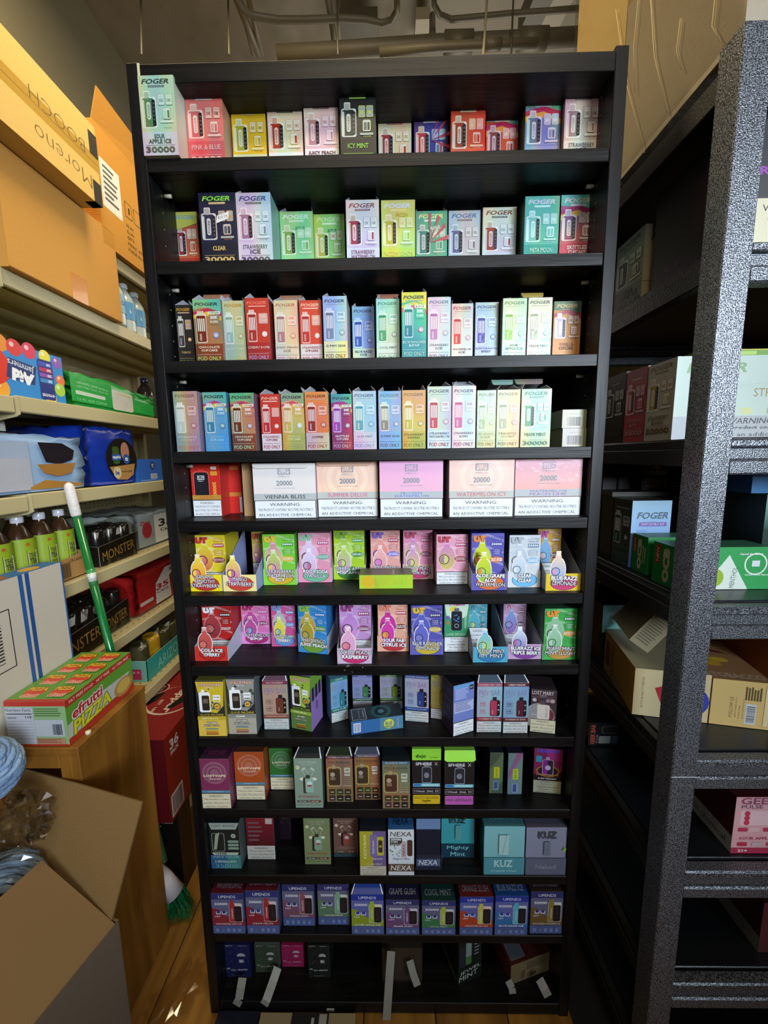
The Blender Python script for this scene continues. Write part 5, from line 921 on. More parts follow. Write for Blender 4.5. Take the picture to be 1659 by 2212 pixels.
b = body((A2.xy - A1.xy).length, .09, .062, '#8c7c5c', '#5c2c20', '#4a2018', lambda a: (a.rect(0, 0, 1, 1, '#7c7054'), [a.rect(.26, .1 + k * .05, .36, .12 + k * .05, '#3c3424') for k in range(9)], a.bars(.4, .5, .85, .9, 6, '#5c5440'), [a.rect(.5 + k * .02, .1, .51 + k * .02, .3, '#2c2418') for k in range(8)]), PAPER, topart=lambda a: (a.rect(0, 0, 1, 1, '#4a2018'), a.frame(.05, .1, .4, .8, '#8c8c98', '#5c6470', .01)))
o = b.build('vape_carton', None, (c.x, c.y + .006, SZ[11] + .0004), rz); tag(o, 'brown and buff carton turned left at the right end of the lowest bookcase board', 'box')
TAPE = mat('duct_tape', .35, spec=.6, bump=(80, .3))
def tape(pts, wd, label):
    b = MB(); P = [Vector(p) for p in pts]
    for i in range(len(P) - 1):
        a_, c_ = P[i], P[i + 1]; dv = (c_ - a_).cross(Vector((0, -1, .3))).normalized() * wd / 2
        plate(b, [a_ - dv, a_ + dv, c_ + dv, c_ - dv], '#8c8e88', TAPE, .0004)
    tag(b.build('duct_tape'), label, 'tape', 'torn strips of grey tape under the lowest boxes')
def tp(x, y, yy): return tuple(at(x, y, Y=yy))
tape([tp(524, 2112, .028), tp(520, 2135, .014), tp(516, 2160, -.003), tp(510, 2172, -.004)], .022, 'grey tape strip hanging under the navy box')
tape([tp(600, 2090, .045), tp(590, 2120, .026), tp(575, 2162, -.003), tp(570, 2171, -.004)], .022, 'grey tape strip hanging under the grey green box')
tape([tp(845, 2055, .022), tp(842, 2100, .008), tp(838, 2160, -.006), tp(833, 2230, -.012)], .021, 'longest tape strip running off the board to the floor')
tape([tp(885, 2075, .030), tp(893, 2105, .016), tp(902, 2130, .008)], .019, 'short curled tape strip right of the longest strip')
tape([tp(1098, 2118, .020), tp(1106, 2135, .012), tp(1108, 2147, .008)], .018, 'curled tape end under the left corner of the buff carton')
tape([tp(1165, 2115, .026), tp(1178, 2140, .01), tp(1184, 2153, .006)], .022, 'tan grey tape strip under the right corner of the buff carton')
b = MB(); P = at(714, 2184, Y=-.001); b.box(P.x - .01, -.0016, P.z, P.x + .01, -.0011, P.z + .009, '#b8b4a0'); a = Art(.02, .009); a.bars(.15, .2, .85, .8, 7, '#3c3a34', True); b.add(a, lambda u, v, z: (P.x - .01 + u * .02, -.0017 - z * EPS, P.z + v * .009)); tag(b.build('price_sticker'), 'small cream price sticker on the front of the lowest bookcase board', 'sticker')
# torn plastic hanging over the seventh shelf edge
def crumple(name, c, sx, sy, sz, label, m, n=14, amp=.3, seed=1, cat='plastic', col='#dddddd', flat=False):
    rnd = random.Random(seed); b = MB(); V = []; F = []
    for i in range(n + 1):
        for j in range(n + 1):
            u, v = i / n * 2 - 1, j / n * 2 - 1; r = 1 + amp * rnd.uniform(-1, 1)
            z = (1 - min(1, u * u + v * v)) * sz if flat else rnd.uniform(-.5, .5) * sz
            V.append((c[0] + u * sx * r, c[1] + v * sy * r + (0 if flat else 0), c[2] + z + rnd.uniform(-.2, .2) * sz))
    for i in range(n):
        for j in range(n): F.append((i * (n + 1) + j, (i + 1) * (n + 1) + j, (i + 1) * (n + 1) + j + 1, i * (n + 1) + j + 1))
    b.mesh(V, F, col, m, False); o = b.build(name); tag(o, label, cat); return o
c = at(765, 1445, Y=-.012); 
o = crumple('torn_wrap', (0, 0, 0), .022, .012, .006, 'torn clear plastic hanging from the lilac display box over the shelf edge', FILM, 6, .25, 3); o.location = c; o.rotation_euler = (math.radians(80), .3, 0)
# ================================================================ shop shelving along the left wall
g = empty('gondola_shelving', (-1.14, .5, 0)); tag(g, 'cream steel shop shelving along the left wall holding drinks and cartons', 'shelving')
def loc_part(name, mb, par, label=None, kind=None):       # vertices in room coordinates, parent at par
    o = mb.build(name, par); o.matrix_parent_inverse = Matrix.Translation(-Vector(par.location))
    if label: o['label'] = label
    if kind: o['kind'] = kind
    return o
XB = -1.38
def shelf(z, y0, y1, xf=-.92, perf=False, bracket=True):
    b = MB(); b.box(XB + .012, y0, z - .012, xf - .012, y1, z, m=CREAM)
    b.box(xf - .014, y0, z - .040, xf, y1, z + .0015, m=CREAM, bev=.003)
    for x in (-1.25, -1.12, -.99): b.box(x, y0 + .01, z - .030, x + .025, y1 - .01, z - .012, m=CREAM)
    s = loc_part('shelf', b, g)
    if bracket:
        for y in (y0 - .003,):
            b = MB(); P = [(xf + .003, y, z - .046), (xf + .003, y, z - .001), (xf - .05, y, z - .001), (xf - .36, y, z - .035), (xf - .36, y, z - .075), (xf - .05, y, z - .060), (xf - .008, y, z - .052)]
            b.face(P, m=CREAM); b.face([(p[0], y + .004, p[2]) for p in P][::-1], m=CREAM)
            for i in range(7): j = (i + 1) % 7; q = lambda p, e: (p[0], p[1] + e, p[2]); b.face([P[i], q(P[i], .004), q(P[j], .004), P[j]], m=CREAM)
            loc_part('bracket', b, g)
    if perf:
        b = MB()
        for i in range(10):
            for j in range(26):
                x = xf - .03 - i * .030; y = y0 + .05 + j * .033 + (i % 2) * .016
                if y < y1 - .03: b.face([(x + .0022 * math.cos(t), y + .006 * math.sin(t), z + .0006) for t in [k * math.pi / 3 for k in range(6)]], '#3a3420', MATTE)
        loc_part('perforations', b, g, kind='stuff')
GZ = [1.94, 1.635, 1.385, 1.115, .862, .645]
shelf(2.168, .588, 1.38, bracket=False)
for i, z in enumerate(GZ):
    shelf(z, .205 if i == 5 else .16, 1.38, xf=-.86 if i == 5 else -.92, perf=i >= 3)
    if i != 5: shelf(z - .004, -.06, .152, bracket=False)
b = MB(); b.box(XB - .014, -.06, .0, XB, 1.38, 2.35, m=CREAM); loc_part('back_panel', b, g)
b = MB(); b.box(XB, -.06, .0, -.96, 1.38, .14, m=CREAM); loc_part('base_deck', b, g)
for y in (.155, 1.365, -.04):
    b = MB(); b.box(XB + .0005, y - .012, 0, XB + .03, y + .012, 2.4, m=CREAM); loc_part('upright', b, g)
b = MB()
for i in range(22):
    for j in range(38):
        y = .3 + j * .027; z = .88 + i * .025; b.face([(XB + .0006, y + .0035 * math.cos(t), z + .0035 * math.sin(t)) for t in [k * math.pi / 3 for k in range(6)]], '#26221a', MATTE)
loc_part('pegboard_holes', b, g, kind='stuff')
def gbox(name, label, y0, y1, z, xf, d, h, front, art=None, top=None, side=None, leftart=None, m=None, group='goods on the cream shelving', cat='box', topart=None, bev=0, ry=0):
    b = body(y1 - y0, d, h, front, side or front, top or front, art, m or PAPER, None, topart, leftart)
    o = b.build(name, None, (xf, (y0 + y1) / 2, z + .001), math.radians(90) + ry); return tag(o, label, cat, group)
CB = '#c99242'
def carton(name, label, y0, y1, z, xf, d, h, col, art=None, leftart=None, tapecol=None):
    w_ = y1 - y0; b = MB(); b.box(-w_ / 2, 0, 0, w_ / 2, d, h, col, CARD)
    for art_, sd in ((art, 'front'), (leftart, 'left')):
        if art_: a = Art(w_ if sd == 'front' else d, h, CARD); art_(a); b.add(a, face_map(sd, w_, d, h))
    o = b.build(name, None, (xf, (y0 + y1) / 2, z + .001), math.radians(90)); return tag(o, label, 'carton', 'cardboard cartons on the cream shelving'), w_
o, w_ = carton('carton', 'plain orange brown carton on the top cream shelf, lower one of the left pair', .165, .575, GZ[0], -.90, .30, .283, CB, lambda a: (a.rect(0, 0, 1, 1, CB), a.rect(0, .0, 1, .012, '#7a5018')))
t = MB(); t.box(-.03 + .02, -.0012, .0, .03 + .02, -.0002, .075, '#c8853e', GLOSS); part('packing_tape', t, o)
def c2(a):
    a.rect(0, 0, 1, 1, '#d6b263'); a.rect(0, .42, 1, .62, '#bb9540', GLOSS); a.rect(0, .515, 1, .522, '#6b4c14')
    a.text('Moreno', .74, .22, .38, .17, '#6b5430', -.018, 0, 180); a.text('BOOCH', .72, .60, .36, .14, '#6b5430', -.018, 0, 180)
o, w_ = carton('carton', 'yellowish carton with upside-down handwriting and black taped corners, on top of the plain one', -.05, .44, GZ[0] + .286, -.84, .34, .215, '#d6b263', c2)
for z in (.0, .13):
    t = MB(); x = w_ / 2; t.box(x - .03, -.0015, z, x + .0015, .03, z + .06, '#2e2a22', MATTE); part('corner_tape', t, o, 'black corner tape')
def c3(a):
    a.rect(0, 0, 1, 1, '#c2882f'); a.rr(.04, .34, .26, .74, '#dcdad2', .01); [a.rect(.07, .68 - k * .045, random.uniform(.16, .23), .70 - k * .045, '#55534e') for k in range(7)]
    for k in range(4): a.frame(.30 + k * .11, .42, .39 + k * .11, .56, '#40300f', '#c2882f', .01, .006)
    a.rect(.34, .46, .36, .52, '#40300f'); a.ell(.56, .49, .02, '#40300f')
    for i, s_ in enumerate(('N.W:', 'G.W:', 'QTY:', 'MEAS: 475x375x267 mm', 'MADE IN CHINA')): a.text(s_, .30 + len(s_) * .012, .34 - i * .055, len(s_) * .024, .03, '#3c2d10', .01)
    for i, s_ in enumerate(('KGS', 'KGS', 'PCS')): a.text(s_, .82, .34 - i * .055, .07, .03, '#3c2d10', .01)
o, w_ = carton('carton', 'orange carton with shipping label and printed handling marks, next to the bookcase', .52, .95, 2.170, -.90, .30, .36, '#c2882f', c3)
t = MB(); plate(t, [(-w_ / 2, 0, .36), (w_ / 2, 0, .36), (w_ / 2, -.01, .44), (-w_ / 2 + .01, -.02, .455)], '#c2882f', CARD, .003); part('carton_flap', t, o)
def btl(name, label, x, y, z, r, h, liquid, capc, labc, group, labtxt=None, neck=.36, capm=None, labz=(.28, .62), inkc='#2c2c30', sc=1):
    o = empty(name, (x, y, z + .001), math.radians(90)); tag(o, label, 'bottle', group)
    b = MB(); b.lathe([(r * .6, 0), (r * .96, .004), (r, .015), (r * .97, h * .3), (r, h * .6), (r * .92, h * .70), (r * .5, h * .84), (r * neck, h * .88), (r * neck, h * .92)], liquid, GLOSS, 20); part('bottle_body', b, o)
    b = MB(); b.lathe([(r * neck * 1.22, h * .905), (r * neck * 1.25, h * .91), (r * neck * 1.25, h * .985), (r * neck * 1.1, h), (0.0001, h)], capc, GLOSS, 20); part('cap', b, o)
    if labc:
        b = MB(); b.lathe([(r * 1.012, h * labz[0]), (r * 1.012, h * labz[1])], labc, PAPER, 24)
        if labtxt:
            R_ = r * 1.02; a = Art(1.5 * R_, h * (labz[1] - labz[0]), PAPER); labtxt(a)
            b.add(a, lambda u, v, zz: ((R_ + zz * EPS) * math.sin((u - .5) * 1.5), -(R_ + zz * EPS) * math.cos((u - .5) * 1.5), h * labz[0] + v * a.h))
        part('bottle_label', b, o)
    return o
WB = lambda a: (a.rect(0, .2, 1, .8, '#dfe8ee'), a.text('CA', .5, .55, .35, .25, '#2c6cb0', .05), a.rect(0, 0, 1, .2, '#4c98d0'), a.rect(0, .25, 1, .32, '#d8b860'))
for i, (x, y, ds) in enumerate(((-.955, .625, 'left'), (-.97, .705, 'middle'), (-.98, .785, 'right'))):
    btl('water_bottle', f'{ds} water bottle of the row on the top cream shelf beside the bookcase', x, y, GZ[0], .033, .180, '#b8c8cc', '#d8e0e4', '#5c9cd0' if i else '#8cb8d8', 'water bottles on the top cream shelf', WB if i == 0 else (lambda a: a.rr(.15, .35, .85, .65, '#e8f0f4', .1)))
# second shelf
def kool(a):
    a.rect(0, 0, 1, 1, '#2c86cc')
    for x, y, r, c in ((.12, .9, .09, '#8c4ca8'), (.30, .95, .08, '#e08c30'), (.44, .93, .08, '#d83838'), (.60, .95, .08, '#d83858'), (.78, .92, .07, '#e8dc40'), (.93, .86, .06, '#8c58b0'), (.95, .5, .06, '#e07840'), (.93, .3, .07, '#a8d040'), (.25, .12, .09, '#e8a030'), (.80, .1, .07, '#e8c040')): a.ell(x, y, r, c); a.ell(x - r * .3, y + .05, r * .3, mixh(c, '#ffffff', .5))
    a.ell(.06, .52, .32, '#d8301c', ry=.42); a.poly([(.32, .35), (.62, .30), (.66, .66), (.36, .72)], '#1c3470'); a.text('Jammers', .49, .62, .28, .16, '#eef2f8', .06, 0, 172); a.text('Aid', .50, .40, .24, .24, '#eef2f8', .08, 0, 172); a.rr(.68, .05, .86, .85, '#1c2c78', .02)
    for k, c in enumerate(('#3c50c0', '#b83060', '#8c50a8', '#3c88c8')): a.rect(.69, .72 - k * .11, .85, .80 - k * .11, c); a.text('20', .81, .76 - k * .11, .05, .05, WH, .03, 0, 180)
    a.text('40 POUCHES', .77, .14, .15, .06, WH, .04, 0, 180)
gbox('juice_carton', 'blue and red drink pouch carton standing upside down on the second cream shelf', .08, .345, GZ[1], -.945, .2, .135, '#2c86cc', kool, side='#2468a0', top='#c8c050')
def soft(name, label, y0, y1, z, xf, d, h, cols, cat='pack', art=None, amp=.006, m=None, seed=3, film=False, taper=.0):
    """a shrink-wrapped pack: rounded, dented block with print on its front"""
    w_ = y1 - y0; rnd = random.Random(seed); b = MB(); n = 12; V = []; F = []
    def pt(u, v, wq):
        p = Vector((u, v, wq)); q = p.copy(); L = max(abs(p.x), abs(p.y), abs(p.z)); s_ = p.normalized()
        p = p * .84 + s_ * L * 1.02 * .16 * 1.2
        return Vector((p.x * w_ / 2, d / 2 + p.y * d / 2, h / 2 + p.z * h / 2))
    cache = {}
    def vid(u, v, wq):
        k = (round(u, 4), round(v, 4), round(wq, 4))
        if k not in cache:
            p = pt(*k); p += Vector([rnd.uniform(-amp, amp) for _ in range(3)]) * (1 if k[2] > -.6 else .1)
            p.z = max(p.z, 0); p.y = max(p.y, 0.0); p.x = clamp(p.x, -w_ / 2, w_ / 2); p.z *= 1 - taper * (1 + p.x / (w_ / 2)) / 2
            cache[k] = len(V); V.append(p)
        return cache[k]
    G = [i / n * 2 - 1 for i in range(n + 1)]
    for s_ in (-1, 1):
        for i in range(n):
            for j in range(n):
                for ax in range(3):
                    q = []
                    for a_, c_ in ((G[i], G[j]), (G[i + 1], G[j]), (G[i + 1], G[j + 1]), (G[i], G[j + 1])):
                        t_ = [a_, c_]; t_.insert(ax, s_); q.append(vid(*t_))
                    F.append((tuple(q), ax, s_, i, j))
    b.V = [tuple(v) for v in V]
    for q, ax, s_, i, j in F:
        c = cols(ax, s_, (i + .5) / n, (j + .5) / n) if callable(cols) else cols
        b.F.append(q); b.C.append(lin(c)); b.M.append(b.mi(m or CRINK)); b.sm.append(True)
    if art: a = Art(w_ * .92, h * .86, CRINK); art(a); b.add(a, lambda u, v, zz: ((u - .5) * w_ * .92, -.0035 - zz * EPS * 1.2, h * .06 + v * a.h * (1 - taper * u)))
    o = b.build(name, None, (xf, (y0 + y1) / 2, z + .001), math.radians(90)); tag(o, label, cat, 'shrink-wrapped packs on the cream shelving')
    if film: f = MB(); f.box(-w_ / 2 - .001, -.005, 0, w_ / 2 + .001, d, h * 1.04, '#ffffff', FILM); part('plastic_wrap', f, o)
    return o
soft('can_pack', 'green and white shrink-wrapped can pack on the second cream shelf', .352, .815, GZ[1], -.95, .25, .115, lambda ax, s, u, v: '#1d9a3c' if ax != 2 else '#c8ccc0', art=lambda a: (a.rect(0, .1, .42, .98, '#1fa040'), a.text('LEMON LIME SODA', .22, .72, .32, .07, '#a8d8a8', .01), a.text('100% NATURAL FLAVOR', .22, .60, .32, .06, '#a8d8a8', .01), a.rr(.04, .34, .34, .46, '#c8d8c0', .01), a.text('12 FL OZ CANS', .2, .2, .3, .07, '#a8d8a8', .01), a.rr(.42, .06, .68, .84, '#d0d0c4', .02), a.text('CANADA', .56, .72, .2, .1, '#c8b84c', .03), a.rect(.68, .08, .98, .66, '#22a844')), seed=4, film=True, taper=.25)
btl('juice_bottle', 'dark juice bottle with navy cap behind the green can pack', -1.06, .93, GZ[1], .034, .19, '#2c1c1c', '#1c1c44', '#3a2c30', 'bottles on the second cream shelf', lambda a: (a.text('ALL NATURAL', .5, .85, .8, .12, '#c8b8b0', .02), a.rect(0, .3, 1, .45, '#a85c3c')))
# third shelf
def lightblue(ax, s, u, v): return '#98b8dc' if (ax, s) == (1, -1) and u > .45 else '#a8b4c8'
def p3art(a):
    a.rect(0, .0, .62, .96, '#a4b4cc'); a.rect(0, 0, .62, .62, '#b4b8c4'); a.ell(.30, .5, .07, '#2c2430', ry=.16); a.ell(.24, .58, .05, '#3c5c30'); a.rect(0, .38, .13, .8, '#2c2038'); a.text('A', .09, .62, .07, .14, '#b83038', .05); a.text('CAFFEINE', .2, .9, .16, .05, '#2c5c60', .02); a.text('FREE', .2, .84, .09, .05, '#2c5c60', .02); a.text('*', .36, .78, .09, .16, '#d8e0ec', .02)
    a.rect(.18, .10, .38, .34, '#2c2c34'); a.rect(.19, .12, .37, .33, '#c8ccd4'); [a.rect(.20 + k * .010, .14, .20 + k * .010 + random.uniform(.003, .007), .31, '#2c2c34') for k in range(16)]
    a.poly([(.68, .95), (.72, .55), (.82, .5), (.92, .6), (.94, .8), (.85, .95)], '#201c24'); a.poly([(.66, .50), (.94, .52), (.90, .3), (.80, .24), (.70, .32)], '#a8783c'); a.poly([(.6, .05), (.7, .18), (.97, .06), (.97, 0), (.6, 0)], '#b0803c')
soft('soda_pack', 'pale blue shrink-wrapped soda pack torn open at its end on the third cream shelf', -.12, .388, GZ[2], -.94, .28, .155, lightblue, art=p3art, seed=9, film=True)
gbox('barcode_carton', 'small white barcoded carton lying on the pale blue soda pack', .02, .20, GZ[2] + .165, -1.0, .12, .035, '#c8c4bc', lambda a: (a.rect(0, 0, 1, 1, '#c4c0b8'), [a.rect(.35 + k * .02, .15, .35 + k * .02 + random.uniform(.005, .014), .85, '#3c3a38') for k in range(20)]))
def snap(a):
    a.ell(.68, .46, .36, '#1a1614', ry=.44); a.poly([(.38, .30), (.98, .36), (.92, .12), (.76, .02), (.52, .04)], '#b88c50'); a.rr(.47, .36, .62, .72, '#3c5c28', .04); a.rect(.45, .44, .66, .56, '#2c58a8'); a.text('apple', .555, .50, .18, .08, WH, .04); a.ell(.76, .62, .10, '#b88068', ry=.2); a.ell(.78, .46, .08, '#2c5c9c'); a.text('e', .78, .46, .07, .08, WH, .04)
    a.ell(.54, .18, .09, '#d8c8a0'); a.text('le', .54, .18, .09, .09, '#2c4c8c', .06); a.text("you're so great", .76, .2, .26, .06, '#3c2c18', .01, .2)
soft('juice_pack', 'dark blue shrink-wrapped juice pack with a torn window on the third cream shelf', .392, .636, GZ[2], -.94, .3, .195, '#14349c', art=snap, seed=12, film=True)
gbox('small_carton', 'small bright blue carton at the right of the third cream shelf', .640, .80, GZ[2], -.94, .15, .088, '#2c6cc4', lambda a: (a.rect(0, 0, 1, 1, '#2c64c0'), a.ell(.60, .70, .10, '#1c2c6c'), a.text('18', .6, .74, .07, .12, WH, .04), a.text('CANS', .6, .63, .09, .06, WH, .02), a.rr(.5, .12, .76, .34, '#d0d8e0', .01), [a.rect(.53 + k * .03, .15, .545 + k * .03, .31, '#24407c') for k in range(7)], a.rect(.08, .05, .7, .075, '#8cb0e0')), top='#3c8ca0')
for i, y in enumerate((.72, .80, .88)):
    btl('juice_bottle', ['dim bottle with green cap behind the small blue carton, left one', 'dim bottle with green cap behind the small blue carton, middle one', 'dim bottle with green cap behind the small blue carton, right one'][i], -1.16, y, GZ[2], .034, .185, '#8a5a20', '#1c6c3c', '#6c5c20', 'green-capped bottles on the third cream shelf')
# fourth shelf
def tea(a): a.rect(0, 0, 1, 1, '#8ca424'); a.frame(.20, .12, .80, .68, '#2c2c30', '#d8d8d0', .02, .03); a.text("TEAS'", .5, .54, .44, .13, '#3c3c3c', .01); a.text('TEA', .5, .38, .40, .15, '#3c3c3c', .03); a.text('ORGANIC', .5, .22, .44, .07, '#3c3c3c'); a.ell(.30, .85, .10, '#a8602c')
tn = 0
for x in (-.985, -1.065):
    for y in (.045, .112, .179, .246, .313):
        tn += 1
        btl('tea_bottle', f'{["first", "second", "third", "fourth", "fifth"][(tn - 1) % 5]} white-capped tea bottle from the left in the {"front" if tn < 6 else "rear"} row of the tray', x, y, GZ[3] + .004, .032, .207, '#3c2616', '#d4d4dc', '#8ca424', 'tea bottles in the cardboard tray', tea if tn < 6 else None, labz=(.22, .70))
b = MB()
for P in ([(-.945, -.02, 1.117), (-.945, .352, 1.117), (-.945, .352, 1.19), (-.945, .10, 1.165), (-.945, -.02, 1.165)], [(-.945, .352, 1.117), (-1.10, .352, 1.117), (-1.10, .352, 1.21), (-.945, .352, 1.19)], [(-.945, .02, 1.1175), (-1.10, .02, 1.1175), (-1.10, .352, 1.1175), (-.945, .352, 1.1175)]): plate(b, P, '#a88048', CARD, .002)
a = Art(.11, .07, CARD); a.text('ORGANIC', .68, .78, .5, .14, '#3c2c18', .02); [a.rect(.05 + k * .025, .1, .06 + k * .025 + random.uniform(0, .008), .75, '#3c2c18') for k in range(16)]; b.add(a, lambda u, v, z: (-.9445 + z * EPS, .235 + u * .11, 1.118 + v * .07))
tag(b.build('bottle_tray'), 'torn cardboard tray holding the tea bottles on the fourth cream shelf', 'tray')
def monster(full='MONSTER'):
    def f(a): a.rr(.06, .12, .82, .72, '#14130f', .08); a.text(full, .5, .42, .84, .28, '#c09838', .03, .1, 6)
    return f
def canpack(label, y0, y1, z, xf, h, seed):
    o = empty('energy_pack', (xf, (y0 + y1) / 2, z + .001), math.radians(90)); tag(o, label, 'pack', 'shrink-wrapped energy drink packs'); w_ = y1 - y0
    t = MB(); plate(t, [(-w_ / 2, 0, 0), (w_ / 2, 0, 0), (w_ / 2, 0, h * .62), (-w_ / 2, 0, h * .5)], '#15130f', PAPER, .002); a = Art(w_, h * .6); a.text('MONSTER', .5, .46, .86, .4, '#b8923c', .03, .1, 5); t.add(a, lambda u, v, zz: ((u - .5) * w_, -.0006 - zz * EPS, v * a.h))
    plate(t, [(-w_ / 2, 0, 0), (-w_ / 2, .13, 0), (-w_ / 2, .13, h * .6), (-w_ / 2, 0, h * .5)], '#15130f', PAPER, .002); part('cardboard_tray', t, o)
    nn = max(2, int(w_ / .056)); 
    for j in range(2):
        for k in range(nn):
            c = MB(); r = min(.026, w_ / nn / 2 - .001); c.lathe([(r * .8, .004), (r, .012), (r, h * .86), (r * .82, h * .93), (r * .8, h * .93), (.0001, h * .91)], '#181818', GLOSS, 14, (-w_ / 2 + (k + .5) * w_ / nn, .032 + j * .056, 0)); part('can', c, o)
    rnd = random.Random(seed); f = MB(); n = 9; V = []
    for i in range(n + 1):
        for j in range(n + 1):
            u = i / n; t_ = j / n; ang = t_ * math.pi
            V.append(((u - .5) * w_ * 1.03, .065 - .074 * math.cos(ang) + rnd.uniform(-.003, .003), h * (.55 + .48 * math.sin(ang)) * (1 if 0 < j < n else .02) + rnd.uniform(-.004, .004) * (0 < j < n)))
    f.mesh(V, [(i * (n + 1) + j, (i + 1) * (n + 1) + j, (i + 1) * (n + 1) + j + 1, i * (n + 1) + j + 1) for i in range(n) for j in range(n)], '#ffffff', FILM2); part('plastic_wrap', f, o)
canpack('black energy drink pack in clear wrap right of the tea bottles', .418, .612, GZ[3], -.955, .135, 1)
soft('can_case', 'silver shrink-wrapped case marked 35 Cans on the fourth cream shelf', .64, .99, GZ[3], -.975, .3, .14, '#98a09c', art=lambda a: (a.rect(0, 0, .36, .95, '#8c9492'), a.text('Diet', .16, .78, .2, .14, '#a02c34', .03, .2), a.ell(.18, .52, .1, '#9c2830'), a.text('NO SUGAR', .2, .34, .22, .06, '#a03038', .02), a.text('NO CALORIES', .2, .26, .24, .05, '#a03038', .02), a.rect(.34, 0, .86, .98, '#d0d0c8'), a.text('35', .60, .66, .34, .28, '#2c2c2c', .04), a.text('Cans', .60, .40, .28, .12, '#2c2c2c', .02)), seed=21)
# fifth shelf
canpack('black energy drink pack left of the green broom handle on the fifth cream shelf', .175, .395, GZ[4], -.95, .155, 5)
canpack('black energy drink pack with torn wrap beside the red case on the fifth cream shelf', .41, .560, GZ[4], -.975, .150, 8)
soft('can_case', 'red shrink-wrapped case marked 35 Cans on the fifth cream shelf', .585, .98, GZ[4], -.965, .3, .165, lambda ax, s, u, v: '#a81c1c', art=lambda a: (a.rect(0, 0, .32, .95, '#a41a1c'), a.poly([(.30, 0), (.62, 0), (.60, .66), (.86, .95), (.52, .97), (.32, .60)], '#d0ccc4'), a.text('35', .45, .48, .26, .17, '#a82428', .05, .1), a.text('Cans', .45, .33, .24, .09, '#7c3838', .02), a.rr(.02, .18, .26, .28, '#c8b8b0', .01), a.poly([(.62, .62), (.88, .88), (.92, .5), (.66, .42)], '#5c5c58'), a.text('xtra', .70, .86, .2, .12, '#a82428', .04, .2)), seed=31, film=True)
# sixth shelf: teal tray with cans
o = empty('drink_tray', (-.895, .66, GZ[5] + .001), math.radians(90)); tag(o, 'teal cardboard drink tray with pink buildings in clear wrap on the lowest cream shelf', 'tray')
t = MB(); plate(t, [(-.15, 0, 0), (.15, 0, 0), (.15, 0, .082), (-.15, 0, .082)], '#2ca098', PAPER, .002); plate(t, [(-.15, .19, 0), (-.15, 0, 0), (-.15, 0, .082), (-.15, .19, .082)], '#7cc0b4', PAPER, .002); plate(t, [(.15, 0, 0), (.15, .19, 0), (.15, .19, .082), (.15, 0, .082)], '#2ca098', PAPER, .002)
a = Art(.3, .082); a.text('ARIZONA', .58, .5, .72, .5, '#8cd4cc', .04, .1, 4); t.add(a, lambda u, v, z: ((u - .5) * .3, -.0008 - z * EPS, v * .082))
a = Art(.19, .082); [a.rect(.25 + k * .22, .1, .44 + k * .22, .6 + .2 * (k % 2), '#c02c68') for k in range(3)]; [a.rect(.28 + k * .22 + j * .08, .4, .32 + k * .22 + j * .08, .5, '#e8a0b8') for k in range(3) for j in range(2)]; a.rr(.5, .1, .58, .3, '#8cc8bc', .03); t.add(a, lambda u, v, z: (-.1508 - z * EPS, .19 - u * .19, v * .082)); part('cardboard_tray', t, o)
for i in range(4):
    c = MB(); cx = -.11 + i * .073; c.lathe([(.03, .003), (.033, .02), (.033, .12), (.027, .135), (.026, .132), (.0001, .130)], '#c8a020' if i == 1 else '#4c4a30', GLOSS, 18, (cx, .05, 0)); part('can', c, o, 'yellow can' if i == 1 else None)
f = MB(); V = []; rnd = random.Random(4); n = 8
for i in range(n + 1):
    for j in range(n + 1): V.append(((i / n - .5) * .31, -.004 + j / n * .16, .085 + .07 * math.sin(math.pi * min(1, j / n * 1.1 + .05)) + rnd.uniform(-.004, .004)))
f.mesh(V, [(i * (n + 1) + j, (i + 1) * (n + 1) + j, (i + 1) * (n + 1) + j + 1, i * (n + 1) + j + 1) for i in range(n) for j in range(n)], '#ffffff', FILM2); part('plastic_wrap', f, o)
# cases on the floor between cabinet and bookcase
def blk(a): a.rect(0, 0, 1, 1, '#0c0b0b'); a.text('12 BOTTLES', .66, .90, .5, .05, '#a8a8a8', .02); a.text('1 LITER', .62, .84, .2, .025, '#888888'); a.rect(.52, .66, .70, .71, '#a8acb8'); a.rect(.42, .49, .6, .51, '#3c3a36')
b = body(.205, .30, .298, '#0c0b0b', '#5c4220', '#141210', blk, PAPER, leftart=None, sideart=lambda a: (a.rect(0, 0, 1, 1, '#5c3f1c'), a.rect(0, .82, .3, .98, '#b8a878'), a.rect(0, 0, .25, 1, '#14100c')))
tag(b.build('bottle_case', None, (-.8035, .30, .001)), 'black case marked BOTTLES standing on the floor beside the bookcase', 'case')
def dp_side(a): a.rect(0, 0, 1, 1, '#861612'); a.rr(.02, .03, .20, .30, '#c8b8b0', .01); [a.rect(.04 + k * .015, .05, .045 + k * .015 + random.uniform(.002, .006), .27, '#3c2020') for k in range(10)]; a.text('36', .13, .86, .13, .12, '#e0d0c8', .07, 0, 0); a.text('PACK', .13, .76, .12, .05, '#e0d0c8', .04); a.ell(.80, .60, .34, '#d8c8b8', ry=.42, n=30); a.ell(.82, .60, .325, '#8c1814', ry=.40, n=30); a.text('Dr', .78, .60, .26, .34, '#d8c8b8', .06, .2); a.ell(.86, .22, .2, '#d8c8b8', ry=.2); a.ell(.86, .22, .18, '#6c1210', ry=.18)
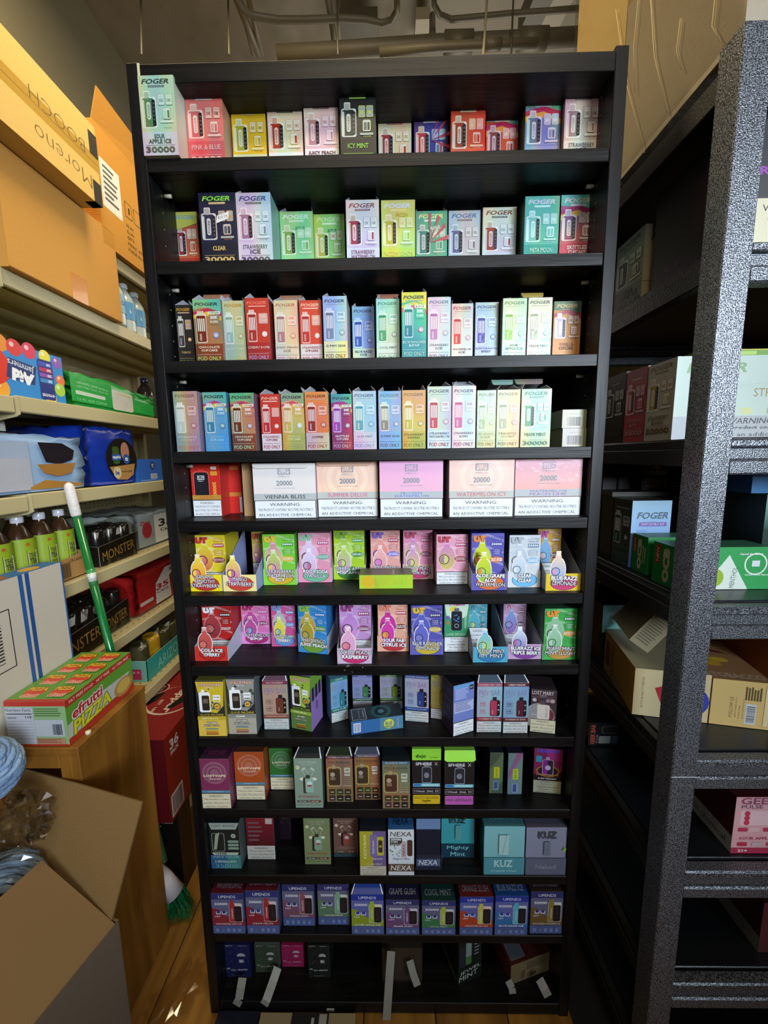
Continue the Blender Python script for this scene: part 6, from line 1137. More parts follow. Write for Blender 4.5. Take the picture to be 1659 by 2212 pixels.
def dp_top(a):
    a.rect(0, 0, 1, 1, '#84191a'); a.ell(.56, .52, .42, '#d4c4b4', n=30); a.ell(.57, .53, .40, '#84191a', n=30); a.text('Dr', .86, .74, .10, .12, '#d4c4b4', .06, .1, -90); a.text('Pepper', .62, .55, .20, .42, '#d4c4b4', .06, .1, -90); a.text('EST. 1885', .40, .42, .05, .20, '#d4c4b4', .02, 0, -90); a.ell(.15, .70, .16, '#d4c4b4'); a.ell(.15, .70, .145, '#5c1412'); a.text('23', .15, .70, .14, .10, '#d4c4b4', .06, 0, -90); a.rr(.4, .93, .8, .985, '#b8b8b8', .01)
    for x, y in ((.22, .52), (.72, .50)): a.poly([(x - .12, y - .10), (x - .07, y + .01), (x + .05, y + .12), (x + .12, y + .10), (x + .08, y - .01), (x - .04, y - .11)], '#0c0808')
b = body(.205, .40, .296, '#5c1016', '#861612', '#84191a', None, PAPER, dp_side, dp_top)
tag(b.build('soda_case', None, (-.8035, .265, .3005)), 'dark red 36 pack soda case on top of the black bottle case', 'case')
# ---- oak stand with the things on it
ck = empty('oak_cabinet', (-.80, .065, 0)); tag(ck, 'small oak veneer stand with an open front at the left', 'cabinet')
def kp(n, *bx, bev=.0015): b = MB(); b.box(*bx, bev=bev, m=OAK); loc_part(n, b, ck)
kp('side_panel', -.712, -.055, 0, -.692, .189, .812); kp('side_panel', -.905, -.055, 0, -.887, .189, .812)
kp('top_panel', -.906, -.058, .8125, -.690, .190, .83); kp('front_rail', -.8865, -.054, .775, -.7395, -.036, .812); kp('front_stile', -.739, -.054, 0, -.7125, -.036, .812)
b = MB(); b.tube([(-.700, -.012, .8305), (-.700, -.012, .8385)], .006, '#d8cfa8', GLOSS, 14); tag(b.build('white_cap'), 'tiny cream cap on the edge of the oak stand', 'cap')
def pz_side(a): a.rect(0, 0, 1, 1, '#5c9430'); a.rect(0, 0, 1, .18, '#b03020'); a.rect(0, .84, 1, 1, '#b03024'); a.text('FAT FREE FOOD   NUT FREE   GLUTEN FREE', .5, .92, .9, .07, '#e8d8c8', .02); a.poly([(.0, .15), (.75, .2), (.95, .55), (.4, .6), (0, .45)], '#b8b8b0'); a.text('efrutti', .28, .62, .42, .24, '#b02830', .07, .1, 2, out='#e8d8d0'); a.text('PIZZA', .34, .32, .54, .30, '#d8cc2c', .07, .15, 3, out='#5c7c28'); a.ell(.82, .3, .16, '#b08048', ry=.22); a.ell(.82, .32, .12, '#c8a850', ry=.16)
def pz_front(a):
    a.rect(0, 0, 1, 1, '#8cae7c'); a.rect(0, .9, 1, 1, '#b83028'); a.rect(0, 0, 1, .04, '#b03024'); a.rect(0, .05, .46, .88, '#b4b8c4'); a.text('Nutrition Facts', .22, .82, .42, .07, '#26262c', .03); a.rect(.02, .72, .44, .74, '#26262c'); a.text('Calories', .10, .65, .16, .05, '#26262c', .02); a.text('110', .38, .66, .1, .06, '#26262c', .02)
    for k in range(7): a.rect(.02, .56 - k * .065, .44, .565 - k * .065, '#5c5c68')
    a.rect(.47, .22, .95, .60, '#b0b8c0'); a.line(.54, .40, .60, .46, .0006, '#4c5c5c'), a.line(.60, .44, .72, .42, .0006, '#4c5c5c'); [a.rect(.76 + k * .013, .26, .765 + k * .013 + random.uniform(.001, .005), .5, '#2c2c38') for k in range(12)]; a.rect(.47, .05, .95, .18, '#b48468')
    a.bars(.49, .66, .93, .86, 4, '#4c7438')
    a.bars(.49, .07, .93, .17, 3, '#7c4c34')
def pz_top(a):
    a.rect(0, 0, 1, 1, '#5c9034'); a.rect(0, 0, 1, .04, '#b03024')
    for i in range(2):
        for j in range(4):
            x, y = .28 + i * .46, .12 + j * .23; a.ell(x, y + .04, .18, '#b85c28', ry=.07); a.ell(x, y + .04, .14, '#c8402c', ry=.05); a.text('PIZZA', x, y + .095, .32, .06, '#d8c030', .06, 0, 0, out='#a03020'); a.text('efrutti', x, y - .02, .26, .05, '#c02c2c', .05, 0, 0, out='#e8d8c0')
b = body(.138, .225, .108, '#8cae7c', '#5c9430', '#5c9034', pz_front, PAPER, pz_side, pz_top)
tag(b.build('candy_box', None, (-.780, -.052, .8312)), 'green and red candy carton lettered PIZZA in clear wrap on the oak stand', 'box')
def wb(a):
    a.rect(0, 0, 1, 1, '#c8c0b0'); a.rect(.985, 0, 1, 1, '#2c5c9c'); a.rect(.60, 0, .635, 1, '#2c5c9c'); a.rect(.655, 0, .69, 1, '#24508c'); a.frame(.10, .45, .50, .82, '#2c2c2c', '#c8c0b0', .004, .008)
    for k in range(14): a.rect(.16, .50 + k * .02, .42, .50 + k * .02 + random.uniform(.005, .013), '#2c2c2c')
o = gbox('shipping_box', 'tall white box with blue edges and a blue tape seam behind the candy carton', -.16, .150, .830, -.853, .050, .375, '#c8c0b0', wb, top='#2c62a4', side='#2c5c9c', group=None, topart=lambda a: (a.rect(0, 0, 1, 1, '#2c62a4'), a.ell(.78, .5, .08, '#c8983c', ry=.35), a.poly([(.3, .1), (.55, .1), (.6, .8), (.35, .9)], '#8c5030')))
# ---- broom
o = empty('broom', (-.70, .225, 0)); tag(o, 'green broom with a white grip leaning on the cream shelves behind the oak stand', 'broom')
YB = .226; pA, pB, pC, pD = (at(148, 1047, Y=YB), at(167, 1110, Y=YB), at(243, 1440, Y=YB), at(352, 1850, Y=YB + .004)); pA.z -= 0
dirv = (pA - pD).normalized(); pB = pA - dirv * .085; hd = Vector((pD.x + .005, YB, .205))
b = MB(); b.tube([pB, hd], .0105, '#11682f', GLOSS, 16); loc_part('handle', b, o)
b = MB(); b.tube([pB - dirv * .004, pB, pB + dirv * .04, pA - dirv * .008, pA, pA + dirv * .006], [.0115, .0128, .0130, .0125, .010, .004], '#d4cfcc', mat('ribbed_grip', .6, bump=(120, .8)), 16); loc_part('grip', b, o)
q = pB.lerp(hd, .14); b = MB(); b.tube([q, q - dirv * .05], .0109, '#3c8c50', GLOSS, 16); b.tube([q - dirv * .012, q - dirv * .036], .0112, '#c8d0c8', PAPER, 16); loc_part('brand_sticker', b, o, 'green and white sticker')
b = MB(); h0 = Vector((-.752, YB, .19)); h1 = Vector((-.688, YB, .085))
b.tube([hd + Vector((-.02, 0, .05)), h0.lerp(h1, .1), h0.lerp(h1, .5), h1], [.018, .022, .026, .029], '#c9c4c8', GLOSS, 18); loc_part('broom_head', b, o)
rnd = random.Random(5); b = MB()
for k in range(520):
    a0 = h1 + Vector((rnd.uniform(-.024, .022), rnd.uniform(-.022, .022), rnd.uniform(-.004, .012))); sp = (a0 - h1)
    e = Vector((-.672 + rnd.uniform(-.062, .035) + sp.x * .8, YB + rnd.uniform(-.024, .024), rnd.uniform(.001, .012))); c = a0.lerp(e, .5) + Vector((.008, 0, .004)); s_ = Vector((.0009, 0, 0))
    cl = rnd.choice(['#0f5c30', '#1a7a44', '#2c9060', '#0c4a28'])
    b.face([a0 - s_, a0 + s_, c + s_, c - s_], cl, GLOSS); b.face([c - s_, c + s_, e + s_ * .3, e - s_ * .3], cl, GLOSS)
loc_part('bristles', b, o, kind='stuff')
# ---- open carton with yarn
RZ = .55; C0 = Vector((-.540, -.188, RZ)); u = Vector((-.9656, .2600, 0)); v = Vector((-.2600, -.9656, 0))
o = empty('open_carton', (C0.x, C0.y, 0)); tag(o, 'large open brown cardboard carton with raised flaps, bottom left', 'carton')
LU, LV, T = .37, .33, .004; KC = '#80643a'; KD = '#6c5844'
def slab(n, P, c, t=T, label=None): b = MB(); plate(b, P, c, CARD, t); return loc_part(n, b, o, label)
Z0 = Vector((0, 0, -RZ + .001))
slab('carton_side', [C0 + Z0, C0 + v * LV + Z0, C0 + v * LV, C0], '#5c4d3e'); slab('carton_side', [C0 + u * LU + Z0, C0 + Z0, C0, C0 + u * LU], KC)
slab('carton_side', [C0 + u * LU + v * LV + Z0, C0 + u * LU + Z0, C0 + u * LU, C0 + u * LU + v * LV], KC); slab('carton_side', [C0 + v * LV + Z0, C0 + v * LV + u * LU + Z0, C0 + v * LV + u * LU, C0 + v * LV], KC)
slab('carton_floor', [C0 + Z0, C0 + u * LU + Z0, C0 + u * LU + v * LV + Z0, C0 + v * LV + Z0], KC)
fa = -v * .075 + Vector((0, 0, .205)); slab('carton_flap', [C0 + u * .01, C0 + u * LU, C0 + u * LU + fa, C0 + fa + u * -.012], KC)
fb = u * .175 + Vector((0, 0, .10)); slab('carton_flap', [C0 + v * LV, C0 + v * .004, C0 + fb + v * .01, C0 + fb + v * LV], '#705532')
YARN = mat('chunky_yarn', .9, bump=(260, .9))
def coil(name, label, c, R, r, turns, seed, tilt):
    rnd = random.Random(seed); b = MB(); N = turns * 26; M3 = Matrix.Rotation(tilt, 3, 'X') @ Matrix.Rotation(.5, 3, 'Y'); pts = []
    for k in range(N):
        t_ = k / N; ph = (t_ - .5) * math.pi * .86; th = t_ * turns * 2 * math.pi
        p = Vector((R[0] * math.cos(ph) * math.cos(th), R[1] * math.cos(ph) * math.sin(th), R[2] * math.sin(ph)))
        pts.append(M3 @ p)
    for s_ in range(3):
        q = []
        for k, p in enumerate(pts):
            a_ = k * .55 + s_ * 2.094; nrm = p.normalized(); tg = (pts[min(k + 1, N - 1)] - pts[max(k - 1, 0)]).normalized(); bn = tg.cross(nrm).normalized()
            q.append(p + (nrm * math.cos(a_) + bn * math.sin(a_)) * r * .5)
        b.tube(q, r * .62, ['#7f9cc0', '#8fabcc', '#7490b6'][s_], YARN, 7)
    o_ = b.build(name, None, c); return tag(o_, label, 'yarn')
coil('yarn_skein', 'pale blue chunky yarn rising at the left edge above the open carton', Vector(at(-32, 1665, Y=-.15)), (.052, .048, .075), .0105, 9, 1, .5)
coil('yarn_skein', 'pale blue yarn in a clear bag inside the open carton', Vector((-.800, -.150, .565)), (.085, .070, .066), .007, 13, 2, 1.0)
rnd = random.Random(11)
def bag(name, label, c, R, m, seed, amp=.14):
    rnd = random.Random(seed); b = MB(); n = 16; V = []; 
    for i in range(n + 1):
        for j in range(n * 2):
            ph = math.pi * i / n; th = math.pi * j / n; q = 1 + rnd.uniform(-amp, amp)
            V.append((R[0] * math.sin(ph) * math.cos(th) * q, R[1] * math.sin(ph) * math.sin(th) * q, R[2] * math.cos(ph) * q))
    b.mesh(V, [(i * 2 * n + j, (i + 1) * 2 * n + j, (i + 1) * 2 * n + (j + 1) % (2 * n), i * 2 * n + (j + 1) % (2 * n)) for i in range(n) for j in range(2 * n)], '#ffffff', m); o_ = b.build(name, None, c); return tag(o_, label, 'bag')
bag('plastic_bag', 'crinkled clear bag around the lower yarn in the open carton', Vector((-.800, -.150, .570)), (.098, .082, .078), FILM2, 3, .06)
bag('plastic_bag', 'crumpled clear plastic between the two lots of yarn', Vector(at(55, 1765, Y=-.13)), (.045, .035, .05), FILM2, 7, .35)
o = crumple('plastic_scrap', (0, 0, 0), .075, .05, .008, 'clear plastic scrap lying on the planks left of the bookcase', FILM2, 8, .25, 5, flat=True); o.location = (-.58, .03, .008); o.rotation_euler = (0, 0, .9)
# flat cards lying before the bookcase foot
P = at(567, 2190, Z=.02)
b = body(.25, .09, .02, '#8a7a58', '#7c6c4c', '#93835f', None, CARD, topart=lambda a: (a.rect(0, 0, 1, 1, '#93835f'), a.rect(.33, .55, .72, 1, '#14130f'), a.rect(.62, .6, .70, .98, '#9c9c94'), a.rect(.54, .7, .57, .9, '#a8a8a0')))
tag(b.build('flat_carton', None, (-.21, -.10, .001)), 'flat beige carton with a black label on the floor before the bookcase', 'carton')
b = MB(); b.box(-.055, -.09, 0, .055, 0, .018, '#151c2c', PAPER); tag(b.build('flat_packet', None, (-.395, -.006, .001)), 'navy packet on the floor under the left end of the bookcase board', 'packet')
# ================================================================ dark steel rack on the right
XR, YR = .56, -.158; RT = 2.112
rk = empty('steel_rack', (XR, YR, 0)); tag(rk, 'black hammered steel storage rack at the right edge, stocked with cartons', 'rack')
def rp(n, *bx, m=HAMMER, bev=.002, label=None): b = MB(); b.box(*bx, bev=bev, m=m); return loc_part(n, b, rk, label)
XE, YE = 1.75, .47
for x in (XR, XE - .048):
    for y in (YR, YE - .048): 
        rp('post', x, y, .0065, x + .048, y + .048, RT)
for z in (.895,):
    b = MB(); b.box(XR - .0005, YR - .0006, .846, XR + .0485, YR + .0, .8475, '#b8bcc8', GLOSS); loc_part('post_joint', b, rk)
RZS = [1.811, 1.497, 1.192, .881, .631, .355, .12]
def beam(z, top=.004):
    for y0, y1, yo in ((YR + .004, YR + .030, -1), (YE - .030, YE - .004, 1)):
        b = MB(); yf = y0 if yo < 0 else y1; yi = y1 if yo < 0 else y0
        b.box(XR + .049, min(yf, yi), z - .066, XE - .049, max(yf, yi), z - .040, m=HAMMER, bev=.003); b.box(XR + .049, min(yf, yi) + .006, z - .041, XE - .049, max(yf, yi) - .002, z - .018, m=HAMMER, bev=.003); b.box(XR + .049, min(yf, yi) + .001, z - .019, XE - .049, max(yf, yi), z - .004, m=HAMMER, bev=.003)
        loc_part('long_beam', b, rk)
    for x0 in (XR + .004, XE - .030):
        b = MB(); b.box(x0, YR + .049, z - .052, x0 + .022, YE - .049, z - .020, m=SHADEDSTEEL, bev=.002); b.box(x0 + .004, YR + .049, z - .021, x0 + .022, YE - .049, z - .003, m=SHADEDSTEEL, bev=.002); loc_part('side_beam', b, rk)
    b = MB(); b.box(XR + .027, YR + .032, z - .012, XE - .032, YE - .032, z - .0005, m=DARKBOARD, bev=.0015); loc_part('deck', b, rk)
for z in RZS + [2.09]: beam(z)
def rbox(name, label, x0, x1, y0, d, z, h, front, art=None, side=None, top=None, la=None, ta=None, m=None, rz=0, cat='box'):
    b = body(x1 - x0, d, h, front, side or front, top or side or front, art, m or PAPER, None, ta, la)
    c = Vector(((x0 + x1) / 2, y0, z + .0006)); o = b.build(name, None, c, rz); return tag(o, label, cat, 'boxes on the steel rack')
def bigban(a): a.rect(0, 0, 1, 1, '#b8c8bc'); a.rect(0, 0, 1, .28, '#a8acb0'); a.text('FOGER', .22, .86, .32, .12, '#7ca06c', .04, .3); a.text('STRAWBERRY', .60, .56, .36, .10, '#94804c', .04); a.text('BANANA', .63, .45, .24, .10, '#94804c', .04); a.rr(.36, .30, .42, .38, '#c8c88c', .01); a.frame(.5, .30, .72, .38, '#a8a048', '#c8c890', .01, .004); a.text('WARNING:', .42, .22, .26, .07, '#3c3c40', .04, .2); a.text('This product contains nicotine', .5, .135, .54, .05, '#3c3c40', .02, .2); a.text('is an addictive chemical', .55, .055, .48, .05, '#3c3c40', .02, .2); a.line(.2, .6, .95, .8, .0006, '#7c8878')
rbox('display_carton', 'large silver carton lettered STRAWBERRY BANANA on the second rack level', .602, .98, -.016, .088, RZS[1], .165, '#b8c8bc', bigban, '#98988c', la=lambda a: t_pro(a, '#b4b0a2', 'STRAWBERRY|BANANA', '#a8964c', bot='#b8b4ac', logo='#5c5c38', ink='#6c5c2c', badge='#8c7430'))
rbox('display_carton', 'red starburst carton behind the large silver carton on the rack', .602, .90, .075, .078, RZS[1], .168, '#5c2c34', None, '#5c1c24', la=lambda a: t_pro(a, '#a03c4c', 'STRAWBERRY|B-POP', '#b8444c', bot='#b03844', logo='#9c5468', ink='#b08488', badge='#a8788c'))
rbox('display_carton', 'black carton at the back of the second rack level', .602, .90, .156, .09, RZS[1], .172, '#141210', None, '#141210', la=lambda a: (t_pro(a, '#161410', '', '#24201c', bot='#14120f', logo='#3c3428', ink='#3c3228', badge='#80705c')))
rbox('candy_packet', 'green and yellow packet on top of the large silver carton', .66, .80, .0, .06, RZS[1] + .167, .014, '#7c9c28', lambda a: (a.rect(0, 0, 1, 1, '#6c9c30'), a.rect(0, .85, 1, 1, '#c8b830'), a.rr(.2, .2, .8, .7, '#a8c858', .02)))
rbox('display_carton', 'black carton lettered BLUE RASPBERRY ICE on the first rack level', .610, .95, -.105, .205, RZS[0], .215, '#2c2c30', lambda a: (a.rect(0, 0, 1, 1, '#2a2a2e'), a.text('RASPBERRY', .32, .60, .4, .06, '#8c3ca0', .03), a.rect(.12, .04, .9, .40, '#c8c4a8'), a.text('WARNING: THIS PRODUCT', .5, .33, .7, .05, '#2c2c28', .01), a.text('CONTAINS NICOTINE.', .48, .25, .6, .05, '#2c2c28', .01), a.text('NICOTINE IS AN', .5, .17, .5, .05, '#2c2c28', .01), a.text('ADDICTIVE CHEMICAL', .5, .09, .6, .05, '#2c2c28', .01)), '#100e10', la=lambda a: (a.rect(0, 0, 1, 1, '#0e0c0e'), a.text('BLUE', .30, .20, .22, .07, '#3c1c4c', .03), a.text('RASPBERRY ICE', .56, .10, .66, .07, '#3c1c4c', .03), a.rect(.56, .34, .86, .82, '#281418')))
rbox('display_carton', 'grey green carton behind the black one on the first rack level', .604, .70, .126, .11, RZS[0], .172, '#9c8c74', lambda a: (a.rect(0, 0, 1, 1, '#9c8c74'), a.rect(.5, 0, 1, 1, '#4c483c'), a.text('FOGER', .52, .84, .7, .08, '#2c2c24', .04, .3), a.rect(0, .30, 1, .306, '#2c281c'), a.frame(.28, .60, .52, .68, '#5c4c34', '#9c8c74')), '#50584c', la=lambda a: t_pro(a, '#7c8c80', 'SOUR|APPLE ICE', '#2c3c30', bot='#505c58', logo='#2c382c', ink='#28302c', badge='#3c4c44'), m=FOIL2)
# third level
rbox('paper_carton', 'green carton with a white menthol triangle on the third rack level', .597, .79, -.066, .066, RZS[2], .088, '#2c9c50', lambda a: (a.rect(0, 0, 1, 1, '#2c9850'), a.poly([(.30, 0), (.78, 0), (.56, .82)], '#d0dcd4'), a.text('MENTHOL', .62, .28, .05, .50, '#2c4438', .02, 0, 84), a.ell(.42, .28, .10, '#8cb02c'), a.ell(.84, .60, .12, '#d8e4dc'), a.ell(.84, .60, .105, '#2c9850'), a.rect(.80, .54, .88, .68, '#d0d8e0'), a.text('Cancel the flavor', .78, .84, .24, .05, WH, .02), a.text('Insert Infuse Enjoy', .86, .34, .24, .05, WH, .02)), '#0c4c28', top='#386c50',
     la=lambda a: (a.rect(0, 0, 1, 1, '#187a3c'), a.text('OCB', .62, .5, .30, .84, '#c0b898', .08, 0, 90), a.rect(.12, .5, .32, .95, '#a01c24'), a.text('NEW', .22, .72, .12, .36, '#d8d0c0', .05, 0, 90)))
rbox('paper_carton', 'green carton lettered FLAVOR CARDS behind the menthol one', .606, .72, .034, .055, RZS[2], .088, '#1c7c3c', None, '#0c4c28', top='#2c6c48', la=lambda a: (a.rect(0, 0, 1, 1, '#187a3c'), a.text('OCB', .50, .5, .26, .84, '#c0b898', .08, 0, 90), a.text('FLAVOR', .72, .52, .09, .5, '#c0b898', .03, 0, 90), a.text('CARDS', .86, .5, .09, .42, '#c0b898', .03, 0, 90), a.rect(.08, .5, .26, .95, '#a01c24'), a.text('NEW', .17, .72, .10, .36, '#d8d0c0', .05, 0, 90)))
rbox('display_carton', 'blue iridescent carton standing behind the green cartons on the rack', .604, .698, .098, .075, RZS[2], .165, '#7c9cd0', lambda a: (a.rect(0, 0, 1, 1, ('#5c7cd0', '#a0c8e0')), a.text('FOGER', .55, .78, .8, .10, '#4c5c70', .04, .3), a.rr(.2, .62, .9, .68, '#7c58a8', .01), a.text('SWITCH PRO KIT', .55, .65, .6, .03, WH), a.frame(.15, .50, .38, .56, '#5c6ca0', '#7c9cd0', .01)), '#3c443c', la=lambda a: t_pod(a, '#3c443c', 'COOL MINT', '#1c4c38', bot='#3c4c48', logo='#1c2420', ink='#2c3c34', badge='#2c4c44'))
rbox('display_carton', 'large teal green carton on the right of the third rack level', .80, 1.1, -.03, .20, RZS[2], .190, '#24483c', lambda a: (a.rect(0, 0, 1, 1, '#1c382c'), a.rect(0, .62, 1, 1, ('#2c4c40', '#7cb0a8')), a.rect(.55, 0, 1, 1, '#503840')), '#141c14', top='#202820')
for i, (y, c, l) in enumerate(((.178, '#141414', 'nearest'), (.238, '#18140f', 'middle'), (.298, '#0f0f12', 'farthest'))):
    rbox('display_carton', f'{l} of three black glossy cartons standing at the back of the third rack level', .604, .86, y, .055, RZS[2], .165, c, None, c, la=lambda a: (a.rect(0, 0, 1, 1, c), a.rr(.2, .2, .6, .8, '#242420', .05), a.frame(.25, .25, .55, .75, '#3c3a30', '#141414')), m=GLOSS)
rbox('flat_tray', 'flat dark card tray lying across the black cartons', .606, .93, .19, .16, RZS[2] + .166, .012, '#3a362a', None, '#57503c', top='#2c2a24')
def ll(a): a.rect(0, 0, 1, 1, '#1c1416'); a.rect(0, .75, 1, 1, '#3c4468'); a.poly([(.3, .8), (.5, .98), (.7, .8)], '#c88c3c'); a.text('LOOSELEAF', .5, .66, .72, .16, '#c8c0a8', .05, .2); a.text('Natural', .5, .38, .76, .22, '#a08050', .03, .2); a.text('WHOLE LEAF', .5, .16, .76, .12, '#b09468', .04)
z3 = RZS[2] + .179
for x0, x1, y, art, c, l in ((.70, .775, .22, ll, '#1c1416', 'dark box lettered Natural Whole Leaf on the flat tray'), (.779, .812, .225, lambda a: (a.rect(0, 0, 1, 1, '#1c1824'), a.rect(.05, .1, .95, .16, '#8c8890'), a.rect(.05, .25, .95, .28, '#8c8890'), a.ell(.5, .85, .3, '#4c4c48')), '#1c1824', 'slim dark purple box on the flat tray'), (.816, .85, .225, lambda a: (a.rect(0, 0, 1, 1, '#8c7420'), [a.ell(random.random() * .8 + .1, random.random() * .8 + .1, .08, '#a08828', n=7) for _ in range(9)]), '#8c7420', 'slim mustard box on the flat tray')):
    rbox('leaf_box', l, x0, x1, y, .07, z3, .072, c, art, c)
for i, x in enumerate((.617, .66)):
    rbox('leaf_box', ['leftmost dark brown box on the flat tray by the bookcase', 'dark brown box between the leftmost one and the lettered one on the flat tray'][i], x, x + .038, .26, .06, z3, .068, '#1c1210', lambda a: (a.rect(0, 0, 1, 1, '#1c1210'), a.text('LooseLeaf', .5, .5, .8, .14, '#3c2c24', .03, .2)), '#1c1210')
rbox('leaf_box', 'blue and white cookies box lying on the teal green carton', .775, .98, -.02, .10, RZS[2] + .192, .066, '#2c6c9c', lambda a: (a.rect(0, 0, 1, 1, '#2870a8'), a.poly([(.3, 1), (1, 1), (1, .8), (.7, .9), (.5, .7)], '#c8c0a8'), a.ell(.16, .72, .06, '#c8ccc0', ry=.14), a.text('LOOSELEAF', .40, .5, .10, .9, '#c8c0a0', .07, .1, 84, out='#2c2c2c'), a.ell(.75, .5, .14, '#205c94', ry=.4), a.text('Cookies', .66, .48, .09, .7, '#d0ccc0', .05, 0, 84), a.rr(.24, .1, .28, .7, '#b8ac8c', .01)), '#1c5080')
# fourth level
rz4 = math.radians(-12.2); ex = Vector((math.cos(rz4), math.sin(rz4), 0)); p0 = Vector((.566, -.018, RZS[3]))
def r4(name, label, s0, s1, dd, h, front, art, side, top, la=None, ta=None, off=0, zz=0):
    b = body(s1 - s0, dd, h, front, side, top, art, PAPER, None, ta, la); c = p0 + ex * ((s0 + s1) / 2) + Vector((-math.sin(rz4), math.cos(rz4), 0)) * off
    o = b.build(name, None, (c.x, c.y, RZS[3] + .0006 + zz), rz4); return tag(o, label, 'carton', 'boxes on the steel rack')
r4('wrap_carton', 'kraft and cream carton with a red diamond and blue seal on the fourth rack level', 0, .148, .205, .112, '#c4b48c', lambda a: (a.rect(0, 0, 1, 1, '#c8b890'), a.text('NOT FOR SALE TO MINORS', .12, .5, .035, .66, '#3c342c', .01, 0, 90), a.poly([(.28, .62), (.55, .76), (.68, .26), (.42, .14)], '#a82c34'), a.text('Cigarillo', .47, .46, .14, .44, '#e8e0d8', .05, .1, 75), a.ell(.76, .42, .24, '#3440a0'), a.ell(.76, .42, .17, '#c8c4d8'), a.ell(.76, .42, .15, '#3440a0'), a.text('ROYAL BLUNTS', .64, .5, .06, .5, '#d8d8e8', .03, 0, 70)), '#a07c40', '#8c8468',
   la=lambda a: (a.rect(0, 0, 1, 1, '#9c7a3c'), a.text('TOBACCO', .3, .5, .12, .8, '#6c3c3c', .05, 0, -90), a.rr(.05, .2, .2, .8, '#6c2c38', .04)), ta=lambda a: (a.rect(0, 0, 1, 1, '#8c8468'), a.line(.1, .02, .6, .98, .0008, '#a8a080'), a.text('STOP', .8, .12, .3, .06, '#a8a8b4', .05)))
r4('wrap_carton', 'golden cream carton lettered FOLLOW US beside the rack post on the fourth level', .151, .262, .20, .106, '#c8ac68', lambda a: (a.rect(0, 0, 1, 1, '#ccb070'), a.text('FOLLOW US', .34, .42, .06, .44, '#3c3424', .03, 0, 90), a.text('@ROYALBLUNTS', .42, .42, .035, .44, '#4c4430', 0, 0, 90), a.text('4 hemp wraps', .48, .32, .035, .3, '#3c3424', .02, 0, 90), a.text('www.royalblunts.com', .54, .40, .03, .44, '#3c3424', .01, 0, 90), a.rr(.58, .08, .76, .52, '#c8ccd0', .01), [a.rect(.60, .12 + k * .024, .74, .12 + k * .024 + random.uniform(.006, .016), '#2c3038') for k in range(15)], a.rr(.88, .08, .96, .94, '#d8c898', .01), a.bars(.56, .60, .84, .90, 6, '#5c5438', True)), '#a08448', '#946c44',
   ta=lambda a: (a.rect(0, 0, 1, 1, '#946c48'), a.text('TOBACCO', .5, .10, .9, .10, '#b09c88', .06), a.ell(.3, .36, .16, '#c0982c', ry=.06), a.ell(.5, .46, .18, '#c8a430', ry=.06), a.poly([(.2, .7), (.8, .62), (.7, .7), (.3, .78)], '#6c2020')))
rbox('display_carton', 'black carton with an iridescent front behind the kraft carton', .606, .74, .197, .075, RZS[3], .175, '#2c3c3c', lambda a: (a.rect(0, 0, 1, 1, '#16201c'), a.rect(0, .55, .55, 1, ('#7cb8a8', '#8cc8d8')), a.text('FOGER', .42, .84, .66, .09, '#a8d8f0', .04, .3), a.rr(.14, .72, .56, .78, '#b0dcd8', .01)), '#0c0c0d', la=lambda a: (a.rect(0, 0, 1, 1, '#0c0c0d'), a.ell(.4, .3, .1, '#2c2c28')), m=FOIL2)
rbox('display_carton', 'dark glossy carton at the very back of the fourth rack level', .645, .80, .30, .10, RZS[3], .24, '#14161c', lambda a: (a.rect(0, 0, 1, 1, '#101218'), a.rect(.82, .4, 1, .85, ('#14161c', '#2c5090'))), '#201e18', top='#4c4830', m=GLOSS)
rbox('kraft_sleeve', 'buff card sleeve lying on the dark carton at the back', .65, .77, .31, .07, RZS[3] + .242, .014, '#7c7450', None, '#6c6444', top='#8c8458')
b = body(.05, .13, .10, '#8c8064', '#6c5c4c', '#a08c88', lambda a: (a.rect(0, 0, 1, 1, '#8c8468'), a.bars(.1, .1, .9, .92, 12, '#5c5844')), PAPER, None, lambda a: (a.rect(0, 0, 1, 1, '#9c7c7c'), a.rect(.6, .3, 1, 1, '#b8902c'), a.ell(.7, .5, .2, '#1c3020')), lambda a: (a.rect(0, 0, 1, 1, '#8c8468'), [a.rect(.1 + k * .06, .2, .12 + k * .06, .8, '#5c5844') for k in range(6)]))
o = b.build('snack_box', None, (.60, .03, RZS[3] + .140)); o.rotation_euler = (0, math.radians(36), math.radians(-14)); tag(o, 'buff and pink box tilted on top of the kraft carton', 'box')
rbox('display_carton', 'large orange carton with a dark bottle picture on the fourth rack level', .872, 1.15, -.03, .24, RZS[3], .215, '#8c4420', lambda a: (a.rect(0, 0, 1, 1, '#944a24'), a.rr(.1, .35, .25, .85, '#1c1818', .05), a.rect(.15, .85, .2, .93, '#1c1818')), '#7c3c1c')
rbox('display_carton', 'black carton lettered in orange and pink lying at the back of the fifth rack level', .587, .675, .195, .09, RZS[4], .072, '#16161c', lambda a: (a.rect(0, 0, 1, 1, '#14141a'), a.text('GEEK BAR', .14, .5, .15, .86, '#d0604c', .06, 0, 90), a.text('PULSE', .28, .3, .06, .36, '#a8a8b0', .02, 0, 90), a.rr(.40, .52, .98, .86, '#4c4a44', .08), a.rr(.46, .56, .98, .82, '#1c1c1c', .07), a.rr(.34, .1, .72, .42, '#9ca8a0', .02), a.rr(.76, .1, .96, .42, '#4c5c6c', .02)), '#101014')
rbox('small_pack', 'small grey packet beside the black lettered carton on the fifth rack level', .680, .725, .20, .05, RZS[4], .045, '#2c383c', lambda a: (a.rect(0, 0, 1, 1, '#2c383c'), a.ell(.35, .3, .2, '#14181c'), a.ell(.35, .75, .2, '#14181c')), '#1c2428')
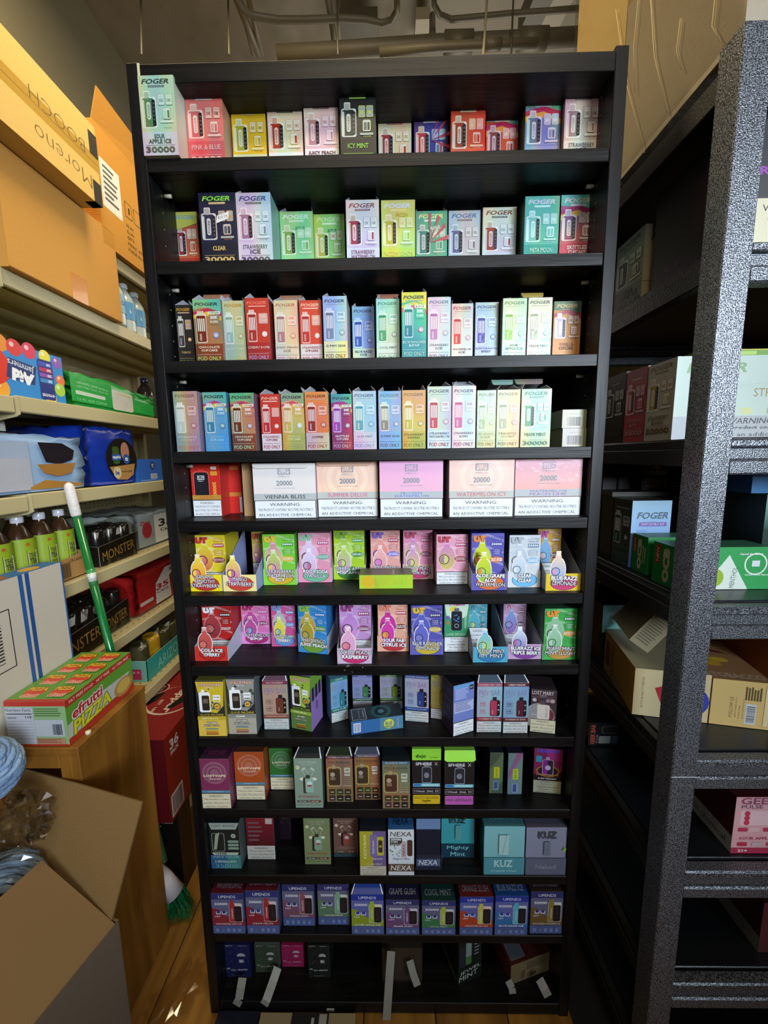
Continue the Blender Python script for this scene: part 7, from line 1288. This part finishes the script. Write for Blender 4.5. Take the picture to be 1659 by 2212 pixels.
rbox('display_carton', 'pink carton lettered SOUR APPLE B-BURST on the fifth rack level', .730, .93, -.117, .20, RZS[4], .132, '#d8a0a8', lambda a: (a.rect(0, 0, 1, 1, '#d8a4ac'), a.text('GEEK BAR', .42, .93, .74, .12, '#8c5068', .05), a.text('PULSE', .17, .83, .22, .06, '#5c4858', .02), a.rr(.06, .50, .36, .76, '#e0c0c8', .02), [a.ell(.13, .71 - k * .08, .03, '#c03c50') for k in range(3)], a.rr(.44, .48, .72, .82, '#c83c4c', .06), a.rr(.44, .48, .52, .82, '#1c2428', .03), a.ell(.6, .85, .05, '#d06c7c'), [a.rr(.05 + k * .26, .39, .15 + k * .26, .46, '#b83c5c', .01) for k in range(4)], [a.rr(.16 + k * .26, .39, .27 + k * .26, .46, '#e0b8c0', .01) for k in range(3)], a.text('SOUR APPLE B-BURST', .36, .27, .58, .05, '#b05068', .02), [a.rr(.06 + k * .15, .13, .16 + k * .15, .20, ['#b83048', '#c8b0b8', '#c8405c', '#5cb0a8', '#c8405c'][k], .01) for k in range(5)], a.rect(0, 0, 1, .10, '#b03050'), a.text('21+', .12, .05, .1, .05, WH, .04)), '#3c1418', la=lambda a: (a.rect(0, 0, 1, 1, '#401418'), a.rect(0, 0, 1, .30, '#8c8c88'), a.text('nicotine chemical.', .6, .15, .7, .12, '#2c2c2c', .04)))
rbox('display_carton', 'dark red carton on the lowest rack level at the right edge', .835, 1.1, -.10, .24, RZS[5], .13, '#5c2c30', lambda a: a.rect(0, 0, 1, 1, '#5c2c30'), '#30141a', la=lambda a: (a.rect(0, 0, 1, 1, '#30141a'), a.rect(0, 0, 1, .3, '#5c5c58')))
# cartons in stretch film on top of the rack
KX = XR + .014
def tcart(label, x0, x1, y0, y1, z0, h, col, la=None):
    b = MB(); b.box(x0, y0, z0, x1, y1, z0 + h, col, CARD)
    if la: a = Art(y1 - y0, h, CARD); la(a); b.add(a, lambda u_, v_, z: (x0 - .0005 - z * EPS, y1 - u_ * (y1 - y0), z0 + v_ * h))
    return tag(b.build('carton'), label, 'carton', 'cartons in stretch film on the rack')
tcart('tall tan carton in stretch film on the rack, behind the bookcase corner', KX, 1.3, .205, .465, 2.113, 1.0, '#c8b078')
tcart('pale grey carton in stretch film on the rack above the steel beam', KX, 1.3, -.140, .202, 2.113, .36, '#9c9484')
tcart('brown carton in stretch film stacked on the pale grey one', KX + .012, 1.3, -.125, .202, 2.474, .55, '#947a58')
b = MB(); n = 18; V = []; rnd = random.Random(2)
for i in range(n + 1):
    for j in range(n + 1): V.append((KX - .004 - abs(math.sin(i * 1.7)) * .003 - rnd.uniform(0, .0015), -.146 + .618 * i / n, 2.116 + .93 * j / n))
b.mesh(V, [(i * (n + 1) + j, (i + 1) * (n + 1) + j, (i + 1) * (n + 1) + j + 1, i * (n + 1) + j + 1) for i in range(n) for j in range(n)], '#ffffff', FILM2, True)
tag(b.build('stretch_film'), 'clear stretch film pulled over the cartons on top of the rack', 'film')
for i, (pa, pb_) in enumerate((((1404, -20), (1440, 240)), ((1545, -10), (1556, 90)), ((1330, 20), (1392, 330)), ((1470, 40), (1472, 150)), ((1380, -20), (1372, 200)))):
    f = MB(); A_ = at(*pa, X=KX - .008); B_ = at(*pb_, X=KX - .008); Mx = A_.lerp(B_, .5) + Vector((0, .012, 0)); f.tube([A_, Mx, B_], .0007, '#b0a078', PIPE, 5); part('film_fold', f, bpy.data.objects['stretch_film'])
# furry mat
b = MB(); b.box(0, 0, 0, .9, .12, .02, '#6c6040', MATTE); o = b.build('floor_mat', None, (.79, -.13, .001)); tag(o, 'shaggy beige mat on the floor under the rack, bottom right corner', 'mat')
b = MB(); rnd = random.Random(9)
for k in range(3500):
    x, y = rnd.uniform(0, .9), rnd.uniform(0, .12); s_ = .0016; e = Vector((x + rnd.uniform(-.008, .008), y + rnd.uniform(-.01, .006), .02 + rnd.uniform(.008, .02)))
    b.face([(x - s_, y, .02), (x + s_, y, .02), e], rnd.choice(['#8c7c50', '#a09060', '#6c6040', '#b0a070']), MATTE)
pl_ = b.build('mat_pile', o); pl_['kind'] = 'stuff'
